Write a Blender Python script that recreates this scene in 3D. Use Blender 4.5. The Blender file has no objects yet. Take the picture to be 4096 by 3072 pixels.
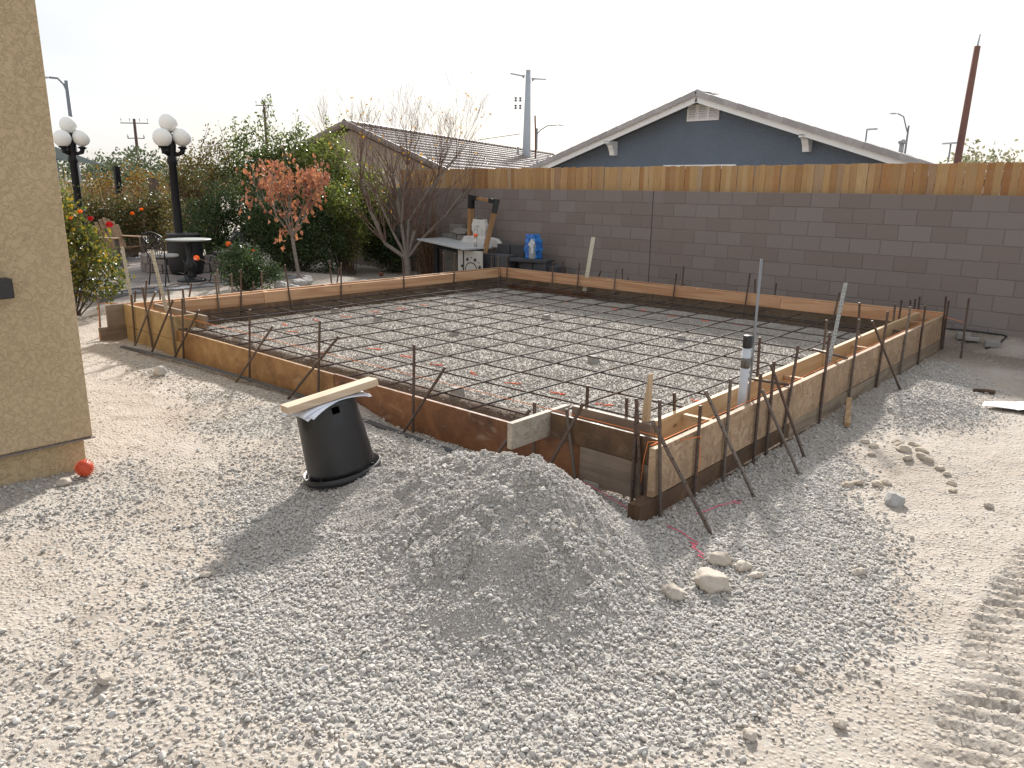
import bpy, bmesh, math, random
import numpy as np
from mathutils import Matrix, Vector, Euler

S = bpy.context.scene
COL = S.collection
random.seed(7)
RNG = np.random.default_rng(11)
PI = math.pi

# ------------------------------------------------------------------ camera
cam = bpy.data.cameras.new('camera')
cam.sensor_width = 36.0
cam.lens = 26.47
cam.clip_start = 0.055
cam.clip_end = 2000.0
cam_o = bpy.data.objects.new('camera', cam)
COL.objects.link(cam_o)
_r = Vector((0.75028905, 0.66096726, 0.01373396))
_u = Vector((-0.17520023, 0.17875928, 0.96816837))
_w = Vector((-0.63747252, 0.72881233, -0.24992275))
CAMM = Matrix(((_r.x, _u.x, -_w.x, 0.0), (_r.y, _u.y, -_w.y, 0.0), (_r.z, _u.z, -_w.z, 1.83), (0, 0, 0, 1)))
cam_o.matrix_world = CAMM
S.camera = cam_o

# ------------------------------------------------------------------ world, sun, exposure
SUN_EL = math.radians(31.0)
SUN_DIR = Vector((-0.54 * math.cos(SUN_EL), 0.84 * math.cos(SUN_EL), math.sin(SUN_EL))).normalized()   # towards the sun
world = bpy.data.worlds.new('World')
S.world = world
world.use_nodes = True
wn = world.node_tree
wn.nodes.clear()
w_out = wn.nodes.new('ShaderNodeOutputWorld')
w_bg = wn.nodes.new('ShaderNodeBackground')
w_sky = wn.nodes.new('ShaderNodeTexSky')
w_sky.sky_type = 'NISHITA'
w_sky.sun_disc = False
w_sky.sun_elevation = SUN_EL
w_sky.sun_rotation = math.atan2(SUN_DIR.x, SUN_DIR.y)
w_sky.air_density = 1.0
w_sky.dust_density = 2.2
w_sky.ozone_density = 1.0
# thin high cloud that veils the whole sky
w_tc = wn.nodes.new('ShaderNodeTexCoord')
w_map = wn.nodes.new('ShaderNodeMapping')
w_map.inputs['Scale'].default_value = (1.0, 1.0, 3.5)
w_n = wn.nodes.new('ShaderNodeTexNoise')
w_n.inputs['Scale'].default_value = 2.6
w_n.inputs['Detail'].default_value = 6.0
w_n.inputs['Roughness'].default_value = 0.6
w_rmp = wn.nodes.new('ShaderNodeMapRange')
w_rmp.inputs['From Min'].default_value = 0.35
w_rmp.inputs['From Max'].default_value = 0.62
w_rmp.inputs['To Min'].default_value = 0.60
w_rmp.inputs['To Max'].default_value = 0.85
w_mix = wn.nodes.new('ShaderNodeMix')
w_mix.data_type = 'RGBA'
w_mix.inputs['B'].default_value = (11.6, 11.8, 12.1, 1)
L = wn.links.new
L(w_tc.outputs['Generated'], w_map.inputs['Vector'])
L(w_map.outputs['Vector'], w_n.inputs['Vector'])
L(w_n.outputs['Fac'], w_rmp.inputs['Value'])
L(w_rmp.outputs['Result'], w_mix.inputs['Factor'])
L(w_sky.outputs['Color'], w_mix.inputs['A'])
L(w_mix.outputs['Result'], w_bg.inputs['Color'])
w_bg.inputs['Strength'].default_value = 0.055
L(w_bg.outputs['Background'], w_out.inputs['Surface'])

sun = bpy.data.lights.new('sun', 'SUN')
sun.energy = 4.8
sun.angle = math.radians(3.5)
sun.color = (1.0, 0.96, 0.90)
sun_o = bpy.data.objects.new('sun', sun)
COL.objects.link(sun_o)
sun_o.rotation_euler = SUN_DIR.to_track_quat('Z', 'Y').to_euler()
sun_o.location = (0, 0, 30)

S.view_settings.view_transform = 'Standard'
S.view_settings.look = 'None'
S.view_settings.exposure = 0.74
S.view_settings.gamma = 1.0
S.view_settings.use_curve_mapping = False
S.cycles.max_bounces = 6
S.cycles.transparent_max_bounces = 6

# ------------------------------------------------------------------ mesh builder
class MB:
    def __init__(s):
        s.v = []; s.f = []; s.n = 0
    def add(s, verts, faces):
        b = s.n
        s.v.extend([tuple(map(float, p)) for p in verts])
        s.f.extend([tuple(i + b for i in q) for q in faces])
        s.n += len(verts)
        return s
    def box(s, x0, x1, y0, y1, z0, z1):
        return s.add([(x0,y0,z0),(x1,y0,z0),(x1,y1,z0),(x0,y1,z0),(x0,y0,z1),(x1,y0,z1),(x1,y1,z1),(x0,y1,z1)],
                     [(0,3,2,1),(4,5,6,7),(0,1,5,4),(1,2,6,5),(2,3,7,6),(3,0,4,7)])
    def obox(s, c, ax, ay, az):
        c, ax, ay, az = map(Vector, (c, ax, ay, az))
        P = [c + ax*i + ay*j + az*k for k in (-1,1) for (i,j) in ((-1,-1),(1,-1),(1,1),(-1,1))]
        return s.add(P, [(0,3,2,1),(4,5,6,7),(0,1,5,4),(1,2,6,5),(2,3,7,6),(3,0,4,7)])
    def beam(s, p, q, w, h, up=(0,0,1)):
        p, q = Vector(p), Vector(q)
        d = (q - p); l = d.length; d = d / l
        up = Vector(up)
        if abs(d.dot(up)) > 0.98: up = Vector((1,0,0))
        side = d.cross(up).normalized(); up2 = side.cross(d).normalized()
        return s.obox((p+q)/2, d*(l/2), side*(w/2), up2*(h/2))
    def tube(s, pts, radii, n=8, cap=True):
        pts = [Vector(p) for p in pts]
        if not hasattr(radii, '__len__'): radii = [radii]*len(pts)
        t0 = (pts[1]-pts[0]).normalized()
        ref = Vector((0,0,1)) if abs(t0.z) < 0.9 else Vector((1,0,0))
        a = t0.cross(ref).normalized()
        V = []; F = []
        m = len(pts)
        for i, p in enumerate(pts):
            t = (pts[min(i+1,m-1)] - pts[max(i-1,0)])
            if t.length < 1e-9: t = t0
            t = t.normalized()
            a = (a - t*a.dot(t))
            a = a.normalized() if a.length > 1e-6 else t.orthogonal().normalized()
            b = t.cross(a)
            for k in range(n):
                an = 2*PI*k/n
                V.append(p + (a*math.cos(an) + b*math.sin(an))*radii[i])
        for i in range(m-1):
            for k in range(n):
                k2 = (k+1) % n
                F.append((i*n+k, i*n+k2, (i+1)*n+k2, (i+1)*n+k))
        if cap:
            F.append(tuple(range(n-1,-1,-1))); F.append(tuple((m-1)*n+k for k in range(n)))
        return s.add(V, F)
    def lathe(s, prof, c=(0,0,0), n=24, squash=(1,1)):
        V = []; F = []
        m = len(prof)
        for (r, z) in prof:
            for k in range(n):
                an = 2*PI*k/n
                V.append((c[0]+r*math.cos(an)*squash[0], c[1]+r*math.sin(an)*squash[1], c[2]+z))
        for i in range(m-1):
            for k in range(n):
                k2 = (k+1) % n
                F.append((i*n+k, i*n+k2, (i+1)*n+k2, (i+1)*n+k))
        F.append(tuple(range(n-1,-1,-1))); F.append(tuple((m-1)*n+k for k in range(n)))
        return s.add(V, F)
    def ball(s, c, r, n=16, m=10, sq=(1,1,1)):
        V = [(c[0], c[1], c[2]-r*sq[2])]; F = []
        for i in range(1, m):
            ph = -PI/2 + PI*i/m
            for k in range(n):
                an = 2*PI*k/n
                V.append((c[0]+r*sq[0]*math.cos(ph)*math.cos(an), c[1]+r*sq[1]*math.cos(ph)*math.sin(an), c[2]+r*sq[2]*math.sin(ph)))
        V.append((c[0], c[1], c[2]+r*sq[2]))
        for k in range(n):
            k2 = (k+1) % n
            F.append((0, 1+k2, 1+k))
            for i in range(m-2):
                a = 1+i*n
                F.append((a+k, a+k2, a+n+k2, a+n+k))
            F.append((1+(m-2)*n+k, 1+(m-2)*n+k2, len(V)-1))
        return s.add(V, F)
    def xform(s, M, a=0):
        M = Matrix(M)
        s.v[a:] = [tuple(M @ Vector(p)) for p in s.v[a:]]
        return s
    def mesh(s, name, smooth=False):
        me = bpy.data.meshes.new(name)
        me.from_pydata(s.v, [], s.f)
        if smooth:
            me.polygons.foreach_set('use_smooth', [True]*len(me.polygons))
        me.update()
        return me

def np_mesh(name, V, F, smooth=False):
    """V (n,3), F (m,k) with equal-sided faces"""
    me = bpy.data.meshes.new(name)
    V = np.asarray(V, np.float32); F = np.asarray(F, np.int32)
    m, k = F.shape
    me.vertices.add(len(V)); me.vertices.foreach_set('co', V.ravel())
    me.loops.add(m*k); me.loops.foreach_set('vertex_index', F.ravel())
    me.polygons.add(m); me.polygons.foreach_set('loop_start', np.arange(0, m*k, k, dtype=np.int32))
    if smooth: me.polygons.foreach_set('use_smooth', np.ones(m, bool))
    me.update(calc_edges=True)
    return me

def tag(o, label=None, cat=None, group=None, kind=None):
    if label: o['label'] = label
    if cat: o['category'] = cat
    if group: o['group'] = group
    if kind: o['kind'] = kind
    return o

def thing(name, label, cat, loc=(0,0,0), group=None):
    o = bpy.data.objects.new(name, None)
    COL.objects.link(o)
    o.empty_display_size = 0.1
    o.location = loc
    return tag(o, label, cat, group)

def obj(name, mb, mat, parent=None, smooth=False, bevel=0.0, label=None, kind=None):
    """mb in world coordinates unless the object is placed afterwards"""
    me = mb.mesh(name, smooth) if isinstance(mb, MB) else mb
    if mat and not len(me.materials): me.materials.append(mat)
    o = bpy.data.objects.new(name, me)
    COL.objects.link(o)
    if parent is not None:
        o.parent = parent
        p = parent
        off = Vector((0,0,0))
        while p is not None:
            off += Vector(p.location) if p.parent is None else Vector((0,0,0))
            p = p.parent
        if parent.parent is None:
            o.matrix_parent_inverse = Matrix.Translation(-Vector(parent.location))
    if bevel > 0:
        b = o.modifiers.new('bevel', 'BEVEL'); b.width = bevel; b.segments = 2; b.limit_method = 'ANGLE'
    if label: o['label'] = label
    if kind: o['kind'] = kind
    return o

def place(name, me, mat, loc, rot=None, scale=None, parent=None):
    """an object that shares mesh data"""
    if mat and not len(me.materials): me.materials.append(mat)
    o = bpy.data.objects.new(name, me)
    COL.objects.link(o)
    o.location = loc
    if rot is not None: o.rotation_euler = rot
    if scale is not None: o.scale = scale
    if parent is not None:
        o.parent = parent
        if parent.parent is None:
            o.matrix_parent_inverse = Matrix.Translation(-Vector(parent.location))
    return o

def copy_tree(o, loc=None, rotz=None, parent=None):
    c = o.copy(); COL.objects.link(c)
    if parent is not None: c.parent = parent
    if loc is not None: c.location = loc
    if rotz is not None: c.rotation_euler = (0,0,rotz)
    for ch in list(o.children):
        copy_tree(ch, parent=c)
    return c

# ------------------------------------------------------------------ materials
def _nt(name):
    m = bpy.data.materials.new(name); m.use_nodes = True
    nt = m.node_tree; nt.nodes.clear()
    out = nt.nodes.new('ShaderNodeOutputMaterial')
    b = nt.nodes.new('ShaderNodeBsdfPrincipled')
    nt.links.new(b.outputs[0], out.inputs[0])
    return m, nt, b, out

def _vec(nt, scale=(1,1,1), rot=(0,0,0), coord='Object', loc=(0,0,0)):
    tc = nt.nodes.new('ShaderNodeTexCoord'); mp = nt.nodes.new('ShaderNodeMapping')
    mp.inputs['Scale'].default_value = scale; mp.inputs['Rotation'].default_value = rot
    mp.inputs['Location'].default_value = loc
    nt.links.new(tc.outputs[coord], mp.inputs['Vector'])
    return mp.outputs['Vector']

def _noise(nt, vec, scale, detail=4, rough=0.6, dist=0.0):
    n = nt.nodes.new('ShaderNodeTexNoise')
    n.inputs['Scale'].default_value = scale; n.inputs['Detail'].default_value = detail
    n.inputs['Roughness'].default_value = rough; n.inputs['Distortion'].default_value = dist
    nt.links.new(vec, n.inputs['Vector'])
    return n.outputs['Fac']

def _vor(nt, vec, scale, feature='F1', out='Distance', rnd=1.0):
    n = nt.nodes.new('ShaderNodeTexVoronoi'); n.feature = feature
    n.inputs['Scale'].default_value = scale
    if 'Randomness' in n.inputs: n.inputs['Randomness'].default_value = rnd
    nt.links.new(vec, n.inputs['Vector'])
    return n.outputs[out]

def _ramp(nt, fac, stops):
    r = nt.nodes.new('ShaderNodeValToRGB')
    e = r.color_ramp.elements
    while len(e) < len(stops): e.new(0.5)
    for el, (p, c) in zip(e, stops):
        el.position = p; el.color = (*c, 1) if len(c) == 3 else c
    nt.links.new(fac, r.inputs['Fac'])
    return r.outputs['Color']

def _mix(nt, fac, a, b, blend='MIX'):
    m = nt.nodes.new('ShaderNodeMix'); m.data_type = 'RGBA'; m.blend_type = blend
    for s, k in ((fac, 'Factor'), (a, 'A'), (b, 'B')):
        if isinstance(s, (int, float)): m.inputs[k].default_value = s
        elif isinstance(s, tuple): m.inputs[k].default_value = (*s, 1) if len(s) == 3 else s
        else: nt.links.new(s, m.inputs[k])
    return m.outputs['Result']

def _mr(nt, fac, a, b, c=0.0, d=1.0):
    m = nt.nodes.new('ShaderNodeMapRange')
    for k, v in (('From Min', a), ('From Max', b), ('To Min', c), ('To Max', d)): m.inputs[k].default_value = v
    nt.links.new(fac, m.inputs['Value'])
    return m.outputs['Result']

def _math(nt, op, a, b=0.0):
    m = nt.nodes.new('ShaderNodeMath'); m.operation = op
    for i, s in enumerate((a, b)):
        if isinstance(s, (int, float)): m.inputs[i].default_value = s
        else: nt.links.new(s, m.inputs[i])
    return m.outputs[0]

def _bump(nt, b, h, strength, dist=0.01, normal=None):
    n = nt.nodes.new('ShaderNodeBump'); n.inputs['Strength'].default_value = strength; n.inputs['Distance'].default_value = dist
    nt.links.new(h, n.inputs['Height'])
    if normal is not None: nt.links.new(normal, n.inputs['Normal'])
    nt.links.new(n.outputs[0], b.inputs['Normal'])
    return n.outputs[0]

def _rnd(nt):
    return nt.nodes.new('ShaderNodeObjectInfo').outputs['Random']

def _setc(nt, b, c, rough=0.8, metal=0.0, spec=None):
    if isinstance(c, tuple): b.inputs['Base Color'].default_value = (*c, 1)
    else: nt.links.new(c, b.inputs['Base Color'])
    if isinstance(rough, (int, float)): b.inputs['Roughness'].default_value = rough
    else: nt.links.new(rough, b.inputs['Roughness'])
    b.inputs['Metallic'].default_value = metal
    if spec is not None: b.inputs['Specular IOR Level'].default_value = spec

def plain(name, c1, c2=None, scale=8.0, rough=0.75, bump=0.0, bscale=None, metal=0.0, spec=None, rnd=0.0, coord='Object', bdist=0.01):
    """two-tone noise material with fine relief; rnd = brightness change from object to object"""
    m, nt, b, out = _nt(name)
    v = _vec(nt, coord=coord)
    c2 = c2 or tuple(x*0.75 for x in c1)
    f = _noise(nt, v, scale, 6, 0.65)
    c = _ramp(nt, f, [(0.3, c2), (0.7, c1)])
    if rnd > 0:
        k = _mr(nt, _rnd(nt), 0, 1, 1-rnd, 1+rnd)
        h = nt.nodes.new('ShaderNodeHueSaturation'); nt.links.new(c, h.inputs['Color']); nt.links.new(k, h.inputs['Value']); c = h.outputs[0]
    _setc(nt, b, c, rough, metal, spec)
    if bump > 0:
        _bump(nt, b, _noise(nt, v, bscale or scale*4, 5, 0.6), bump, bdist)
    return m

def wood(name, axis, light, dark, stain=None, stain_amt=0.0, rough=0.7, ring=26.0, knots=True, weather=0.0):
    """sawn timber whose grain runs along the given axis ('x','y' or 'z')"""
    m, nt, b, out = _nt(name)
    st = {'x': (0.06, 1, 1), 'y': (1, 0.06, 1), 'z': (1, 1, 0.06)}[axis]
    rv = _rnd(nt)
    v0 = _vec(nt, st)
    comb = nt.nodes.new('ShaderNodeVectorMath'); comb.operation = 'ADD'
    cx = nt.nodes.new('ShaderNodeCombineXYZ')
    off = _math(nt, 'MULTIPLY', rv, 7.0)
    for k in ('X','Y','Z'): nt.links.new(off, cx.inputs[k])
    nt.links.new(v0, comb.inputs[0]); nt.links.new(cx.outputs[0], comb.inputs[1])
    v = comb.outputs[0]
    fig = _noise(nt, v, 3.2, 3, 0.5, 0.5)
    ringf = _math(nt, 'SINE', _math(nt, 'MULTIPLY', fig, ring*2.2))
    ringf = _mr(nt, ringf, -1, 1)
    fine = _noise(nt, v, 120, 4, 0.65)
    g = _mix(nt, 0.55, ringf, fine)
    c = _ramp(nt, g, [(0.2, dark), (0.72, light)])
    vv = _vec(nt)
    big = _noise(nt, vv, 1.7, 5, 0.65)
    if knots:
        sc = {'x': (0.7, 1.6, 1.6), 'y': (1.6, 0.7, 1.6), 'z': (1.6, 1.6, 0.7)}[axis]
        kd = _vor(nt, _vec(nt, sc), 3.2)
        c = _mix(nt, _mr(nt, kd, 0.05, 0.085, 0.75, 0.0), c, tuple(x*0.3 for x in dark))
    if stain is not None:
        f = _math(nt, 'MULTIPLY', _mr(nt, _noise(nt, vv, 5.0, 6, 0.7, 0.6), 0.38, 0.66), stain_amt)
        c = _mix(nt, f, c, stain)
    if weather > 0:
        c = _mix(nt, _math(nt, 'MULTIPLY', _mr(nt, big, 0.35, 0.7), weather), c, (0.27, 0.25, 0.22))
    hs = nt.nodes.new('ShaderNodeHueSaturation'); nt.links.new(c, hs.inputs['Color'])
    nt.links.new(_mr(nt, rv, 0, 1, 0.85, 1.12), hs.inputs['Value'])
    _setc(nt, b, hs.outputs[0], rough)
    _bump(nt, b, g, 0.25, 0.004)
    return m

def stained_ply(name, a, bb, c3, scuff=(0.45, 0.36, 0.26)):
    """form plywood, varnished with old concrete and rust stains"""
    m, nt, b, out = _nt(name)
    v = _vec(nt)
    n1 = _noise(nt, v, 2.1, 7, 0.68, 0.8)
    n2 = _noise(nt, v, 9.0, 6, 0.7, 0.4)
    c = _ramp(nt, n1, [(0.28, c3), (0.45, bb), (0.62, a), (0.75, bb)])
    c = _mix(nt, _mr(nt, n2, 0.35, 0.75, 0.0, 0.55), c, c3)
    n3 = _noise(nt, _vec(nt, (1, 1, 2.2), loc=(3, 5, 1)), 3.4, 6, 0.72, 1.2)
    c = _mix(nt, _mr(nt, n3, 0.58, 0.72, 0.0, 0.5), c, scuff)
    sp = _vor(nt, v, 38)
    c = _mix(nt, _mr(nt, sp, 0.06, 0.1, 0.5, 0.0), c, (0.05, 0.035, 0.02))
    _setc(nt, b, c, _mr(nt, n2, 0.3, 0.7, 0.45, 0.8))
    _bump(nt, b, _noise(nt, v, 60, 4, 0.6), 0.2, 0.003)
    return m

def strand_board(name, base, dark, pale):
    """oriented strand faces: flakes turned every way"""
    m, nt, b, out = _nt(name)
    v = _vec(nt, (1, 1, 1))
    wob = nt.nodes.new('ShaderNodeVectorMath'); wob.operation = 'ADD'
    ns = nt.nodes.new('ShaderNodeTexNoise'); ns.inputs['Scale'].default_value = 14; nt.links.new(v, ns.inputs['Vector'])
    sc = nt.nodes.new('ShaderNodeVectorMath'); sc.operation = 'SCALE'; sc.inputs['Scale'].default_value = 0.06
    nt.links.new(ns.outputs['Color'], sc.inputs[0]); nt.links.new(v, wob.inputs[0]); nt.links.new(sc.outputs[0], wob.inputs[1])
    layers = []
    for i, (s, rot) in enumerate((((7, 7, 42), (0.5, 0.5, 0)), ((42, 7, 7), (0, 0.4, 0.7)), ((8, 30, 18), (0.9, 0, 0.2)))):
        mp = nt.nodes.new('ShaderNodeMapping'); mp.inputs['Scale'].default_value = s; mp.inputs['Rotation'].default_value = rot
        nt.links.new(wob.outputs[0], mp.inputs['Vector'])
        layers.append((_vor(nt, mp.outputs[0], 1.0, 'F1', 'Color'), _vor(nt, mp.outputs[0], 1.0, 'DISTANCE_TO_EDGE', 'Distance')))
    sel = _vor(nt, wob.outputs[0], 16, 'F1', 'Color')
    sx = nt.nodes.new('ShaderNodeSeparateColor'); nt.links.new(sel, sx.inputs[0])
    cc = _mix(nt, _math(nt, 'GREATER_THAN', sx.outputs[0], 0.4), layers[0][0], layers[1][0])
    cc = _mix(nt, _math(nt, 'GREATER_THAN', sx.outputs[1], 0.6), cc, layers[2][0])
    ee = _mix(nt, _math(nt, 'GREATER_THAN', sx.outputs[0], 0.4), layers[0][1], layers[1][1])
    s2 = nt.nodes.new('ShaderNodeSeparateColor'); nt.links.new(cc, s2.inputs[0])
    c = _ramp(nt, s2.outputs[0], [(0.0, dark), (0.35, base), (1.0, pale)])
    c = _mix(nt, 0.45, c, base)
    e1 = nt.nodes.new('ShaderNodeSeparateColor'); nt.links.new(ee, e1.inputs[0])
    c = _mix(nt, _mr(nt, e1.outputs[0], 0.0, 0.05, 0.4, 0.0), c, tuple(x*0.5 for x in dark))
    big = _noise(nt, v, 2.3, 6, 0.7, 0.7)
    c = _mix(nt, _mr(nt, big, 0.42, 0.7, 0.0, 0.65), c, tuple(x*0.62 for x in base))
    fl = _noise(nt, v, 7.0, 6, 0.7, 1.0)
    c = _mix(nt, _mr(nt, fl, 0.66, 0.74, 0.0, 0.6), c, tuple(x*0.25 for x in base))
    _setc(nt, b, c, 0.75)
    _bump(nt, b, s2.outputs[0], 0.3, 0.004)
    return m

def metal_rust(name, steel=(0.10, 0.085, 0.075), rust=(0.16, 0.065, 0.035), pale=(0.24, 0.2, 0.17), rough=0.62, metal=0.2):
    m, nt, b, out = _nt(name)
    v = _vec(nt, (1, 1, 1))
    tc = nt.nodes.new('ShaderNodeTexCoord')
    f = _noise(nt, tc.outputs['Object'], 5.0, 6, 0.7)
    g = _noise(nt, tc.outputs['Object'], 40.0, 4, 0.7)
    rv = _rnd(nt)
    c = _mix(nt, _mr(nt, f, 0.38, 0.62), steel, rust)
    c = _mix(nt, _mr(nt, g, 0.55, 0.72, 0, 0.55), c, pale)
    c = _mix(nt, _mr(nt, rv, 0.55, 1.0, 0.0, 0.75), c, pale)
    _setc(nt, b, c, rough, metal)
    _bump(nt, b, g, 0.3, 0.003)
    return m

def leafmat(name, cols, rough=0.45, trans=0.35, spec=0.4):
    """leaf colours vary from leaf to leaf (face attribute) ; light passes through the blade"""
    m, nt, b, out = _nt(name)
    at = nt.nodes.new('ShaderNodeAttribute'); at.attribute_name = 'tint'
    n = len(cols)
    c = _ramp(nt, at.outputs['Fac'], [(i/(n-1) if n > 1 else 0, col) for i, col in enumerate(cols)])
    _setc(nt, b, c, rough, 0.0, spec)
    tr = nt.nodes.new('ShaderNodeBsdfTranslucent')
    br = nt.nodes.new('ShaderNodeHueSaturation'); br.inputs['Saturation'].default_value = 1.15; br.inputs['Value'].default_value = 1.3
    nt.links.new(c, br.inputs['Color']); nt.links.new(br.outputs[0], tr.inputs['Color'])
    mx = nt.nodes.new('ShaderNodeMixShader'); mx.inputs[0].default_value = trans
    nt.links.new(b.outputs[0], mx.inputs[1]); nt.links.new(tr.outputs[0], mx.inputs[2])
    nt.links.new(mx.outputs[0], out.inputs[0])
    return m

# ================================================================== GROUND
def _hash(ix, iy, seed):
    h = (ix.astype(np.int64)*374761393 + iy.astype(np.int64)*668265263 + seed*1442695041) & 0x7fffffff
    h = ((h ^ (h >> 13)) * 1274126177) & 0x7fffffff
    return ((h ^ (h >> 16)) & 0xffff) / 65535.0

def vnoise(x, y, s, seed=0):
    x = np.asarray(x)*s; y = np.asarray(y)*s
    ix = np.floor(x); iy = np.floor(y); fx = x-ix; fy = y-iy
    fx = fx*fx*(3-2*fx); fy = fy*fy*(3-2*fy)
    a = _hash(ix, iy, seed); b = _hash(ix+1, iy, seed); c = _hash(ix, iy+1, seed); d = _hash(ix+1, iy+1, seed)
    return (a*(1-fx)+b*fx)*(1-fy) + (c*(1-fx)+d*fx)*fy

def fbm(x, y, s, o=4, seed=0):
    t = 0; a = 0.5; n = 0
    for i in range(o):
        t = t + a*vnoise(x, y, s, seed+i*17); n += a; a *= 0.5; s *= 2.1
    return t/n

def sstep(a, b, x):
    t = np.clip((x-a)/(b-a), 0, 1); return t*t*(3-2*t)

def pile_h(x, y):
    """the heap of gravel in front of the near corner: a crest with faces at the angle of rest"""
    w = fbm(x, y, 3.0, 3, 5)-0.5; w2 = fbm(x, y, 3.4, 3, 8)-0.5
    best = np.full(np.shape(x), -9.0)
    for (ax, ay, ah), (bx, by, bh) in (((-3.50, 2.80, 0.15), (-2.88, 2.93, 0.36)), ((-2.88, 2.93, 0.36), (-2.32, 2.87, 0.455))):
        dx, dy = bx-ax, by-ay
        t = np.clip(((x-ax)*dx + (y-ay)*dy)/(dx*dx+dy*dy), 0, 1)
        ox = x-(ax+t*dx); oy = y-(ay+t*dy)
        ex = ox*0.75+oy*0.66 + 0.09*w; ey = ox*0.66-oy*0.75 + 0.10*w2
        sl = np.sqrt((ex*np.where(ex > 0, 0.80, 0.50))**2 + (ey*np.where(ey > 0, 0.46, 0.85))**2 + 0.0016)-0.03
        best = np.maximum(best, ah + (bh-ah)*t - sl)
    k = 0.03
    h = k*np.log1p(np.exp(np.clip(best/k, -30, 30)))
    r2 = ((x+2.45)/1.05)**2 + ((y-2.62)/0.95)**2
    h = h + 0.05*np.exp(-r2*1.6)*sstep(-0.25, 0.05, best)
    on = np.clip(best*6, 0, 1)
    rg = np.abs(fbm(x*1.0+y*0.4, y, 5.0, 3, 15)-0.5)*2
    return h + on*((fbm(x, y, 7.0, 3, 9)-0.5)*0.05 + (fbm(x, y, 20.0, 3, 13)-0.5)*0.04 - 0.025*sstep(0.22, 0.0, rg))

def mound(x, y, cx, cy, rx, ry, h):
    d = np.sqrt(((x-cx)/rx)**2 + ((y-cy)/ry)**2) + (vnoise(x, y, 3.5, 21)-0.5)*0.35
    p = np.clip(1-d, 0, 1)
    return h*p*p*(3-2*p)

def track_h(x, y):
    """tyre lugs pressed into the dust on the right"""
    u = x - (-0.13 + 0.05*np.sin(y*1.3)); v = y
    inb = sstep(0.26, 0.20, np.abs(u))
    ph = (v + np.abs(u)*0.45)/0.088
    lug = sstep(0.40, 0.50, np.abs((ph % 1.0)-0.5)*2)
    fade = sstep(1.9, 2.5, y)*sstep(5.4, 4.7, y)*(0.35+0.65*sstep(0.3, 0.6, vnoise(x, y, 1.7, 3)))
    rim = np.exp(-((np.abs(u)-0.25)/0.035)**2)*0.008
    return fade*(inb*(lug*0.020-0.015) + rim)*(0.6+0.8*vnoise(x, y, 9.0, 7))

SLX0, SLX1, SLY0, SLY1 = -9.02, -2.58, 4.20, 9.98          # gravel bed inside the forms
def bed_h(x, y):
    w = (fbm(x, y, 2.6, 3, 31)-0.5)*0.12
    d = np.minimum(np.minimum(x-SLX0, SLX1-x), np.minimum(y-SLY0, SLY1-y)) + w
    p = sstep(-0.10, 0.06, d)
    inside = (x > -9.47) & (x < -2.04) & (y > 3.74) & (y < 10.44)
    return inside, p, np.where(inside, -0.03 + 0.165*p, 0.0)

def bed_rim(x, y):
    d = np.minimum(np.minimum(x-SLX0, SLX1-x), np.minimum((y-SLY0), SLY1-y)) + (fbm(x, y, 3.0, 3, 35)-0.5)*0.30
    return 1-sstep(0.05, 0.24, d)

def hz(x, y):
    x = np.asarray(x, float); y = np.asarray(y, float)
    near = sstep(30, 12, np.hypot(x, y))
    h = (fbm(x, y, 0.55, 3, 41)-0.5)*0.07*near
    h = h + (fbm(x, y, 4.5, 4, 43)-0.5)*0.026*near
    h = h + (fbm(x, y, 17.0, 3, 47)-0.5)*0.010*near + sstep(0.60, 0.72, fbm(x, y, 9.0, 3, 49))*0.007*near
    # flatten by the forms
    h = h + pile_h(x, y)
    h = h + mound(x, y, -1.45, 7.15, 0.55, 0.75, 0.13)
    h = h + mound(x, y, -1.55, 7.95, 0.45, 0.5, 0.06)
    h = h + mound(x, y, -5.05, 3.66, 0.62, 0.26, 0.10)
    h = h + mound(x, y, -1.25, 5.75, 0.45, 0.45, 0.05)
    h = h + mound(x, y, -3.9, 3.45, 0.9, 0.4, 0.05)
    h = h + sstep(10.7, 11.2, y + 0.034*(x+6.7))*0.15*sstep(-8.5, -7, x)
    h = h + track_h(x, y)
    h = h + 0.17*sstep(-10.2, -11.9, x)*sstep(3.9, 5.0, y)*sstep(10.0, 8.6, y)
    h = h - 0.02*np.exp(-((y-3.70)/0.25)**2)*((x > -9.6) & (x < -2.6))
    ins, p, b = bed_h(x, y)
    return np.where(ins, b + (fbm(x, y, 7, 3, 51)-0.5)*0.018, h)

def poly_in(x, y, poly):
    x = np.asarray(x); y = np.asarray(y)
    r = np.zeros(x.shape, bool); n = len(poly); j = n-1
    for i in range(n):
        xi, yi = poly[i]; xj, yj = poly[j]
        c = ((yi > y) != (yj > y)) & (x < (xj-xi)*(y-yi)/((yj-yi) if yj != yi else 1e-9)+xi)
        r ^= c; j = i
    return r

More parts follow.
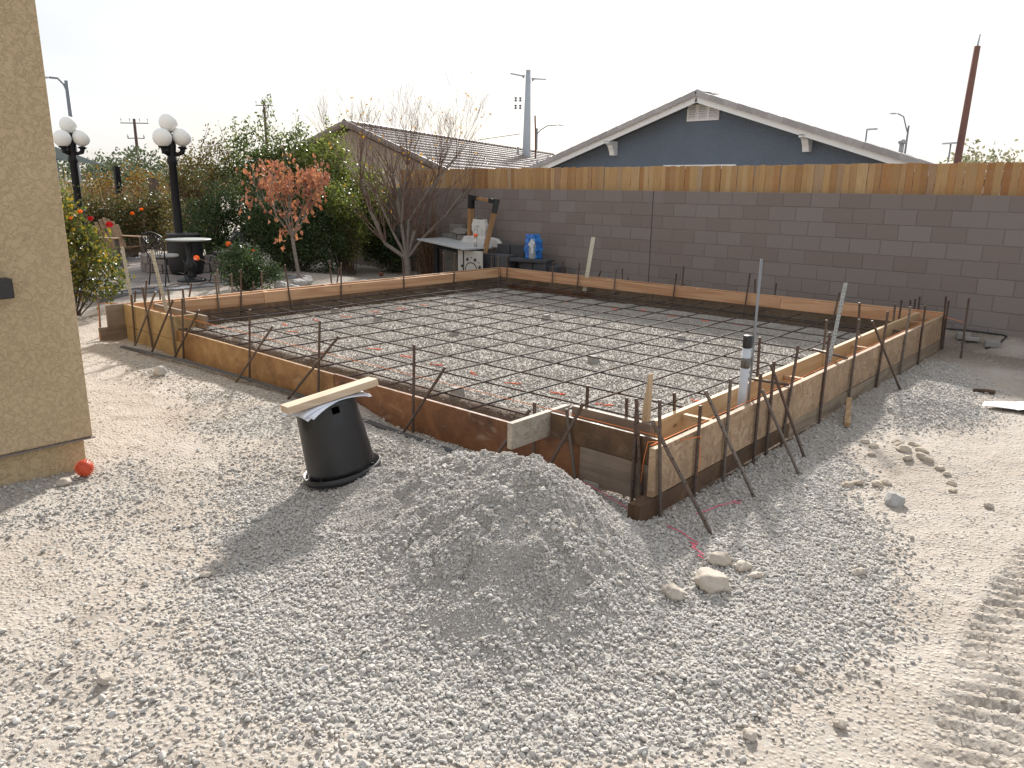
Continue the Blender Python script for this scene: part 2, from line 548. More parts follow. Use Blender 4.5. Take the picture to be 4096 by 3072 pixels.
DENSE = [(-3.90,2.75),(-3.66,1.98),(-3.12,1.36),(-2.6,1.16),(-2.16,1.15),(-1.78,1.36),(-1.40,1.62),(-1.06,2.08),(-0.78,2.73),(-0.74,3.28),(-0.88,3.6),(-1.05,4.25),(-1.45,4.8),(-1.6,5.4),(-1.98,5.6),(-1.98,3.3),(-2.4,3.72),(-3.9,3.7)]
MED = [(-9.2,3.66),(-3.7,3.66),(-3.7,2.3),(-4.4,2.05),(-5.4,2.55),(-7.7,3.1),(-9.2,3.3)]
MED2 = [(-3.3,1.5),(-3.5,0.8),(-3.3,0.2),(-2.0,0.3),(-1.5,0.9),(-1.3,1.5),(-2.5,1.2)]
MED3 = [(-4.6,2.3),(-4.4,1.9),(-4.2,1.2),(-3.6,0.8),(-2.9,1.2),(-3.6,2.2)]
RGT = [(-2.0,5.2),(-1.62,5.0),(-1.55,6.2),(-1.15,6.7),(-0.98,7.3),(-1.2,8.4),(-1.5,9.0),(-2.0,9.6)]
HOU = [(-5.24,0.2),(-5.24,1.95),(-4.65,1.9),(-4.35,1.5),(-4.5,0.9),(-4.7,0.2)]

def cover(x, y):
    """how thickly loose grey gravel lies (0..1)"""
    jx = (fbm(x, y, 1.8, 3, 61)-0.5)*0.40; jy = (fbm(x, y, 1.8, 3, 67)-0.5)*0.40
    X = x+jx; Y = y+jy
    c = np.zeros(np.shape(x))
    patch = sstep(0.42, 0.62, fbm(x, y, 2.2, 3, 71))
    c = np.maximum(c, poly_in(X, Y, MED)*(0.22+0.6*patch))
    c = np.maximum(c, poly_in(X, Y, MED2)*(0.03+0.20*patch))
    c = np.maximum(c, poly_in(X, Y, MED3)*(0.03+0.22*patch))
    c = np.maximum(c, poly_in(X, Y, RGT)*(0.55+0.4*patch))
    c = np.maximum(c, poly_in(X, Y, HOU)*(0.35+0.4*patch))
    c = np.maximum(c, poly_in(X, Y, DENSE)*1.0)
    ins, p, b = bed_h(x, y)
    return np.where(ins, p*0.9, c)

def build_ground():
    def seg(a, b, s): return list(np.arange(a, b, s))
    gx = [-420,-300,-220,-160,-120,-90,-70,-55,-44,-36] + seg(-30,-10.2,0.3) + seg(-10.2,-5,0.05) + seg(-5,0.4,0.020) + seg(0.4,3,0.06) + [3,3.6,4.4,6,8,11,15,21,30,45,65,90,130,190,280,420]
    gy = [-420,-280,-180,-120,-80,-50,-32,-20,-13,-8,-5,-4] + seg(-3,0.3,0.12) + seg(0.3,4.6,0.021) + seg(4.6,10.5,0.04) + seg(10.5,14,0.12) + [14,15,17,20,25,32,42,60,85,120,170,240,330,430]
    gx = np.array(gx); gy = np.array(gy)
    X, Y = np.meshgrid(gx, gy)
    Z = hz(X, Y)
    nx, ny = len(gx), len(gy)
    V = np.stack([X.ravel(), Y.ravel(), Z.ravel()], 1)
    i = np.arange(nx-1)[None, :] + np.arange(ny-1)[:, None]*nx
    F = np.stack([i, i+1, i+nx+1, i+nx], -1).reshape(-1, 4)
    me = np_mesh('ground', V, F, True)
    cv = cover(X, Y).ravel().astype(np.float32)
    ins, p, b = bed_h(X, Y)
    soil = np.where(ins, np.maximum(1-sstep(0.45, 0.95, p), bed_rim(X, Y)), 0).ravel()
    wall = sstep(9.0, 10.6, Y + (X+2)*0.3)*sstep(-2.6, -1.9, X)*sstep(3.0, 0.5, X)
    damp = 0.5*np.exp(-(((X+2.02)/0.24)**2+((Y-2.68)/0.26)**2))*sstep(0.3, 0.6, fbm(X, Y, 6, 3, 83))
    soil = np.maximum(soil, damp.ravel())
    soil = np.maximum(soil, 0.75*wall.ravel()*sstep(0.3, 0.6, fbm(X, Y, 1.5, 3, 77)).ravel())
    at = me.attributes.new('gravel', 'FLOAT', 'POINT'); at.data.foreach_set('value', cv)
    at = me.attributes.new('soil', 'FLOAT', 'POINT'); at.data.foreach_set('value', soil.astype(np.float32))
    m, nt, bs, out = _nt('ground_dust')
    v = _vec(nt)
    n1 = _noise(nt, v, 1.3, 7, 0.65, 0.5); n2 = _noise(nt, v, 14, 6, 0.7); n3 = _noise(nt, v, 90, 4, 0.7)
    dirt = _ramp(nt, n1, [(0.3, (0.36, 0.31, 0.262)), (0.5, (0.43, 0.385, 0.335)), (0.7, (0.49, 0.45, 0.405))])
    dirt = _mix(nt, _mr(nt, n2, 0.35, 0.7, 0.0, 0.45), dirt, (0.36, 0.29, 0.225))
    pb = _vor(nt, v, 55, 'F1', 'Color'); sp = nt.nodes.new('ShaderNodeSeparateColor'); nt.links.new(pb, sp.inputs[0])
    dirt = _mix(nt, _mr(nt, sp.outputs[0], 0.75, 0.8, 0, 0.35), dirt, (0.42, 0.40, 0.37))
    fines = _ramp(nt, n2, [(0.3, (0.34, 0.315, 0.285)), (0.7, (0.45, 0.425, 0.39))])
    ag = nt.nodes.new('ShaderNodeAttribute'); ag.attribute_name = 'gravel'
    as_ = nt.nodes.new('ShaderNodeAttribute'); as_.attribute_name = 'soil'
    c = _mix(nt, _mr(nt, ag.outputs['Fac'], 0.15, 0.8, 0.0, 0.9), dirt, fines)
    c = _mix(nt, as_.outputs['Fac'], c, _ramp(nt, n2, [(0.3, (0.11, 0.08, 0.06)), (0.7, (0.2, 0.155, 0.12))]))
    _setc(nt, bs, c, 0.95, 0.0, 0.15)
    vd = _vor(nt, v, 42)
    hgt = _math(nt, 'ADD', _math(nt, 'MULTIPLY', n3, 0.6), _math(nt, 'ADD', _math(nt, 'MULTIPLY', n2, 1.0), _math(nt, 'MULTIPLY', _mr(nt, vd, 0.0, 0.5, 1.0, 0.0), 0.9)))
    _bump(nt, bs, hgt, 0.8, 0.016)
    o = obj('ground', me, m); tag(o, kind='structure')
    return o
ground = build_ground()

# ------------------------------------------------------------------ loose gravel
def pebble_mesh(name, seed, rough=0.16, sq=(1, 0.72, 0.5), sub=2):
    r = random.Random(seed)
    bm = bmesh.new()
    bmesh.ops.create_icosphere(bm, subdivisions=sub, radius=0.5)
    # cut a few flat facets as broken stone has
    for k in range(9):
        n = Vector((r.gauss(0,1), r.gauss(0,1), r.gauss(0,1))).normalized()
        d = r.uniform(0.31, 0.44)
        for vv in bm.verts:
            e = vv.co.dot(n)-d
            if e > 0: vv.co -= n*e
    for vv in bm.verts:
        vv.co = Vector((vv.co.x*sq[0], vv.co.y*sq[1]*r.uniform(0.97, 1.03), vv.co.z*sq[2]))
        vv.co *= 1 + r.uniform(-rough, rough)*0.25
    me = bpy.data.meshes.new(name); bm.to_mesh(me); bm.free()
    me.polygons.foreach_set('use_smooth', [True]*len(me.polygons)); me.update()
    me.set_sharp_from_angle(angle=math.radians(24))
    return me

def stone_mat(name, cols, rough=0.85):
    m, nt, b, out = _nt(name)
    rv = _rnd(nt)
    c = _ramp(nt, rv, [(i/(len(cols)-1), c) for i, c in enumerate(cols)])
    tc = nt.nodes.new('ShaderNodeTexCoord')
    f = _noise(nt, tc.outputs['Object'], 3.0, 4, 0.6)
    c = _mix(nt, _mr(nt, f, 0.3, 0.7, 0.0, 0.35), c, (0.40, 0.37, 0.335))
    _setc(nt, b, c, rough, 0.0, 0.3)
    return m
M_GRAVEL = stone_mat('gravel_grey', [(0.41,0.385,0.35), (0.48,0.455,0.42), (0.42,0.41,0.395), (0.53,0.505,0.465), (0.45,0.41,0.36), (0.47,0.455,0.43), (0.35,0.34,0.325), (0.50,0.475,0.44)])
M_PEBBLE = stone_mat('pebble_tan', [(0.41,0.36,0.30), (0.48,0.43,0.37), (0.40,0.38,0.355), (0.52,0.47,0.41), (0.37,0.315,0.26), (0.47,0.445,0.41)])

def pebble_set(cname, mat, seeds, sq):
    c = bpy.data.collections.new(cname)
    for k, s in enumerate(seeds):
        me = pebble_mesh('stone', s, sq=sq[k % len(sq)], sub=2)
        me.materials.append(mat)
        o = bpy.data.objects.new('stone', me); c.objects.link(o)
    return c
SQ = [(1, .84, .62), (1.05, .76, .56), (0.95, .88, .70), (1.15, .70, .45), (1, .85, .5), (0.9, .8, .72)]
PEB_G = pebble_set('gravel_shapes', M_GRAVEL, range(1, 11), SQ)
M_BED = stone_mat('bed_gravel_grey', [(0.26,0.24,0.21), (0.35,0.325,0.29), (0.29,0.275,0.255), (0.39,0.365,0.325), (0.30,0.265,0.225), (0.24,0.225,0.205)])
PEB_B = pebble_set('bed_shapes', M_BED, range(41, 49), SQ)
PEB_T = pebble_set('pebble_shapes', M_PEBBLE, range(21, 29), SQ)

def scatter(name, P, R, Sc, col, n_shapes, label):
    me = bpy.data.meshes.new(name)
    n = len(P)
    me.vertices.add(n); me.vertices.foreach_set('co', np.asarray(P, np.float32).ravel())
    for nm, arr in (('rot', R), ('scl', Sc)):
        a = me.attributes.new(nm, 'FLOAT_VECTOR', 'POINT'); a.data.foreach_set('vector', np.asarray(arr, np.float32).ravel())
    a = me.attributes.new('idx', 'INT', 'POINT'); a.data.foreach_set('value', RNG.integers(0, n_shapes, n).astype(np.int32))
    me.update()
    o = bpy.data.objects.new(name, me); COL.objects.link(o)
    ng = bpy.data.node_groups.new(name+'_scatter', 'GeometryNodeTree')
    ng.interface.new_socket('Geometry', in_out='INPUT', socket_type='NodeSocketGeometry')
    ng.interface.new_socket('Geometry', in_out='OUTPUT', socket_type='NodeSocketGeometry')
    N = ng.nodes.new
    gi = N('NodeGroupInput'); go = N('NodeGroupOutput'); ip = N('GeometryNodeInstanceOnPoints'); ci = N('GeometryNodeCollectionInfo')
    ci.inputs['Collection'].default_value = col
    ci.inputs['Separate Children'].default_value = True
    ci.inputs['Reset Children'].default_value = True
    ip.inputs['Pick Instance'].default_value = True
    def na(nm, t):
        q = N('GeometryNodeInputNamedAttribute'); q.data_type = t; q.inputs['Name'].default_value = nm
        return [s for s in q.outputs if s.enabled and s.name == 'Attribute'][0]
    lk = ng.links.new
    lk(gi.outputs[0], ip.inputs['Points']); lk(ci.outputs[0], ip.inputs['Instance'])
    lk(na('idx', 'INT'), ip.inputs['Instance Index'])
    lk(na('rot', 'FLOAT_VECTOR'), ip.inputs['Rotation'])
    lk(na('scl', 'FLOAT_VECTOR'), ip.inputs['Scale'])
    lk(ip.outputs[0], go.inputs[0])
    md = o.modifiers.new('scatter', 'NODES'); md.node_group = ng
    tag(o, label, 'gravel', kind='stuff')
    return o

def sample(n, x0, x1, y0, y1):
    return RNG.uniform(x0, x1, n), RNG.uniform(y0, y1, n)

def rots(n, tilt=0.5):
    return np.stack([RNG.normal(0, tilt, n), RNG.normal(0, tilt, n), RNG.uniform(0, 2*PI, n)], 1)

def in_view(x, y, margin=0.12):
    """keep to what can be seen from about the camera's place"""
    P = np.stack([x, y, np.full(len(x), -1.83)], 1)
    r = P @ np.array(_r); u = P @ np.array(_u); w = P @ np.array(_w)
    return (w > 0.2) & (np.abs(r/w) < 0.68+margin) & (np.abs(u/w) < 0.51+margin)

# grey gravel: heap, fan and strips
PX = []; PY = []; SZ = []
for (x0, x1, y0, y1, dens, smin, smax) in ((-4.7, -0.4, 0.3, 5.2, 7200, 0.013, 0.034), (-9.4, -4.7, 1.8, 3.66, 3600, 0.012, 0.032), (-2.02, -0.7, 4.9, 9.8, 4200, 0.012, 0.034), (-5.25, -4.7, 0.1, 2.0, 2600, 0.014, 0.036)):
    n = int((x1-x0)*(y1-y0)*dens)
    x, y = sample(n, x0, x1, y0, y1)
    ins, _p, _b = bed_h(x, y)
    ph = pile_h(x, y)
    fine = (ph > 0.05)*sstep(0.50, 0.66, fbm(x, y, 3.4, 3, 91))         # sandy streaks on the heap
    c = cover(x+RNG.normal(0, 0.10, n), y+RNG.normal(0, 0.10, n))*(1-0.25*fine)
    k = (RNG.random(n) < c) & ~ins & in_view(x, y)
    k &= ~((x < -5.26) & (y < 1.74))
    x, y = x[k], y[k]
    s = np.clip(RNG.lognormal(math.log(0.0148), 0.34, len(x)), 0.007, 0.036)*(smax/0.034)
    s *= 1-0.5*fine[k]
    PX.append(x); PY.append(y); SZ.append(s)
x = np.concatenate(PX); y = np.concatenate(PY); s = np.concatenate(SZ)
n = len(x)
P = np.stack([x, y, hz(x, y) + s*RNG.uniform(0.0, 0.32, n)], 1)
Sc = np.stack([s*RNG.uniform(0.9, 1.22, n), s, s*RNG.uniform(0.85, 1.2, n)], 1)
Rg = rots(n, 0.40)
gx1 = (hz(x+0.03, y)-hz(x-0.03, y))/0.06; gy1 = (hz(x, y+0.03)-hz(x, y-0.03))/0.06
Rg[:, 0] += np.arctan(gy1)*np.cos(0); Rg[:, 1] -= np.arctan(gx1)
scatter('loose_gravel', P, Rg, Sc, PEB_G, 10, 'loose grey crushed gravel of the heap and the ground around it')
N_G = n
# grit and small chips on the heap
n = 150000
x, y = sample(n, -4.0, -1.2, 1.7, 3.68)
ph = pile_h(x, y)
k = (RNG.random(n) < sstep(0.02, 0.12, ph)) & ~bed_h(x, y)[0]
x, y = x[k], y[k]; n = len(x)
s = RNG.beta(1.2, 3.2, n)*0.012+0.004
P = np.stack([x, y, hz(x, y)+s*0.2], 1)
scatter('heap_grit', P, rots(n, 0.6), np.stack([s*1.15, s, s], 1), PEB_G, 10, 'fine grit and chips on the slopes of the gravel heap')
# gravel bed inside the forms
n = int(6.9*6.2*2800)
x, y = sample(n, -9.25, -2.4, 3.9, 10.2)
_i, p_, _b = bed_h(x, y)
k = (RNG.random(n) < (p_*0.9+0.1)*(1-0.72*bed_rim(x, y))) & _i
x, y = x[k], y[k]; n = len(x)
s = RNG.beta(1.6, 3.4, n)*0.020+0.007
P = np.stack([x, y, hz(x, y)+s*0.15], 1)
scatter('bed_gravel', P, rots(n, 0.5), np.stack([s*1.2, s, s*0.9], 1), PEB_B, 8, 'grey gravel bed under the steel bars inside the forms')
# small tan pebbles strewn over the dirt
PX = []; PY = []; SZ = []
for (x0, x1, y0, y1, dens, smin, smax) in ((-5.2, 1.2, 0.2, 5.2, 1900, 0.004, 0.024), (-9.8, -4.2, 1.7, 3.66, 1100, 0.007, 0.030), (-2.0, 1.4, 4.6, 11.0, 900, 0.006, 0.030), (-15, -9.7, 3.0, 11.2, 60, 0.015, 0.04)):
    n = int((x1-x0)*(y1-y0)*dens)
    x, y = sample(n, x0, x1, y0, y1)
    ins, _p, _b = bed_h(x, y)
    c = (0.25+0.75*sstep(0.4, 0.65, fbm(x, y, 1.6, 3, 97)))*(1-0.7*cover(x, y))
    k = (RNG.random(n) < c) & ~ins & in_view(x, y) & ~((x < -5.26) & (y < 1.74))
    x, y = x[k], y[k]
    PX.append(x); PY.append(y); SZ.append(np.clip(RNG.lognormal(math.log(0.0066), 0.45, len(x)), 0.003, smax))
x = np.concatenate(PX); y = np.concatenate(PY); s = np.concatenate(SZ); n = len(x)
P = np.stack([x, y, hz(x, y)+s*0.10], 1)
scatter('loose_pebbles', P, rots(n, 0.4), np.stack([s*1.15, s, s*0.95], 1), PEB_T, 8, 'small tan pebbles strewn over the trodden dirt')
print('stones', N_G, n)

# ================================================================== FORMWORK
FIR_X = wood('fresh_fir_x', 'x', (0.55, 0.33, 0.19), (0.42, 0.215, 0.11))
FIR_Y = wood('fresh_fir_y', 'y', (0.56, 0.35, 0.20), (0.43, 0.23, 0.12))
PINE_Y = wood('pale_pine_y', 'y', (0.58, 0.41, 0.24), (0.47, 0.30, 0.15))
OLD_X = wood('weathered_plank_x', 'x', (0.27, 0.20, 0.145), (0.17, 0.12, 0.085), stain=(0.10, 0.06, 0.04), stain_amt=0.5, weather=0.35)
OLD_Y = wood('weathered_plank_y', 'y', (0.30, 0.23, 0.155), (0.19, 0.135, 0.09), stain=(0.09, 0.055, 0.035), stain_amt=0.45, weather=0.4)
PLY_ORANGE = stained_ply('form_ply_orange', (0.42, 0.265, 0.125), (0.30, 0.165, 0.07), (0.11, 0.06, 0.032))
PLY_RUST = stained_ply('form_ply_rust', (0.27, 0.12, 0.05), (0.17, 0.07, 0.032), (0.06, 0.032, 0.02))
PLY_DARK = stained_ply('form_ply_dark', (0.15, 0.085, 0.04), (0.095, 0.052, 0.028), (0.035, 0.022, 0.015), (0.2, 0.15, 0.1))
PLY_TAN = stained_ply('form_ply_tan', (0.44, 0.32, 0.165), (0.36, 0.25, 0.12), (0.19, 0.125, 0.06), (0.5, 0.41, 0.28))
PLY_BACK = stained_ply('form_ply_back', (0.26, 0.205, 0.145), (0.19, 0.145, 0.10), (0.10, 0.075, 0.055), (0.32, 0.26, 0.19))
OSB = strand_board('strand_board', (0.37, 0.25, 0.155), (0.20, 0.12, 0.07), (0.50, 0.37, 0.25))
OSB_PALE = strand_board('strand_board_grey', (0.40, 0.345, 0.28), (0.22, 0.18, 0.14), (0.52, 0.46, 0.38))
GREYTOP = plain('dried_edge', (0.42, 0.37, 0.31), (0.27, 0.23, 0.19), 30, 0.9, 0.4)

def board(name, mat, parent, x0, x1, y0, y1, z0, z1, label=None):
    """one plank; long ones get a slight natural bow so the edges are not ruler-straight"""
    mb = MB()
    L_ = max(x1-x0, y1-y0)
    n = max(1, int(L_/0.45))
    ax = 0 if (x1-x0) >= (y1-y0) else 1
    rr = random.Random(hash((round(x0,2), round(y0,2), round(z0,2))) & 0xffff)
    a1, a2 = rr.uniform(0, 6.28), rr.uniform(0, 6.28)
    amp = min(0.006, 0.0012*L_)
    V = []; F = []
    for i in range(n+1):
        t = i/n
        db = amp*math.sin(t*5.1+a1)*(1 if L_ > 1 else 0); dz = amp*0.7*math.sin(t*4.3+a2)*(1 if L_ > 1 else 0)
        if ax == 0:
            x = x0+(x1-x0)*t
            V += [(x, y0+db, z0), (x, y1+db, z0), (x, y1+db, z1+dz), (x, y0+db, z1+dz)]
        else:
            y = y0+(y1-y0)*t
            V += [(x0+db, y, z0), (x1+db, y, z0), (x1+db, y, z1+dz), (x0+db, y, z1+dz)]
        if i:
            b = (i-1)*4
            for k in range(4):
                k2 = (k+1) % 4
                F.append((b+k, b+k2, b+4+k2, b+4+k) if ax == 1 else (b+k2, b+k, b+4+k, b+4+k2))
    F.append((0,1,2,3)); F.append((n*4+3, n*4+2, n*4+1, n*4))
    mb.add(V, F)
    me = mb.mesh(name)
    bm = bmesh.new(); bm.from_mesh(me); bmesh.ops.recalc_face_normals(bm, faces=bm.faces); bm.to_mesh(me); bm.free()
    return obj(name, me, mat, parent, bevel=0.0025, label=label)

ZT = 0.43
# right side -----------------------------------------------------------
fr = thing('concrete_form', 'right-hand slab form of strand board over dark planks with a pale inner board', 'formwork', (-2.05, 3.5, 0), 'forms round the slab')
board('outer_board', OSB, fr, -2.062, -2.022, 3.545, 6.62, 0.137, ZT)
board('outer_board', OSB, fr, -2.062, -2.022, 6.628, 10.36, 0.140, ZT+0.002)
board('lower_board', PLY_DARK, fr, -2.066, -2.026, 3.42, 5.55, 0.012, 0.130, label='dark brown stained lower plank')
board('lower_board', OLD_Y, fr, -2.064, -2.024, 5.556, 8.1, 0.004, 0.133)
board('lower_board', OLD_Y, fr, -2.065, -2.025, 8.106, 10.42, -0.02, 0.134)
board('end_cleat', PLY_DARK, fr, -2.11, -2.068, 3.425, 3.66, -0.03, 0.118)
board('inner_board', PINE_Y, fr, -2.340, -2.302, 4.02, 6.95, 0.285, ZT)
board('inner_board', PINE_Y, fr, -2.339, -2.301, 6.955, 10.20, 0.285, ZT+0.001)
for (yy, dz, mt) in ((4.352, -0.02, PINE_Y), (6.07, -0.06, FIR_X), (7.75, -0.05, FIR_X), (9.18, -0.07, OLD_X), (9.81, -0.05, FIR_X)):
    board('spreader', mt, fr, -2.300, -2.064, yy-0.02, yy+0.02, ZT+dz-0.035, ZT+dz)
for i, (y0, y1) in enumerate(((6.95, 6.77), (5.44, 5.475))):
    obj('spreader_pin', MB().tube([(-2.40, y0+0.01, ZT+0.012), (-2.035, y1, ZT+0.014)], 0.011, 8), None, fr, True)
# back -------------------------------------------------------------------
fb = thing('concrete_form', 'far slab form of reddish fir boards beside the block wall', 'formwork', (-5.8, 10.4, 0), 'forms round the slab')
board('inner_board', FIR_X, fb, -9.250, -7.46, 10.235, 10.273, 0.285, ZT)
board('inner_board', FIR_X, fb, -7.456, -4.05, 10.235, 10.273, 0.285, ZT+0.001)
board('inner_board', FIR_X, fb, -4.046, -2.30, 10.236, 10.274, 0.285, ZT)
board('outer_board', FIR_X, fb, -9.47, -5.7, 10.452, 10.49, 0.285, ZT)
board('outer_board', FIR_X, fb, -5.696, -2.08, 10.453, 10.491, 0.285, ZT)
board('lower_board', PLY_BACK, fb, -9.44, -6.2, 10.45, 10.475, -0.10, 0.282)
board('lower_board', PLY_BACK, fb, -6.195, -2.08, 10.451, 10.476, -0.10, 0.282)
board('mud_board', PLY_RUST, fb, -9.2, -7.3, 10.40, 10.42, -0.05, 0.15, label='rust-orange plywood strip at the foot')
for xx in (-8.8, -7.0, -5.4, -3.6): board('spreader', FIR_Y, fb, xx-0.02, xx+0.02, 10.275, 10.45, ZT-0.045, ZT-0.008)
# left -------------------------------------------------------------------
fl = thing('concrete_form', 'left slab form of twin reddish fir boards along the garden', 'formwork', (-9.4, 7, 0), 'forms round the slab')
board('inner_board', FIR_Y, fl, -9.308, -9.270, 3.99, 5.45, 0.285, ZT)
board('inner_board', FIR_Y, fl, -9.306, -9.268, 5.455, 9.1, 0.284, ZT+0.001)
board('inner_board', FIR_Y, fl, -9.308, -9.270, 9.105, 10.23, 0.285, ZT)
board('outer_board', FIR_Y, fl, -9.50, -9.462, 3.75, 7.3, 0.285, ZT)
board('outer_board', FIR_Y, fl, -9.499, -9.461, 7.305, 10.445, 0.285, ZT)
board('lower_board', PLY_BACK, fl, -9.478, -9.455, 3.75, 7.0, -0.10, 0.282)
board('lower_board', PLY_BACK, fl, -9.479, -9.456, 7.005, 10.44, -0.10, 0.282)
board('end_board', OLD_Y, fl, -9.53, -9.503, 3.50, 3.95, 0.165, ZT, label='grey end board sticking out past the corner')
board('lower_end_board', OLD_Y, fl, -9.60, -9.575, 3.42, 3.98, -0.03, 0.158)
for yy in (4.6, 5.55, 6.55, 7.9, 8.9): board('spreader', FIR_X, fl, -9.459, -9.310, yy-0.02, yy+0.02, ZT-0.04, ZT-0.003)
# front opening ------------------------------------------------------------
ff = thing('concrete_form', 'low front slab form of rust-stained plywood across the opening', 'formwork', (-5.5, 3.7, 0), 'forms round the slab')
board('form_panel', PLY_ORANGE, ff, -8.20, -5.30, 3.722, 3.750, -0.08, 0.272)
board('form_panel', PLY_RUST, ff, -5.295, -2.66, 3.724, 3.752, -0.10, 0.272)
# left return
fq = thing('concrete_form', 'raised tan plywood form at the far left corner', 'formwork', (-8.8, 3.72, 0), 'raised corner forms')
board('upper_board', PLY_TAN, fq, -9.495, -8.19, 3.700, 3.740, 0.163, ZT)
board('lower_board', PLY_TAN, fq, -9.49, -8.06, 3.702, 3.720, -0.06, 0.158)
board('inner_board', OLD_X, fq, -9.265, -7.98, 3.952, 3.990, 0.285, ZT)
board('end_stop', PLY_TAN, fq, -8.23, -8.20, 3.742, 3.95, 0.285, ZT-0.002)
# near return
fn = thing('concrete_form', 'raised dark plywood form at the near right corner', 'formwork', (-2.5, 3.72, 0), 'raised corner forms')
board('upper_board', PLY_DARK, fn, -2.90, -2.10, 3.700, 3.722, 0.262, ZT)
board('lower_board', OLD_X, fn, -2.655, -2.115, 3.702, 3.721, 0.022, 0.257, label='grey weathered plank with wavy grain')
board('inner_board', OLD_X, fn, -2.895, -2.29, 3.925, 3.963, 0.285, ZT)
board('end_stop', OSB_PALE, fn, -2.955, -2.915, 3.34, 3.925, 0.262, ZT+0.002, label='pale strand board end stop jutting towards the heap')
board('cleat', OLD_X, fn, -2.34, -2.31, 3.966, 4.015, 0.20, ZT)
mbp = MB()
mbp.add([(-2.365,3.945,0.432),(-2.325,3.945,0.432),(-2.325,3.945,0.74),(-2.333,3.945,0.745),(-2.352,3.945,0.60),(-2.362,3.945,0.52),
         (-2.365,3.985,0.432),(-2.325,3.985,0.432),(-2.325,3.985,0.74),(-2.333,3.985,0.745),(-2.352,3.985,0.60),(-2.362,3.985,0.52)],
        [(5,4,3,2,1,0),(6,7,8,9,10,11)]+[(k,(k+1)%6,6+(k+1)%6,6+k) for k in range(6)])
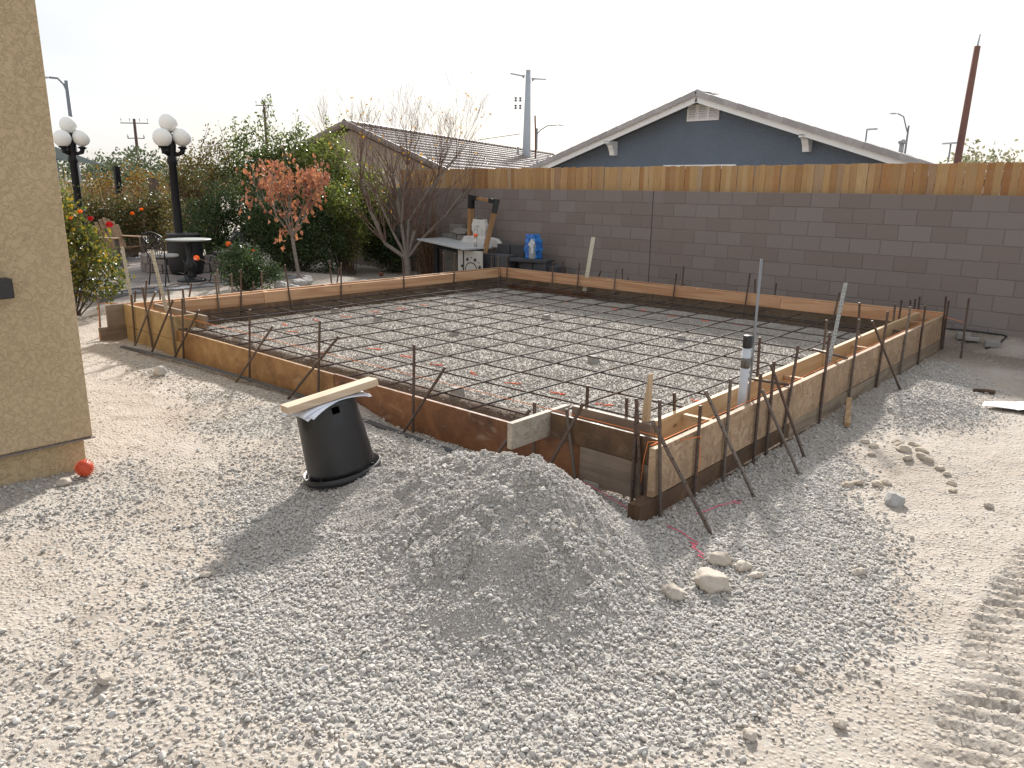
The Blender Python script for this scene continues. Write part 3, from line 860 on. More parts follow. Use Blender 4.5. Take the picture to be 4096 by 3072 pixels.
STAKES = {
  'right_up': [(-2.005,3.62,-0.06,-2.005,3.521,0.727),(-2.005,4.022,-0.06,-2.005,4.011,0.593),(-2.005,4.418,-0.06,-2.005,4.394,0.69),(-2.005,4.883,-0.086,-2.005,4.861,0.645),(-2.005,5.096,-0.064,-2.005,5.072,0.695),(-2.005,5.358,-0.06,-2.005,5.495,0.743),(-2.005,6.15,-0.06,-2.005,6.15,0.758),(-2.005,6.859,-0.06,-2.005,6.863,0.783),(-2.005,7.662,-0.06,-2.005,7.717,0.757),(-2.005,8.482,-0.06,-2.005,8.512,0.72),(-2.005,9.202,-0.06,-2.005,9.132,0.67),(-2.005,10.247,-0.06,-2.005,10.062,0.683),(-2.005,10.311,-0.06,-2.005,10.24,0.616)],
  'right_br': [(-1.659,3.641,-0.06,-1.975,3.399,0.643),(-1.727,4.331,-0.06,-1.975,3.998,0.692),(-1.654,4.887,-0.06,-1.975,4.832,0.539),(-1.764,5.259,-0.06,-1.975,4.935,0.702),(-1.751,7.701,-0.06,-1.975,7.139,0.737)],
  'right_in': [(-2.37,4.43,-0.06,-2.37,4.35,0.538),(-2.37,5.71,-0.06,-2.37,5.657,0.736),(-2.37,7.154,-0.06,-2.37,7.139,0.698),(-2.37,8.264,-0.06,-2.37,8.055,0.766),(-2.37,9.468,-0.06,-2.37,9.366,0.624),(-2.37,9.617,-0.06,-2.37,9.626,0.647)],
  'back_corner': [(-2.473,10.62,-0.06,-2.513,10.62,0.53),(-2.44,10.62,-0.06,-2.459,10.62,0.548),(-2.386,10.62,-0.06,-2.412,10.62,0.583)],
  'free_right': [(-1.719,9.896,-0.06,-1.738,9.893,0.704)],
  'back_in': [(-8.05,10.2,-0.06,-8.027,10.2,0.648),(-7.527,10.2,-0.06,-7.471,10.2,0.672),(-6.799,10.2,-0.06,-6.741,10.2,0.625),(-5.722,10.2,-0.06,-5.66,10.2,0.641),(-4.557,10.2,-0.06,-4.507,10.2,0.741),(-3.336,10.2,-0.06,-3.265,10.2,0.595)],
  'back_out': [(-8.061,10.55,-0.06,-8.088,10.55,0.634),(-7.9,10.55,-0.06,-8.015,10.55,0.542),(-7.52,10.55,-0.06,-7.277,10.55,0.53),(-6.815,10.55,-0.06,-6.854,10.55,0.6),(-6.63,10.55,-0.06,-6.745,10.55,0.454),(-5.734,10.55,-0.06,-5.742,10.55,0.72),(-5.58,10.55,-0.06,-5.714,10.55,0.46),(-4.528,10.55,-0.06,-4.578,10.55,0.622)],
  'back_pale': [(-4.301,10.6,-0.06,-4.277,10.6,0.59)],
  'far_corner': [(-9.257,10.19,-0.06,-9.291,10.19,0.66),(-9.08,10.19,-0.06,-9.067,10.19,0.675)],
  'left_in': [(-9.25,4.791,-0.06,-9.25,4.764,0.729),(-9.25,5.071,-0.06,-9.25,5.126,0.766),(-9.25,5.872,-0.06,-9.25,5.784,0.788),(-9.25,6.686,-0.06,-9.25,6.723,0.755),(-9.25,7.943,-0.06,-9.25,7.895,0.794),(-9.25,9.019,-0.06,-9.25,9.053,0.77)],
  'left_out': [(-9.66,5.009,-0.06,-9.66,5.015,0.742),(-9.66,5.191,-0.06,-9.66,5.211,0.672),(-9.66,5.483,-0.06,-9.66,5.529,0.532),(-9.66,5.632,-0.06,-9.66,5.667,0.673),(-9.66,6.847,-0.06,-9.66,6.812,0.76),(-9.66,6.823,-0.06,-9.66,6.982,0.637),(-9.66,9.183,-0.06,-9.66,9.178,0.754),(-9.66,3.96,-0.06,-9.66,4.074,0.671),(-9.66,4.186,-0.06,-9.66,4.228,0.564),(-9.66,3.818,-0.06,-9.66,3.927,0.557),(-9.66,4.467,-0.06,-9.66,4.646,0.587),(-9.66,10.418,-0.06,-9.66,10.411,0.624),(-9.66,10.997,-0.06,-9.66,11.031,0.655)],
  'front_up': [(-6.638,3.68,-0.06,-6.532,3.68,0.698),(-5.494,3.68,-0.06,-5.4,3.68,0.729),(-4.234,3.68,-0.06,-4.198,3.68,0.697),(-3.02,3.68,-0.06,-3.019,3.68,0.481)],
  'front_br': [(-6.745,3.576,-0.06,-6.097,3.65,0.597),(-5.82,3.55,-0.06,-5.098,3.65,0.638),(-4.305,3.598,-0.06,-3.833,3.65,0.586),(-3.33,3.5,-0.06,-3.03,3.65,0.435)],
  'ret_br': [(-2.86,3.50,-0.06,-2.612,3.66,0.559)],
  'ret_up': [(-2.651,3.68,-0.06,-2.758,3.68,0.488),(-2.24,3.68,-0.06,-2.244,3.68,0.64),(-2.161,3.68,-0.06,-2.25,3.68,0.656)],
  'ret_in': [(-2.847,4.02,-0.06,-2.84,4.02,0.564),(-2.507,4.02,-0.06,-2.529,4.02,0.539)],
  'lret_up': [(-9.231,3.68,-0.06,-9.182,3.68,0.576),(-8.746,3.68,-0.06,-8.859,3.68,0.694),(-8.19,3.68,-0.06,-8.211,3.68,0.738),(-8.009,3.68,-0.06,-7.895,3.68,0.664)],
  'lret_br': [(-9.084,3.594,-0.06,-8.459,3.65,0.68),(-8.591,3.572,-0.06,-8.045,3.65,0.635),(-8.144,3.618,-0.06,-7.487,3.65,0.584)],
  'lret_in': [(-8.322,3.9,-0.06,-8.335,3.9,0.708)],
  'lfree': [(-9.72,3.48,-0.06,-9.711,3.504,0.545)],
}
SHIM = thing('torn_plywood_offcut', 'torn pale wooden offcut standing on end at the near corner form', 'offcut', (-2.345, 3.965, 0.432))
obj('splinter', mbp, wood('offcut_wood', 'z', (0.55, 0.43, 0.29), (0.42, 0.30, 0.18), knots=False), SHIM)

# ------------------------------------------------------------------ steel stakes
M_STAKE = metal_rust('stake_steel', (0.085, 0.075, 0.068), (0.115, 0.062, 0.042), (0.20, 0.175, 0.15))
def stake_mesh():
    mb = MB()
    prof = [(0.4, 0.0), (0.98, 0.05), (1.0, 0.1), (1.0, 0.25), (1.0, 0.5), (1.0, 0.75), (1.0, 0.982), (1.12, 0.985), (1.15, 0.994), (1.05, 1.0)]
    mb.lathe([(r*0.0112, z) for r, z in prof], n=10)
    return mb.mesh('stake', True)
def stake_hole_mesh():
    mb = MB()
    for k in range(9):
        z = 0.1 + 0.1*k
        mb.obox((0, 0.0114, z), (0.0034, 0, 0), (0, 0.0006, 0), (0, 0, 0.0045))
        mb.obox((0, -0.0114, z), (0.0034, 0, 0), (0, 0.0006, 0), (0, 0, 0.0045))
    return mb.mesh('nail_holes')
SM = stake_mesh(); SH = stake_hole_mesh()
SM.materials.append(M_STAKE)
for o_ in list(bpy.data.objects):
    if o_.name.startswith('spreader_pin') and not len(o_.data.materials): o_.data.materials.append(M_STAKE)
M_HOLE = plain('hole_black', (0.012, 0.01, 0.009), (0.008, 0.007, 0.006), 10, 0.9)
SH.materials.append(M_HOLE)
ORD = ['first', 'second', 'third', 'fourth', 'fifth', 'sixth', 'seventh', 'eighth', 'ninth', 'tenth', 'eleventh', 'twelfth', 'thirteenth', 'fourteenth']
def put_stake(row, label, group, hole=False, name='steel_stake'):
    p = Vector(row[:3]); q = Vector(row[3:])
    d = q-p
    o = bpy.data.objects.new(name, SM); COL.objects.link(o)
    o.location = p
    o.rotation_mode = 'QUATERNION'
    o.rotation_quaternion = d.to_track_quat('Z', 'Y') @ Euler((0, 0, random.uniform(0, 6.28))).to_quaternion()
    k = random.uniform(0.94, 1.06)
    o.scale = (k, k, d.length)
    tag(o, label, 'stake', group)
    if hole:
        h = bpy.data.objects.new('nail_holes', SH); COL.objects.link(h); h.parent = o; h['kind'] = 'stuff'
    return o
def stakes(key, fmt, group, order=None, hole=False):
    rows = STAKES[key]
    if order: rows = sorted(rows, key=order)
    for i, r in enumerate(rows):
        put_stake(r, fmt % ORD[i], group, hole)
stakes('right_up', '%s upright steel stake from the near corner along the right form', 'upright stakes outside the right form', lambda r: r[1], True)
stakes('right_br', '%s slanting steel brace from the near corner against the right form', 'slanting braces of the right form', lambda r: r[1], True)
stakes('right_in', '%s steel stake from the front on the inner side of the right form', 'stakes inside the right form', lambda r: r[1], True)
stakes('back_corner', '%s from left of three steel stakes behind the back right corner', 'stakes behind the back right corner', lambda r: r[0])
stakes('free_right', '%s rusty steel stake standing free right of the slab, holding an orange string', 'stakes standing free')
stakes('back_in', '%s steel stake from left against the inner face of the far form', 'stakes inside the far form', lambda r: r[0])
stakes('back_out', '%s dark steel stake from left between the far form and block wall', 'stakes behind the far form', lambda r: r[0])
stakes('back_pale', '%s and only pale short stake between far form and block wall', 'pale stakes')
stakes('far_corner', '%s steel stake from left in the far inside corner of the forms', 'stakes in the far corner', lambda r: r[0])
stakes('left_in', '%s steel stake from the front against the inner face of the left form', 'stakes inside the left form', lambda r: r[1])
stakes('left_out', '%s steel stake from the front on the garden side of the left form', 'stakes on the garden side of the left form', lambda r: r[1])
stakes('front_up', '%s upright steel stake from left along the low front form', 'upright stakes of the front form', lambda r: r[0], True)
stakes('front_br', '%s slanting steel brace from left along the low front form', 'slanting braces of the front form', lambda r: r[0], True)
put_stake(STAKES['ret_br'][0], 'purplish slanting steel brace leaning on the near raised form behind the heap', 'braces of the near raised form', True)
stakes('ret_up', '%s upright steel stake from left on the face of the near raised form', 'stakes of the near raised form', lambda r: r[0], True)
stakes('ret_in', '%s steel stake from left just inside the near raised form', 'stakes inside the near raised form', lambda r: r[0], True)
stakes('lret_up', '%s upright steel stake from left on the tan far left corner form', 'stakes of the far left raised form', lambda r: r[0])
stakes('lret_br', '%s slanting steel brace from left on the tan far left corner form', 'braces of the far left raised form', lambda r: r[0])
put_stake(STAKES['lret_in'][0], 'dark steel stake between the two boards of the far left corner form', 'stakes inside the far left form')
put_stake(STAKES['lfree'][0], 'brown stake standing alone by the rose bush holding the orange string', 'stakes standing free')

# wooden stake leaning by the right form
ws = obj('wooden_stake', MB().beam((-1.80, 6.20, 0.02), (-1.955, 6.70, 0.10), 0.045, 0.045), wood('stake_wood', 'y', (0.46, 0.31, 0.17), (0.30, 0.18, 0.09), stain=(0.1, 0.06, 0.03), stain_amt=0.6), bevel=0.004)
tag(ws, 'short wooden stake lying at the foot of the right form', 'wooden stake')

# ------------------------------------------------------------------ reinforcing mat
M_BAR = metal_rust('rebar_steel', (0.04, 0.038, 0.038), (0.075, 0.038, 0.024), (0.10, 0.08, 0.07), 0.8, 0.0)
rm = thing('rebar_mat', 'grid of dark steel reinforcing bars tied over the gravel bed', 'rebar', (-5.8, 7.0, 0.15))
def bar_mesh(p, q, seed, r=0.0080):
    rr = random.Random(seed)
    p, q = Vector(p), Vector(q)
    n = max(6, int((q-p).length/0.35))
    a, b, c = rr.uniform(0, 6), rr.uniform(0, 6), rr.uniform(0.6, 1.2)
    d = (q-p).normalized(); s = d.cross(Vector((0,0,1)))
    pts = []
    for i in range(n+1):
        t = i/n
        pts.append(p.lerp(q, t) + s*(0.010*math.sin(t*7*c+a)) + Vector((0,0,0.006*math.sin(t*9*c+b))))
    return MB().tube(pts, r, 7)
YB = [4.10 + 0.488*k for k in range(13)]
XB = [-3.29 - 0.489*k for k in range(13)]
for i, yb in enumerate(YB):
    j = random.uniform(-0.02, 0.02)
    obj('cross_bar', bar_mesh((-9.33, yb+j, 0.222), (-2.5, yb-j, 0.222), i), M_BAR, rm, True)
for i, xb in enumerate([-2.80]+XB):
    j = random.uniform(-0.02, 0.02)
    obj('long_bar', bar_mesh((xb+j, 3.80, 0.2365), (xb-j, 10.30, 0.2365), 50+i), M_BAR, rm, True)
tw = MB()
for yb in YB[1:-1]:
    for xb in XB:
        if random.random() < 0.7:
            a = random.uniform(0, 3.1)
            c, s_ = math.cos(a)*0.02, math.sin(a)*0.02
            tw.tube([(xb-c*.6, yb-s_*.6, 0.215), (xb, yb, 0.248), (xb+c, yb+s_, 0.262+random.uniform(0, .02))], 0.0018, 4)
obj('tie_wire', tw, plain('tie_wire_steel', (0.06, 0.055, 0.05), (0.03, 0.028, 0.025), 20, 0.5, metal=0.5), rm, kind='stuff')
# trench bars down in the left and back footings
for i, (p, q) in enumerate((((-9.36, 3.95, 0.12), (-9.36, 10.3, 0.12)), ((-9.22, 3.95, 0.05), (-9.22, 10.3, 0.05)), ((-9.3, 10.34, 0.13), (-2.3, 10.34, 0.13)), ((-2.19, 4.0, 0.12), (-2.19, 10.3, 0.12)))):
    obj('trench_bar', bar_mesh(p, q, 90+i), M_BAR, rm, True)

M_CONC = plain('spacer_concrete', (0.36, 0.345, 0.32), (0.26, 0.245, 0.225), 25, 0.9, 0.4, rnd=0.15)
def dobie_mesh():
    mb = MB()
    a, b, h = 0.048, 0.038, 0.075
    mb.add([(-a,-a,0),(a,-a,0),(a,a,0),(-a,a,0),(-b,-b,h),(b,-b,h),(b,b,h),(-b,b,h)], [(0,3,2,1),(4,5,6,7),(0,1,5,4),(1,2,6,5),(2,3,7,6),(3,0,4,7)])
    return mb.mesh('spacer_block')
DM = dobie_mesh()
DOB = [(-4.40,4.33),(-6.47,4.37),(-7.87,4.27),(-4.32,6.2),(-6.35,6.2),(-7.79,6.21),(-8.68,6.17),(-4.24,7.85),(-6.29,7.87),(-7.67,7.82),(-6.0,9.53),(-7.63,9.54),(-8.58,9.5)]
rowname = {0: 'front row', 1: 'second row', 2: 'third row', 3: 'back row'}
cnt = {}
for (x, y) in DOB:
    rw = 0 if y < 5 else 1 if y < 7 else 2 if y < 9 else 3
for rw, lo, hi in ((0, 4, 5), (1, 6, 7), (2, 7.5, 8.5), (3, 9, 10)):
    row = sorted([p for p in DOB if lo < p[1] < hi])
    for i, (x, y) in enumerate(row):
        o = place('spacer_block', DM, M_CONC, (x, y, float(hz(x, y))-0.008), (0, 0, random.uniform(-0.3, 0.3)))
        tag(o, '%s from left of the small concrete blocks holding up the bars, %s' % (ORD[i], rowname[rw]), 'spacer block', 'concrete spacer blocks under the rebar')

# orange paint marks on the gravel bed: lumps of painted stones
M_PAINT = plain('marking_paint', (0.85, 0.16, 0.05), (0.75, 0.12, 0.04), 40, 0.8)
PM = [bpy.data.meshes.new_from_object(o) if False else pebble_mesh('painted_stone', 40+i, sub=1) for i, o in enumerate([0,1,2])]
for me in PM: me.materials.append(M_PAINT)
MARKS = [(-8.34,5.15),(-8.33,5.63),(-8.30,6.08),(-8.34,6.59),(-8.33,7.05),(-8.36,7.54),(-7.85,4.96),(-6.37,5.01),(-5.86,5.01),(-5.35,4.98),(-4.84,4.97),(-4.32,4.95),(-3.82,4.95),(-3.31,4.94),(-7.12,9.32),(-6.16,9.32),(-5.79,9.5),(-5.20,9.36),(-4.71,9.35),(-4.22,9.37),(-2.81,5.57),(-2.80,4.50),(-2.79,4.38)]
side = {'left': 0, 'front': 0, 'back': 0, 'right': 0}
def mark_mesh(seed):
    mb = MB(); rr = random.Random(seed)
    for k in range(10):
        t = k/9-0.5
        x = t*0.13 + rr.uniform(-.012, .012); y = rr.uniform(-0.018, 0.018)
        mb.ball((x, y, 0.0), rr.uniform(0.007, 0.013), 6, 4, (1.1, 0.8, 0.6))
    return mb.mesh('paint_mark')
MKM = [mark_mesh(i) for i in range(4)]
for i, (x, y) in enumerate(MARKS):
    sd = 'left' if x < -8.2 else 'front' if y < 5.1 and x < -3 else 'back' if y > 9 else 'right'
    side[sd] += 1
    o = place('paint_mark', MKM[i % 4], M_PAINT, (x, y, float(hz(x, y))+0.008), (0, 0, random.uniform(-0.5, 0.8)))
    tag(o, '%s orange spray mark on the gravel bed, %s line' % (ORD[side[sd]-1], sd), 'paint mark', 'orange spray marks on the gravel bed')

# ------------------------------------------------------------------ hold-down straps
M_GALV = plain('galvanised_strap', (0.40, 0.41, 0.40), (0.31, 0.32, 0.31), 14, 0.5, 0.1, metal=0.25)
def strap(label, b, t, wdir, width=0.058, mat=None, hook=False):
    b, t = Vector(b), Vector(t)
    root = thing('steel_strap', label, 'strap', b, 'perforated hold-down straps')
    w = Vector(wdir).normalized(); d = (t-b).normalized(); nrm = d.cross(w).normalized()
    L_ = (t-b).length
    mb = MB(); mb.obox((b+t)/2, d*(L_/2), w*(width/2), nrm*0.0015)
    obj('plate', mb, mat or M_GALV, root, bevel=0.001)
    hb = MB()
    k = 0.03; i = 0
    while k < L_-0.02:
        c = b + d*k
        for s_ in ((-1, 1) if i % 2 == 0 else (0,)):
            for nn in (-1, 1):
                hb.obox(c + w*(s_*width*0.27) + nrm*(nn*0.0019), d*0.005, w*0.004, nrm*0.0002)
        k += 0.032; i += 1
    obj('nail_holes', hb, M_HOLE, root, kind='stuff')
    return root
strap('leaning perforated steel strap left of the tan corner form', (-9.481, 3.80, 0.38), (-9.59, 3.80, 1.10), (1, 0.3, 0))
strap('perforated steel strap rising from the middle of the tan corner form', (-8.576, 3.82, 0.34), (-8.79, 3.80, 1.10), (1, 0.3, 0))
strap('pale perforated steel strap standing at the far form against the wall', (-7.45, 10.33, 0.16), (-7.306, 10.33, 1.095), (1, 0.1, 0), 0.075, plain('pale_strap', (0.66, 0.64, 0.52), (0.55, 0.53, 0.43), 10, 0.6))
strap('grey perforated steel strap rising between the boards of the right form', (-2.15, 6.63, 0.30), (-2.15, 6.845, 1.085), (0.35, 1, 0), 0.052)

# ------------------------------------------------------------------ pipe and conduit
pv = thing('pvc_pipe', 'white plastic pipe stub with black cap and tape inside the right form', 'pipe', (-2.18, 4.99, 0.0))
M_PVC = plain('pvc_white', (0.55, 0.58, 0.62), (0.48, 0.51, 0.56), 6, 0.35)
M_TAPE = plain('black_tape', (0.02, 0.02, 0.022), (0.012, 0.012, 0.013), 20, 0.45)
M_DUCT = plain('duct_tape_grey', (0.16, 0.145, 0.13), (0.10, 0.09, 0.08), 30, 0.5)
def P_(t): return (-2.18, 4.985+0.013*t/0.86, t)
obj('pipe', MB().tube([P_(-0.05), P_(0.4), P_(0.79)], 0.030, 20), M_PVC, pv, True)
obj('cap', MB().tube([P_(0.775), P_(0.78), P_(0.86), P_(0.864)], [0.0305, 0.0325, 0.0325, 0.030], 20), M_TAPE, pv, True)
obj('tape_band', MB().tube([P_(0.632), P_(0.665), P_(0.705)], [0.0315, 0.033, 0.0315], 18), M_DUCT, pv, True)
obj('tape_tail', MB().obox((-2.16, 4.962, 0.665), (0.008, -0.010, 0.003), (0, 0, 0.022), (0.002, 0.002, 0)), M_DUCT, pv)
cd = obj('conduit_rod', MB().tube([(-2.15, 5.035, 0.1), (-2.155, 5.045, 0.865), (-2.175, 5.09, 1.392)], [0.009, 0.009, 0.009], 12), plain('conduit_grey', (0.25, 0.26, 0.28), (0.2, 0.21, 0.22), 9, 0.4, metal=0.4), smooth=True)
tag(cd, 'tall thin grey conduit sticking up behind the white pipe stub', 'conduit')

# ------------------------------------------------------------------ strings
M_STR = plain('orange_string', (0.9, 0.27, 0.05), (0.8, 0.2, 0.04), 60, 0.8)
M_PINK = plain('pink_string', (0.75, 0.12, 0.2), (0.65, 0.08, 0.15), 60, 0.8)
def string(name, pts, mat, label, r=0.0022, cat='string', grp='builder strings'):
    o = obj(name, MB().tube(pts, r, 5), mat, smooth=True)
    return tag(o, label, cat, grp)
def arc(p, q, sag, n=8):
    p, q = Vector(p), Vector(q)
    return [p.lerp(q, i/n) - Vector((0,0,sag*4*(i/n)*(1-i/n))) for i in range(n+1)]
string('string_line', arc((-9.71, 3.50, 0.43), (-9.49, 3.745, 0.437), 0.0, 2) + arc((-9.4, 3.748, 0.437), (-2.08, 3.745, 0.437), 0.006, 12) + [(-2.07, 3.66, 0.437), (-2.14, 3.655, 0.42), (-2.16, 3.652, 0.3), (-2.17, 3.652, 0.16)], M_STR, 'orange string stretched along the front of the slab')
string('string_line', [(-2.006, 4.037, 0.13), (-1.99, 4.034, 0.25), (-2.004, 4.03, 0.36), (-1.99, 4.02, 0.40)] + arc((-2.07, 3.56, 0.437), (-2.072, 10.30, 0.438), 0.002, 10), M_STR, 'orange string stretched along the top of the right form')
string('string_line', arc((-2.40, 10.47, 0.438), (-1.735, 9.893, 0.42), 0.0, 4) , M_STR, 'orange string tied between the back corner and the free stake', 0.0025)
string('string_tail', [(-9.71, 3.49, 0.43), (-9.69, 3.48, 0.3), (-9.63, 3.44, 0.15), (-9.5, 3.40, 0.02)], M_STR, 'loose orange string end hanging from the lone brown stake')
def on_ground(pts, lift=0.012): return [(x, y, float(hz(x, y))+lift) for x, y in pts]
string('string_scrap', on_ground([(-1.90,3.52),(-1.88,3.49),(-1.83,3.50),(-1.787,3.49),(-1.74,3.46),(-1.669,3.43),(-1.66,3.41),(-1.70,3.40),(-1.649,3.374),(-1.66,3.35),(-1.577,3.323),(-1.60,3.30),(-1.56,3.29)], 0.022), M_PINK, 'pink string scrap lying on the gravel by the boulders', 0.003)
string('string_scrap', on_ground([(-1.85,3.75),(-1.83,3.83),(-1.81,3.97),(-1.797,4.065),(-1.79,4.14),(-1.765,4.168),(-1.75,4.12),(-1.785,4.10)], 0.022), M_PINK, 'pink string scrap lying beside the foot of the right form', 0.003)
string('string_scrap', [(-2.62, 3.66, 0.05), (-2.45, 3.64, 0.03), (-2.21, 3.58, 0.01), (-2.12, 3.50, 0.005)], M_PINK, 'pink string stretched low under the near corner form', 0.0025)

# spare bars lying along the front form
def spare(y0, dz, label):
    pts = [(-8.95, 3.40), (-8.0, 3.52), (-7.7, 3.56), (-6.7, 3.60), (-5.8, 3.62), (-4.6, 3.545), (-3.9, 3.515), (-3.4, 3.49)]
    P = [(x, y+y0, max(0.012, float(hz(x, y+y0))*0.6)+0.012+dz) for x, y in pts]
    o = obj('spare_rebar', MB().tube(P, 0.0075, 8), plain('spare_bar_steel', (0.10, 0.105, 0.115), (0.06, 0.06, 0.065), 30, 0.45, 0.4, metal=0.4) if 'spare_bar_steel' not in bpy.data.materials else bpy.data.materials['spare_bar_steel'], smooth=True)
    tag(o, label, 'rebar', 'spare bars lying along the front form')
spare(0.0, 0.0, 'nearest of three loose steel bars lying along the front form')
spare(0.018, 0.0, 'middle of three loose steel bars lying along the front form')
spare(0.036, 0.002, 'farthest of three loose steel bars lying along the front form')
# mudsill block under the near form
o = obj('concrete_block', MB().box(-2.62, -2.50, 3.70, 3.80, -0.05, 0.045), M_CONC, bevel=0.005); tag(o, 'small concrete block wedged under the near raised form', 'concrete block')

# ================================================================== BLOCK WALL AND FENCE
WP = Vector((-6.7576, 11.2161, 1.8455)); WD = Vector((0.99941907, -0.03408118, 0)); WN = Vector((0.03408118, 0.99941907, 0))
WANG = math.atan2(WD.y, WD.x)
def wpt(u, v, z): return WP + WD*u + WN*v + Vector((0, 0, z-WP.z))
def block_mat():
    m, nt, b, out = _nt('wall_block')
    v = _vec(nt)
    n1 = _noise(nt, v, 260, 3, 0.8); n2 = _noise(nt, v, 3.0, 5, 0.6)
    c = _ramp(nt, n1, [(0.3, (0.19, 0.158, 0.145)), (0.6, (0.245, 0.208, 0.192)), (0.8, (0.30, 0.262, 0.243))])
    c = _mix(nt, _mr(nt, n2, 0.35, 0.75, 0, 0.4), c, (0.195, 0.168, 0.157))
    st = _noise(nt, _vec(nt, (0.5, 1, 2.2)), 1.1, 6, 0.7, 0.6)
    c = _mix(nt, _mr(nt, st, 0.55, 0.75, 0, 0.35), c, (0.29, 0.265, 0.245))
    c = _mix(nt, _mr(nt, st, 0.42, 0.28, 0, 0.4), c, (0.12, 0.10, 0.09))
    h = nt.nodes.new('ShaderNodeHueSaturation'); nt.links.new(c, h.inputs['Color'])
    rv = _rnd(nt)
    nt.links.new(_mr(nt, rv, 0, 1, 0.93, 1.07), h.inputs['Value']); nt.links.new(_mr(nt, rv, 0.0, 1.0, 1.1, 0.8), h.inputs['Saturation'])
    _setc(nt, b, h.outputs[0], 0.93, 0, 0.2)
    _bump(nt, b, n1, 0.35, 0.004)
    return m
M_BLOCK = block_mat()
M_MORTAR = plain('mortar', (0.215, 0.18, 0.165), (0.175, 0.147, 0.134), 40, 0.95, 0.3)
wall = thing('block_wall', 'long brown concrete block wall behind the slab', 'wall', wpt(0, 0.1, 0))
def blk_mesh(w, h=0.2032, d=0.10):
    g = 0.0048
    mb = MB(); x0, x1, z0, z1 = -w/2+g, w/2-g, g, h-g
    e = 0.0035
    V = [(x0+e, 0, z0+e), (x1-e, 0, z0+e), (x1-e, 0, z1-e), (x0+e, 0, z1-e),
         (x0, e, z0), (x1, e, z0), (x1, e, z1), (x0, e, z1), (x0, d, z0), (x1, d, z0), (x1, d, z1), (x0, d, z1)]
    F = [(0,1,2,3)] + [(k, 4+k, 4+(k+1)%4, (k+1)%4) for k in range(4)] + [(4+k, 8+k, 8+(k+1)%4, 4+(k+1)%4) for k in range(4)]
    mb.add(V, F)
    me = mb.mesh('block')
    bm = bmesh.new(); bm.from_mesh(me); bmesh.ops.recalc_face_normals(bm, faces=bm.faces); bm.to_mesh(me); bm.free()
    me.materials.append(M_BLOCK)
    return me
BF = blk_mesh(0.4064); BH = blk_mesh(0.2032)
NC = 10
U0, U1 = -5.9, 7.8
mbw = MB()
def wall_slab(mb, u0, u1, v0, v1, z0, z1):
    c = wpt((u0+u1)/2, (v0+v1)/2, (z0+z1)/2)
    mb.obox(c, WD*((u1-u0)/2), WN*((v1-v0)/2), (0, 0, (z1-z0)/2))
wall_slab(mbw, -13.6, -0.004, 0.0045, 0.15, -0.3, WP.z-0.006)
wall_slab(mbw, 0.008, 9.0, 0.0045, 0.15, -0.3, WP.z-0.006)
obj('mortar_core', mbw, M_MORTAR, wall)
count = 0
far_blocks = MB()
for c in range(NC):
    z = WP.z-0.2032*(c+1)
    first_half = (c % 2 == 0)
    for sgn in (1, -1):
        u = 0.006 if sgn > 0 else -0.002
        k = 0
        while abs(u) < (9.0 if sgn > 0 else 13.4):
            half = (k == 0 and first_half)
            w = 0.2032 if half else 0.4064
            uc = u + sgn*w/2
            if U0 < uc < U1 and (uc > -5.9) and not (uc > 5.9):
                o = bpy.data.objects.new('block', BH if half else BF); COL.objects.link(o)
                o.location = wpt(uc, random.uniform(-0.0015, 0.0015), z)
                o.rotation_euler = (0, 0, WANG)
                o.parent = wall; o.matrix_parent_inverse = Matrix.Translation(-Vector(wall.location))
                count += 1
            else:
                g = 0.0048
                ce = wpt(uc, 0.05, z+0.1016)
                far_blocks.obox(ce, WD*(w/2-g), WN*0.05, (0, 0, 0.1016-g))
            u += sgn*w; k += 1
obj('block_courses', far_blocks, M_BLOCK, wall, kind='stuff')
print('blocks', count)

def picket_mat():
    m, nt, b, out = _nt('fence_cedar')
    rv = _rnd(nt)
    v = _vec(nt, (1, 1, 0.07))
    add = nt.nodes.new('ShaderNodeVectorMath'); add.operation = 'ADD'
    cx = nt.nodes.new('ShaderNodeCombineXYZ'); nt.links.new(_math(nt, 'MULTIPLY', rv, 9.0), cx.inputs['X']); nt.links.new(_math(nt, 'MULTIPLY', rv, 5.0), cx.inputs['Z'])
    nt.links.new(v, add.inputs[0]); nt.links.new(cx.outputs[0], add.inputs[1])
    g = _noise(nt, add.outputs[0], 55, 5, 0.65, 0.6)
    c = _ramp(nt, rv, [(0.0, (0.42, 0.24, 0.09)), (0.22, (0.50, 0.33, 0.15)), (0.42, (0.32, 0.16, 0.055)), (0.6, (0.53, 0.37, 0.19)), (0.78, (0.38, 0.19, 0.065)), (0.9, (0.45, 0.36, 0.25)), (1.0, (0.30, 0.13, 0.045))])
    c = _mix(nt, _mr(nt, g, 0.35, 0.7, 0.0, 0.45), c, (0.27, 0.135, 0.05))
    a2 = nt.nodes.new('ShaderNodeVectorMath'); a2.operation = 'ADD'; v2 = _vec(nt, (1, 1, 0.55)); nt.links.new(v2, a2.inputs[0]); nt.links.new(cx.outputs[0], a2.inputs[1])
    kd = _vor(nt, a2.outputs[0], 7.0)
    c = _mix(nt, _mr(nt, kd, 0.07, 0.12, 0.8, 0.0), c, (0.15, 0.065, 0.025))
    big = _noise(nt, _vec(nt, (1, 1, 1), loc=(2, 3, 4)), 2.2, 5, 0.7)
    c = _mix(nt, _mr(nt, big, 0.5, 0.75, 0.0, 0.45), c, (0.36, 0.31, 0.24))
    _setc(nt, b, c, 0.8)
    _bump(nt, b, g, 0.25, 0.003)
    tr = nt.nodes.new('ShaderNodeBsdfTranslucent')
    return m
M_CEDAR = picket_mat()
M_CEDAR2 = M_CEDAR.copy(); M_CEDAR2.name = 'fence_cedar_red'
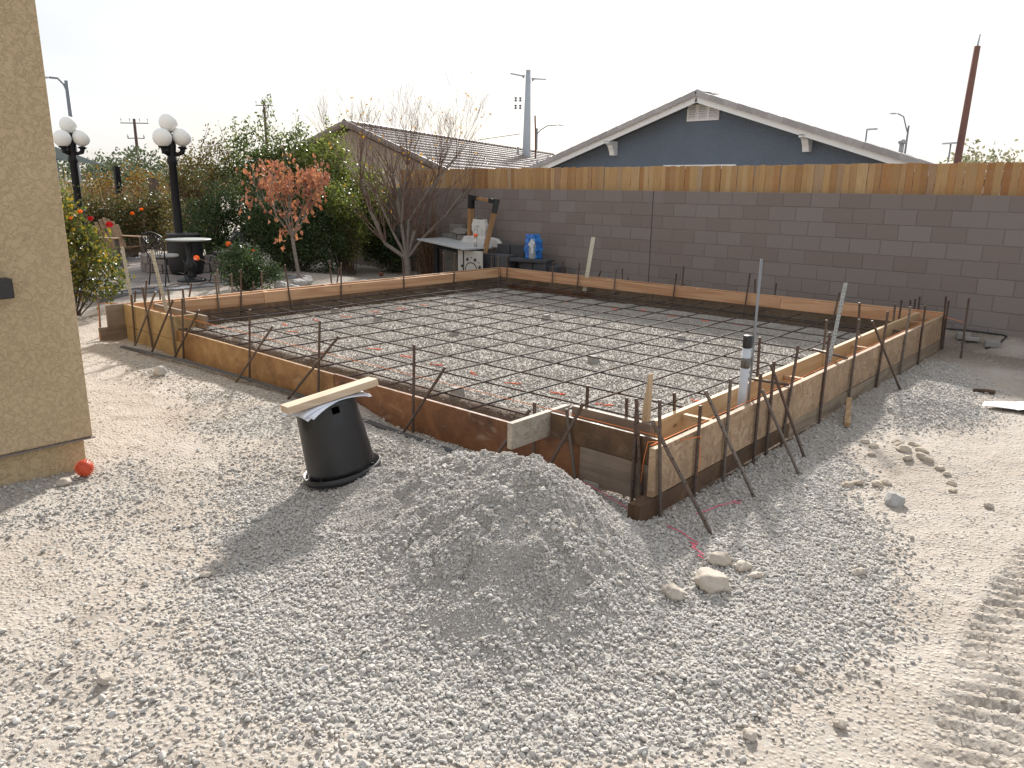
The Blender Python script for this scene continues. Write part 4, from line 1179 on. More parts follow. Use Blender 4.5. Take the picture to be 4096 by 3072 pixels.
for nd in M_CEDAR2.node_tree.nodes:
    if nd.type == 'VALTORGB':
        for el, cc in zip(nd.color_ramp.elements, [(0.40,0.19,0.065), (0.46,0.25,0.10), (0.34,0.15,0.05), (0.44,0.29,0.13), (0.40,0.20,0.075), (0.36,0.17,0.06), (0.32,0.13,0.045)]): el.color = (*cc, 1)

fence = thing('wooden_fence', 'row of orange-brown cedar pickets rising above the block wall', 'fence', wpt(0, 0.3, 0))
u = -6.9
while u < 5.9:
    w = random.choice((0.088, 0.09, 0.092, 0.088, 0.14))
    top = 2.235 + random.uniform(-0.008, 0.01) + 0.004*(u+6)/12
    gap = random.choice((0.001, 0.001, 0.002, 0.002, 0.003, 0.0045))
    th = 0.016
    mb = MB(); mb.box(-w/2, w/2, 0, th, 0, top-0.9)
    o = obj('picket', mb, M_CEDAR2 if (u > 3.35 and random.random() < 0.55) else M_CEDAR, bevel=0.0015)
    o.location = wpt(u+w/2, 0.20 + random.uniform(-0.004, 0.006), 0.9)
    o.rotation_euler = (random.uniform(-0.006, 0.006), random.uniform(-0.006, 0.006), WANG+random.uniform(-0.02, 0.02))
    o.parent = fence; o.matrix_parent_inverse = Matrix.Translation(-Vector(fence.location))
    u += w + gap
mb = MB()
for z in (1.5, 1.98): wall_slab(mb, -6.95, 5.95, 0.224, 0.262, z-0.045, z+0.045)
obj('rail', MB(), None, fence) if False else None
for z in (1.5, 2.0):
    m1 = MB(); wall_slab(m1, -6.95, 5.95, 0.224, 0.262, z-0.045, z+0.045); obj('rail', m1, M_CEDAR, fence)

# side boundary wall at the end of the garden
M_BLOCK2 = plain('garden_wall_block', (0.40, 0.29, 0.235), (0.31, 0.215, 0.17), 4, 0.95, 0.3)
gw = thing('garden_wall', 'low tan block wall behind the rose beds at the end of the garden', 'wall', (-22, 4, 0))
mb = MB(); mb.box(-22.15, -22.0, -9.0, 11.6, -0.3, 1.72); obj('wall_body', mb, M_BLOCK2, gw)
mb = MB(); mb.box(-22.18, -21.97, -9.0, 11.6, 1.724, 1.78); obj('cap_course', mb, M_BLOCK2, gw)

# ================================================================== STUCCO HOUSE AT THE LEFT EDGE
def stucco_mat(name, c1, c2):
    m, nt, b, out = _nt(name)
    v = _vec(nt)
    w = _noise(nt, v, 24, 5, 0.62, 0.5); f = _noise(nt, v, 130, 3, 0.7); big = _noise(nt, v, 1.4, 4, 0.6)
    tro = _mr(nt, w, 0.45, 0.55)
    c = _ramp(nt, big, [(0.3, c2), (0.7, c1)])
    c = _mix(nt, _math(nt, 'MULTIPLY', _mr(nt, f, 0.5, 0.8), 0.35), c, tuple(x*0.62 for x in c2))
    _setc(nt, b, c, 0.95, 0, 0.15)
    h = _math(nt, 'ADD', _math(nt, 'MULTIPLY', tro, 1.0), _math(nt, 'MULTIPLY', f, 0.45))
    _bump(nt, b, h, 0.7, 0.007)
    return m
M_STUC = stucco_mat('stucco_tan', (0.52, 0.405, 0.26), (0.465, 0.36, 0.225))
house = thing('stucco_house', 'corner of the tan stucco house at the left edge of the picture', 'house', (-6.5, 0, 0))
sw = MB(); sw.box(-12.0, -5.215, -8.0, 1.745, 0.205, 3.2)
obj('wall', sw, M_STUC, house, bevel=0.012)
sk = MB(); sk.box(-11.97, -5.262, -7.97, 1.70, -0.25, 0.215)
obj('base_course', sk, stucco_mat('stucco_base', (0.54, 0.42, 0.255), (0.49, 0.375, 0.22)), house, bevel=0.006)
ws_ = MB(); ws_.box(-11.98, -5.205, -7.98, 1.755, 0.196, 0.204)
obj('weep_screed', ws_, M_MORTAR, house)
fx = MB(); fx.box(-5.213, -5.12, 1.26, 1.392, 1.168, 1.285)
fixture = obj('wall_lamp', fx, plain('lamp_bronze', (0.028, 0.024, 0.026), (0.018, 0.016, 0.018), 10, 0.5), house, bevel=0.008, label='small dark wall lamp box')
# corner roof overhang beyond the frame, so that the house is whole from the side
rf = MB(); rf.box(-12.4, -4.8, -8.4, 2.15, 3.2, 3.32)
# the eave stays out of the picture: only the wall is in view

# ================================================================== BLUE GABLED HOUSE BEHIND THE FENCE
OFF = 5.4
def hp(u, v, z): return WP + WD*u + WN*(OFF+v) + Vector((0, 0, z-WP.z))
PKU, PKZ, SL = -2.26, 4.075, 0.322
HW = 6.6
M_BLUE = stucco_mat('stucco_blue', (0.155, 0.195, 0.25), (0.14, 0.175, 0.225))
M_TRIM = plain('white_trim', (0.80, 0.83, 0.85), (0.75, 0.78, 0.80), 6, 0.6)
M_TILE = plain('concrete_tile', (0.40, 0.395, 0.405), (0.32, 0.315, 0.325), 9, 0.9, 0.3, rnd=0.12)
bh = thing('blue_house', 'dark blue gabled house with white trim behind the fence', 'house', hp(PKU, 4, 0))
mb = MB()
ridge_drop = 0.20
pts = [(PKU-HW+0.5, -0.5), (PKU+HW-0.5, -0.5), (PKU+HW-0.5, PKZ-ridge_drop-SL*(HW-0.5)), (PKU, PKZ-ridge_drop), (PKU-HW+0.5, PKZ-ridge_drop-SL*(HW-0.5))]
V = [hp(a, 0.0, z) for a, z in pts] + [hp(a, 0.25, z) for a, z in pts]
mb.add(V, [(0,1,2,3,4), (9,8,7,6,5)] + [(k, k+5, (k+1)%5+5, (k+1)%5) for k in range(5)])
me = mb.mesh('wall'); bm = bmesh.new(); bm.from_mesh(me); bmesh.ops.recalc_face_normals(bm, faces=bm.faces); bm.to_mesh(me); bm.free()
obj('wall', me, M_BLUE, bh)
OVH = -0.40   # rake overhang towards us
for sgn, nm in ((-1, 'left'), (1, 'right')):
    n_ = Vector((0,0,1))
    a = hp(PKU, OVH, PKZ-0.135); b = hp(PKU+sgn*HW, OVH, PKZ-0.135-SL*HW)
    d = (b-a).normalized(); up = d.cross(WN)*(-sgn); up = up if up.z > 0 else -up
    m1 = MB(); m1.obox((a+b)/2 + WN*0.02 - up*0.045, d*((b-a).length/2), WN*0.02, up*0.09)
    obj('fascia', m1, M_TRIM, bh)
    # roof slab
    m2 = MB(); a2 = hp(PKU, -0.03, PKZ-0.10); b2 = hp(PKU+sgn*HW, -0.03, PKZ-0.10-SL*HW)
    m2.obox((a2+b2)/2 - up*0.02, d*((b-a).length/2), WN*0.33, up*0.035)
    rs = obj('roof', m2, M_TILE, bh)
    # rake tiles, each one lapped over the next below
    L_ = (b-a).length; tl = 0.36; k = 0
    tm = MB(); tm.box(-0.19, 0.20, -0.17, 0.17, -0.012, 0.012); tm.box(-0.19, 0.20, -0.178, -0.158, -0.105, 0.012)
    tme = tm.mesh('rake_tile')
    while k*tl < L_-0.1:
        c = a + d*(k*tl+0.2) + up*(0.085+0.008) + WN*0.12
        o = obj('rake_tile', tme, M_TILE, rs)
        X = d; Y = WN.copy(); Z = up.copy()
        R = Matrix((X, Y, Z)).transposed()
        if R.determinant() < 0: R = Matrix((-X, Y, Z)).transposed()
        R = R @ Matrix.Rotation((0.022 if R.col[0].dot(d) > 0 else -0.022), 3, 'Y') @ Matrix.Rotation(random.uniform(-0.02, 0.02), 3, 'Z')
        o.matrix_parent_inverse = Matrix.Identity(4)
        o.matrix_basis = Matrix.Translation(c) @ R.to_4x4()
        k += 1
# ridge caps
for k in range(2):
    c = hp(PKU, OVH+0.02+0.4*k+0.2, PKZ+0.005)
    m1 = MB(); m1.add([c+WD*(-0.16)-WN*0.21+Vector((0,0,-0.065)), c-WN*0.21, c+WD*0.16-WN*0.21+Vector((0,0,-0.065)), c+WD*(-0.16)+WN*0.21+Vector((0,0,-0.045)), c+WN*0.21+Vector((0,0,0.02)), c+WD*0.16+WN*0.21+Vector((0,0,-0.045))], [(0,1,4,3),(1,2,5,4),(2,1,0),(3,4,5)])
    obj('ridge_tile', m1, M_TILE, bh)
# louvred vent
VU0, VU1, VZ0, VZ1 = PKU-0.42, PKU+0.40, 3.43, 3.80
vent = obj('vent', MB(), M_TRIM, bh) if False else None
m1 = MB()
def hbox(mb, u0, u1, v0, v1, z0, z1):
    mb.obox(hp((u0+u1)/2, (v0+v1)/2, (z0+z1)/2), WD*((u1-u0)/2), WN*((v1-v0)/2), (0,0,(z1-z0)/2))
# frame as a five-sided panel clipped by the rake
fr_pts = [(VU0, VZ0), (VU1, VZ0), (VU1, PKZ-0.235-SL*(VU1-PKU)), (PKU, PKZ-0.235), (VU0, PKZ-0.235-SL*(PKU-VU0))]
V = [hp(a, -0.05, z) for a, z in fr_pts] + [hp(a, -0.002, z) for a, z in fr_pts]
m1.add(V, [(0,1,2,3,4), (9,8,7,6,5)] + [(k, k+5, (k+1)%5+5, (k+1)%5) for k in range(5)])
vent = obj('vent', m1, M_TRIM, bh)
M_DARK = plain('vent_shadow', (0.10, 0.11, 0.12), (0.08, 0.09, 0.1), 10, 0.9)
for ci in range(3):
    uc = VU0 + 0.145 + ci*0.265
    m1 = MB(); hbox(m1, uc-0.092, uc+0.092, -0.052, -0.048, VZ0+0.055, VZ0+0.37); obj('louvre_opening', m1, M_DARK, vent)
    for k in range(6):
        z = VZ0+0.075+k*0.053
        m1 = MB(); m1.obox(hp(uc, -0.062, z), WD*0.092, WN*0.014+Vector((0,0,0.021)), Vector((0,0,0.0035))-WN*0.003)
        obj('slat', m1, M_TRIM, vent)
    for s_ in (-1, 1):
        m1 = MB(); hbox(m1, uc+s_*0.098-0.007, uc+s_*0.098+0.007, -0.07, -0.052, VZ0+0.045, VZ0+0.38); obj('stile', m1, M_TRIM, vent)
# corbels under the rake
for cu in (-4.72, 0.27):
    zt = PKZ-0.235-SL*abs(cu-PKU)
    m1 = MB()
    prof = [(-0.40, zt), (0.0, zt+0.0), (0.0, zt-0.34), (-0.14, zt-0.34), (-0.17, zt-0.24), (-0.26, zt-0.10), (-0.40, zt-0.06)]
    V = [hp(cu-0.07, v, z) for v, z in prof] + [hp(cu+0.07, v, z) for v, z in prof]
    n_ = len(prof)
    m1.add(V, [tuple(range(n_)), tuple(range(2*n_-1, n_-1, -1))] + [(k, k+n_, (k+1)%n_+n_, (k+1)%n_) for k in range(n_)])
    me = m1.mesh('corbel'); bm = bmesh.new(); bm.from_mesh(me); bmesh.ops.recalc_face_normals(bm, faces=bm.faces); bm.to_mesh(me); bm.free()
    obj('corbel', me, M_TRIM, bh)
m1 = MB(); m1.obox(hp(PKU, 5.0, 0.9), WD*(HW-0.6), WN*4.7, (0, 0, 1.3)); obj('rear_wing', m1, M_BLUE, bh)
# window trim whose head shows over the fence
m1 = MB(); hbox(m1, -3.25, -1.35, -0.03, -0.002, 2.36, 2.455); wd = obj('window', m1, M_TRIM, bh)
m1 = MB(); hbox(m1, -3.15, -1.45, -0.045, -0.041, 1.3, 2.355); obj('pane', m1, plain('dark_glass', (0.03, 0.035, 0.04), (0.02, 0.022, 0.025), 2, 0.08), wd)
# flue on the right slope
fc = hp(2.05, 0.18, PKZ-SL*(2.05-PKU)+0.05)
m1 = MB(); m1.tube([fc-Vector((0,0,0.2)), fc+Vector((0,0,0.07))], 0.045, 14); fl_ = obj('flue', m1, M_TILE, bh, True)
m1 = MB(); m1.lathe([(0.055, 0), (0.075, 0.02), (0.07, 0.06), (0.035, 0.085), (0.01, 0.09)], fc+Vector((0,0,0.07)), 14); obj('flue_cap', m1, plain('flue_metal', (0.4, 0.4, 0.4), (0.3, 0.3, 0.3), 9, 0.35, metal=0.8), fl_, True)

# ================================================================== TILED HOUSE FURTHER LEFT
AP = Vector((-24.06, 17.92, 4.106)); RD = Vector((-0.356, 0.934, 0)).normalized(); GD = Vector((0.934, 0.356, 0)).normalized()
th = thing('tiled_house', 'cream house with a brown grey barrel tile roof behind the bare tree', 'house', (AP.x, AP.y, 0))
PIT = 0.41
M_CREAM = plain('cream_stucco', (0.42, 0.35, 0.27), (0.37, 0.305, 0.235), 3, 0.95, 0.3)
RL = 26.0; HW2 = 5.2
mb = MB()
pts = [(-HW2+0.4, -0.5), (HW2-0.4, -0.5), (HW2-0.4, 4.0-PIT*(HW2-0.4)-0.1), (0, 3.9), (-HW2+0.4, 4.0-PIT*(HW2-0.4)-0.1)]
def tp(g, r_, z): return Vector((AP.x, AP.y, 0)) + GD*g + RD*r_ + Vector((0, 0, z))
V = [tp(a, 0.35, z) for a, z in pts] + [tp(a, RL-0.4, z) for a, z in pts]
mb.add(V, [(0,1,2,3,4), (9,8,7,6,5)] + [(k, k+5, (k+1)%5+5, (k+1)%5) for k in range(5)])
me = mb.mesh('wall'); bm = bmesh.new(); bm.from_mesh(me); bmesh.ops.recalc_face_normals(bm, faces=bm.faces); bm.to_mesh(me); bm.free()
obj('wall', me, M_CREAM, th)
def barrel_mat():
    m, nt, b, out = _nt('barrel_tile')
    v = _vec(nt)
    c = _ramp(nt, _noise(nt, v, 3.2, 5, 0.7), [(0.3, (0.17, 0.135, 0.115)), (0.7, (0.27, 0.225, 0.20))])
    _setc(nt, b, c, 0.55, 0, 0.5)
    return m
M_BARREL = barrel_mat()
def tile_field(sgn):
    """S-tile roof slope: barrels across, courses lapped down the slope"""
    ncol = int(RL/0.30); ncrs = int(HW2*math.hypot(1, PIT)/0.36)
    us = np.linspace(0, ncol, ncol*8+1)
    prof = np.sin(us*2*PI)*0.035 + np.abs(np.sin(us*PI))*0.02
    rows = []
    for c in range(ncrs):
        for t in (0.0, 0.5, 0.985):
            rows.append((c+t, 0.032*t))
    S_ = np.array([r_[0] for r_ in rows])*0.36; Hh = np.array([r_[1] for r_ in rows])
    slope = np.array([GD.x*sgn, GD.y*sgn, -PIT])/math.hypot(1, PIT)
    nrm = np.array([GD.x*sgn*PIT, GD.y*sgn*PIT, 1])/math.hypot(1, PIT)
    R_ = np.array([RD.x, RD.y, 0])
    A_ = np.array([AP.x, AP.y, AP.z-0.02])
    P = A_[None, None, :] + S_[:, None, None]*slope + (us*0.30)[None, :, None]*R_ + (Hh[:, None]+prof[None, :])[:, :, None]*nrm
    nr, nc = P.shape[:2]
    i = np.arange(nc-1)[None, :] + np.arange(nr-1)[:, None]*nc
    F = np.stack([i, i+1, i+nc+1, i+nc], -1).reshape(-1, 4)
    return np_mesh('roof_tiles', P.reshape(-1, 3), F)
rt = obj('roof_tiles', tile_field(1), M_BARREL, th, kind='stuff')
obj('roof_tiles', tile_field(-1), M_BARREL, th, kind='stuff')
for k in range(int(RL/0.42)):
    c = AP + RD*(0.42*k+0.2) + Vector((0,0,0.05))
    m1 = MB(); m1.tube([c-RD*0.23, c+RD*0.23], [0.12, 0.095], 10)
    obj('ridge_tile', m1, M_BARREL, th)
for sgn in (1, -1):
    sl = (GD*sgn - Vector((0,0,PIT))).normalized()
    for k in range(int(HW2*1.08/0.40)):
        c = AP - RD*0.02 + sl*(0.4*k+0.22) + Vector((0,0,0.02))
        m1 = MB(); m1.tube([c-sl*0.23, c+sl*0.22], [0.10, 0.125], 10)
        obj('rake_tile', m1, M_BARREL, th)
for (r_, g) in ((16.2, 0.9), (19.5, 1.6), (14.0, 2.8)):
    c = AP + RD*r_ + GD*g - Vector((0,0,PIT*g))
    m1 = MB(); m1.tube([c-Vector((0,0,0.1)), c+Vector((0,0,0.42))], [0.06, 0.06], 10); obj('roof_vent', m1, M_TILE, th, True)

# ================================================================== POLES AND STREET LAMPS FAR OFF
M_POLEW = plain('pole_wood', (0.12, 0.075, 0.055), (0.075, 0.048, 0.036), 6, 0.9)
M_POLEG = plain('pole_steel', (0.42, 0.46, 0.50), (0.36, 0.40, 0.44), 3, 0.6)
M_POLED = plain('pole_dark', (0.20, 0.22, 0.25), (0.16, 0.175, 0.2), 3, 0.6)
M_POLEB = plain('pole_redwood', (0.22, 0.105, 0.075), (0.14, 0.065, 0.05), 4, 0.85)
def upole(x, y, ztop, label, r0=0.17, r1=0.11, arm=1.1, ang=0.0, mat=None, low=True):
    o = thing('utility_pole', label, 'utility pole', (x, y, 0), 'utility poles')
    obj('shaft', MB().tube([(x, y, -0.3), (x, y, ztop)], [r0, r1], 12), mat or M_POLEW, o, True)
    ca, sa = math.cos(ang), math.sin(ang)
    obj('crossarm', MB().beam((x-ca*arm, y-sa*arm, ztop-0.28), (x+ca*arm, y+sa*arm, ztop-0.28), 0.06, 0.055), mat or M_POLEW, o)
    for t in (-1, -0.35, 0.4, 1):
        p = Vector((x+ca*arm*t*0.95, y+sa*arm*t*0.95, ztop-0.22))
        obj('insulator', MB().lathe([(0.014, 0), (0.014, 0.12), (0.035, 0.15), (0.03, 0.22), (0.012, 0.26)], p, 8), M_POLEG, o, True)
    if low:
        for t in (-0.55, 0.55):
            obj('bracket', MB().beam((x, y, ztop-1.25), (x+ca*t, y+sa*t, ztop-1.28), 0.05, 0.05), mat or M_POLEW, o)
            obj('insulator', MB().lathe([(0.02, 0), (0.05, 0.05), (0.05, 0.15), (0.02, 0.3)], (x+ca*t, y+sa*t, ztop-1.3), 8), M_POLEG, o, True)
    return o
CANG = math.atan2(_r.y, _r.x)
p1 = upole(-55.2, 23.6, 6.15, 'dark utility pole with crossarm between the two globe lamps', 0.13, 0.09, 0.95, CANG)
p2 = upole(-51.3, 31.2, 7.72, 'dark utility pole with crossarm above the tall hedge', 0.12, 0.085, 0.6, CANG, low=False)
gp = thing('steel_pole', 'thick pale grey steel power pole behind the tiled roof', 'utility pole', (-29.15, 34.3, 0))
obj('shaft', MB().tube([(-29.15, 34.3, -0.3), (-29.15, 34.3, 4.2), (-29.12, 34.3, 8.3)], [0.26, 0.225, 0.135], 14), M_POLEG, gp, True)
for s_, zz in ((-1, 8.0), (1, 7.85)):
    c = Vector((-29.12, 34.3, zz)); d = Vector((_r.x, _r.y, 0)).normalized()*s_
    obj('crossarm', MB().tube([c+d*0.2+Vector((0,0,-0.05)), c+d*0.36, c+d*1.0+Vector((0,0,0.1 if s_ < 0 else -0.02))], [0.12, 0.05, 0.04], 8), M_POLEG, gp, True)
for k, zz in enumerate((6.75, 6.35)):
    for q in (0.42, 0.68):
        c = Vector((-29.12, 34.3, zz)) - Vector((_r.x, _r.y, 0)).normalized()*q
        obj('insulator', MB().lathe([(0.05, -0.12), (0.09, -0.08), (0.03, 0), (0.09, 0.08), (0.05, 0.12)], c, 8), M_POLED, gp, True)
obj('cable_riser', MB().tube([Vector((-29.12,34.3,3.6))+Vector((_r.x,_r.y,0))*0.5, Vector((-29.12,34.3,5.0))+Vector((_r.x,_r.y,0))*0.47, Vector((-29.12,34.3,5.9))+Vector((_r.x,_r.y,0))*0.42], 0.045, 6), M_POLEB, gp, True)
bp = thing('bare_pole', 'reddish brown wooden pole with a thin spike on top, right', 'utility pole', (-4.5, 21.5, 0))
obj('shaft', MB().tube([(-4.52, 21.5, -0.3), (-4.5, 21.5, 2.6), (-4.46, 21.52, 5.24)], [0.10, 0.085, 0.069], 14), M_POLEB, bp, True)
obj('spike', MB().tube([(-4.46, 21.52, 5.2), (-4.44, 21.52, 5.5)], [0.022, 0.016], 6), M_POLEG, bp, True)
def street_lamp(x, y, zt, armd, armup, label, kind='cobra', r0=0.11):
    o = thing('street_lamp', label, 'street lamp', (x, y, 0), 'street lamps far off')
    obj('pole', MB().tube([(x, y, -0.3), (x, y, zt)], [r0, r0*0.7], 10), M_POLED, o, True)
    d = Vector((_r.x, _r.y, 0)).normalized()*armd
    if kind == 'cobra':
        P = [Vector((x, y, zt-0.5)), Vector((x, y, zt-0.15))+d*0.18, Vector((x, y, zt+armup*0.75))+d*0.5, Vector((x, y, zt+armup))+d]
        obj('arm', MB().tube(P, 0.045, 8), M_POLED, o, True)
        c = P[-1]; e = d.normalized()
        h = MB(); h.ball((0,0,0), 1, 10, 6, (0.30, 0.12, 0.06)); h.xform(Matrix.Translation(c+e*0.3) @ Matrix.Rotation(math.atan2(e.y, e.x), 4, 'Z'))
        obj('lamp_head', h, M_POLEG, o, True)
    else:
        h = MB(); h.beam(Vector((x, y, zt+0.05)), Vector((x, y, zt+0.1))+d, 0.35, 0.16); obj('lamp_head', h, M_POLEG, o)
        if kind == 'twin':
            h = MB(); h.beam(Vector((x, y, zt+0.05)), Vector((x, y, zt+0.0))-d, 0.35, 0.14); obj('lamp_head', h, M_POLEG, o)
    return o
street_lamp(-37.7, 13.4, 6.15, -0.72, 0.12, 'curved arm street lamp beside the stucco house corner', r0=0.12)
street_lamp(-44.65, 53.9, 7.1, 1.8, 0.3, 'street lamp with a long arm right of the steel pole', r0=0.12)
street_lamp(-15.4, 58.0, 6.4, -0.85, 0.75, 'street lamp with a hooked arm right of the blue gable', r0=0.09)
street_lamp(-23.8, 76.4, 7.6, 0.9, 0, 'grey shoebox street lamp above the blue roof slope', 'box', 0.1)
street_lamp(-17.1, 78.2, 6.3, 0.7, 0, 'twin headed street lamp left of the reddish pole', 'twin', 0.1)
wire = obj('power_line', MB().tube(arc((-29.4, 34.0, 4.9), (-120, 60, 8.0), 1.5, 12), 0.02, 4), M_POLED); tag(wire, 'thin power line running left from the steel pole', 'power line')
sl_ = Vector((-29.4, 34.0, 4.9)).lerp(Vector((-120, 60, 8.0)), 0.02)

# ================================================================== GARDEN
def leaf_mesh(name, C, size, rng, up=0.3, droop=0.0, aspect=0.55, dirs=None, curl=0.12):
    """one rhombic folded blade per point in C; random tint per blade"""
    n = len(C)
    size = np.broadcast_to(size, (n,))*rng.uniform(0.7, 1.25, n)
    d = rng.normal(0, 1, (n, 3)) if dirs is None else dirs + rng.normal(0, 0.35, (n, 3))
    d[:, 2] += up - droop
    d /= np.linalg.norm(d, axis=1)[:, None]+1e-9
    t = rng.normal(0, 1, (n, 3)); t[:, 2] *= 0.6
    s = np.cross(d, t); s /= np.linalg.norm(s, axis=1)[:, None]+1e-9
    nn = np.cross(s, d)
    L_ = size[:, None]; W = L_*aspect*0.5
    base = C; tip = C + d*L_ - nn*L_*curl
    mid = C + d*L_*0.45
    l = mid + s*W + nn*L_*0.10; r_ = mid - s*W + nn*L_*0.10
    V = np.stack([base, r_, tip, l], 1).reshape(-1, 3)
    F = np.arange(n*4).reshape(-1, 4)
    me = np_mesh(name, V, F)
    tint = np.repeat(rng.random(n), 4).astype(np.float32)
    a = me.attributes.new('tint', 'FLOAT', 'POINT'); a.data.foreach_set('value', tint)
    return me

def blob_points(blobs, rng, clumps, per, sig, shell=0.55):
    """clump centres in ellipsoids, leaves gathered round each clump"""
    vol = np.array([b[3]*b[4]*b[5] for b in blobs]); vol = vol/vol.sum()
    cc = []
    for b, w in zip(blobs, vol):
        m = max(4, int(clumps*w))
        d = rng.normal(0, 1, (m, 3)); d /= np.linalg.norm(d, axis=1)[:, None]
        rad = (shell + (1-shell)*rng.random(m))**0.8 * rng.uniform(0.86, 1.12, m)
        cc.append(np.array(b[:3]) + d*rad[:, None]*np.array(b[3:6]))
    cc = np.concatenate(cc)
    k = rng.poisson(per, len(cc))
    P = np.repeat(cc, k, 0) + rng.normal(0, 1, (k.sum(), 3))*sig*np.repeat(rng.uniform(0.5, 1.3, len(cc)), k)[:, None]
    return cc, P

BARKM = plain('bark_brown', (0.16, 0.115, 0.085), (0.09, 0.062, 0.045), 14, 0.9, 0.5)
BARKG = plain('bark_grey', (0.27, 0.235, 0.205), (0.17, 0.145, 0.125), 12, 0.9, 0.5)
G_ROSE = leafmat('rose_leaf', [(0.04,0.06,0.02), (0.075,0.10,0.03), (0.12,0.14,0.04), (0.19,0.18,0.05), (0.33,0.24,0.05)], 0.34, 0.42)
G_DARK = leafmat('dark_leaf', [(0.028, 0.053, 0.025), (0.046, 0.081, 0.034), (0.07, 0.109, 0.04), (0.093, 0.124, 0.046)], 0.4, 0.4)
G_LAUREL = leafmat('laurel_leaf', [(0.041, 0.064, 0.023), (0.072, 0.102, 0.035), (0.109, 0.138, 0.043), (0.16, 0.181, 0.065)], 0.35, 0.48)
G_LIGHT = leafmat('light_leaf', [(0.081, 0.111, 0.03), (0.121, 0.155, 0.041), (0.169, 0.196, 0.054), (0.23, 0.223, 0.074)], 0.4, 0.45)
G_BROWN = leafmat('brown_leaf', [(0.117, 0.078, 0.039), (0.169, 0.111, 0.046), (0.143, 0.137, 0.046), (0.098, 0.111, 0.036)], 0.5, 0.35)
G_MIX = leafmat('rose_bed_leaf', [(0.042, 0.063, 0.025), (0.077, 0.098, 0.036), (0.126, 0.119, 0.049), (0.21, 0.126, 0.056), (0.14, 0.14, 0.056)], 0.45, 0.35)
G_FAR = leafmat('far_leaf', [(0.056, 0.073, 0.042), (0.084, 0.105, 0.056), (0.119, 0.137, 0.077)], 0.6, 0.3)
G_RED = leafmat('dead_leaf', [(0.36,0.155,0.095), (0.44,0.20,0.12), (0.40,0.19,0.13), (0.50,0.26,0.14), (0.33,0.16,0.115)], 0.7, 0.30)

def shrub(name, label, cat, base, blobs, mat, seed, clumps=260, per=26, sig=0.085, leaf=0.055, stems=18, aspect=0.55, group=None, up=0.3, stem_r=0.012, stem_mat=None, shell=0.5):
    rng = np.random.default_rng(seed)
    o = thing(name, label, cat, base, group)
    cc, P = blob_points(blobs, rng, clumps, per, sig, shell)
    P[:, 2] = np.maximum(P[:, 2], base[2]+0.03)
    obj('foliage', leaf_mesh('foliage', P, leaf, rng, up=up, aspect=aspect), mat, o, kind='stuff')
    mb = MB(); b = Vector(base)
    for i in rng.choice(len(cc), min(stems, len(cc)), replace=False):
        t = Vector(cc[i]); m = b.lerp(t, 0.5) + Vector((rng.normal(0, .05), rng.normal(0, .05), 0.08))
        off = Vector((rng.normal(0, .05), rng.normal(0, .05), -0.05))
        mb.tube([b+off, m, t], [stem_r, stem_r*0.7, stem_r*0.35], 5, False)
    obj('stems', mb, stem_mat or BARKM, o, kind='stuff')
    if base[2] < 0.25 and base[0] < -13.5 and base[1] > 7:          # loose shoots above the outline
        sh = MB(); LP = []
        topz = max(b[2]+b[5] for b in blobs)
        for i in range(16):
            b = blobs[rng.integers(0, len(blobs))]
            p = Vector((b[0]+rng.normal(0, b[3]*0.5), b[1]+rng.normal(0, b[4]*0.5), b[2]+b[5]*0.7))
            q = p + Vector((rng.normal(0, .12), rng.normal(0, .12), rng.uniform(0.2, 0.55)))
            sh.tube([p, p.lerp(q, .5), q], [0.007, 0.005, 0.002], 4, False)
            for t in np.linspace(0.2, 1.0, 10):
                LP.append(np.array(p.lerp(q, t))+rng.normal(0, 0.025, 3))
        obj('shoots', sh, BARKM, o, kind='stuff')
        obj('shoot_leaves', leaf_mesh('shoot_leaves', np.array(LP), leaf, rng, up=0.5, aspect=aspect), mat, o, kind='stuff')
    return o

def bloom(name, pos, r, mat, label, group):
    """a rose head: layers of cupped petals"""
    mb = MB(); rr = random.Random(int(pos[0]*1000+pos[2]*77))
    for layer, (n, rad, h, sz) in enumerate(((5, 0.25, 0.35, 0.55), (6, 0.5, 0.2, 0.7), (7, 0.75, 0.0, 0.75), (7, 0.9, -0.2, 0.7))):
        for k in range(n):
            a = 2*PI*k/n + layer*0.5 + rr.uniform(-.2, .2)
            c = Vector((math.cos(a)*rad*r*0.7, math.sin(a)*rad*r*0.7, h*r))
            o_ = Vector((math.cos(a), math.sin(a), 0.5-0.3*layer)).normalized(); s_ = Vector((-math.sin(a), math.cos(a), 0))
            u_ = Vector((0,0,1))
            q = sz*r*0.6
            mb.add([c-s_*q*0.8-u_*q*0.5, c+s_*q*0.8-u_*q*0.5, c+s_*q*0.75+u_*q*0.4+o_*q*0.35, c+u_*q*0.65+o_*q*0.5, c-s_*q*0.75+u_*q*0.4+o_*q*0.35], [(0,1,2,3,4)])
    mb.xform(Matrix.Translation(pos) @ Matrix.Rotation(rr.uniform(-.6, .6), 4, 'X') @ Matrix.Rotation(rr.uniform(-.6, .6), 4, 'Y'))
    o = obj(name, mb, mat)
    return tag(o, label, 'flower', group)
M_ROSER = leafmat('rose_red', [(0.45,0.012,0.02), (0.55,0.02,0.03)], 0.5, 0.3)
M_ROSEO = leafmat('rose_orange', [(0.85,0.22,0.05), (0.9,0.38,0.06)], 0.5, 0.35)
for m_ in (M_ROSER, M_ROSEO):
    pass

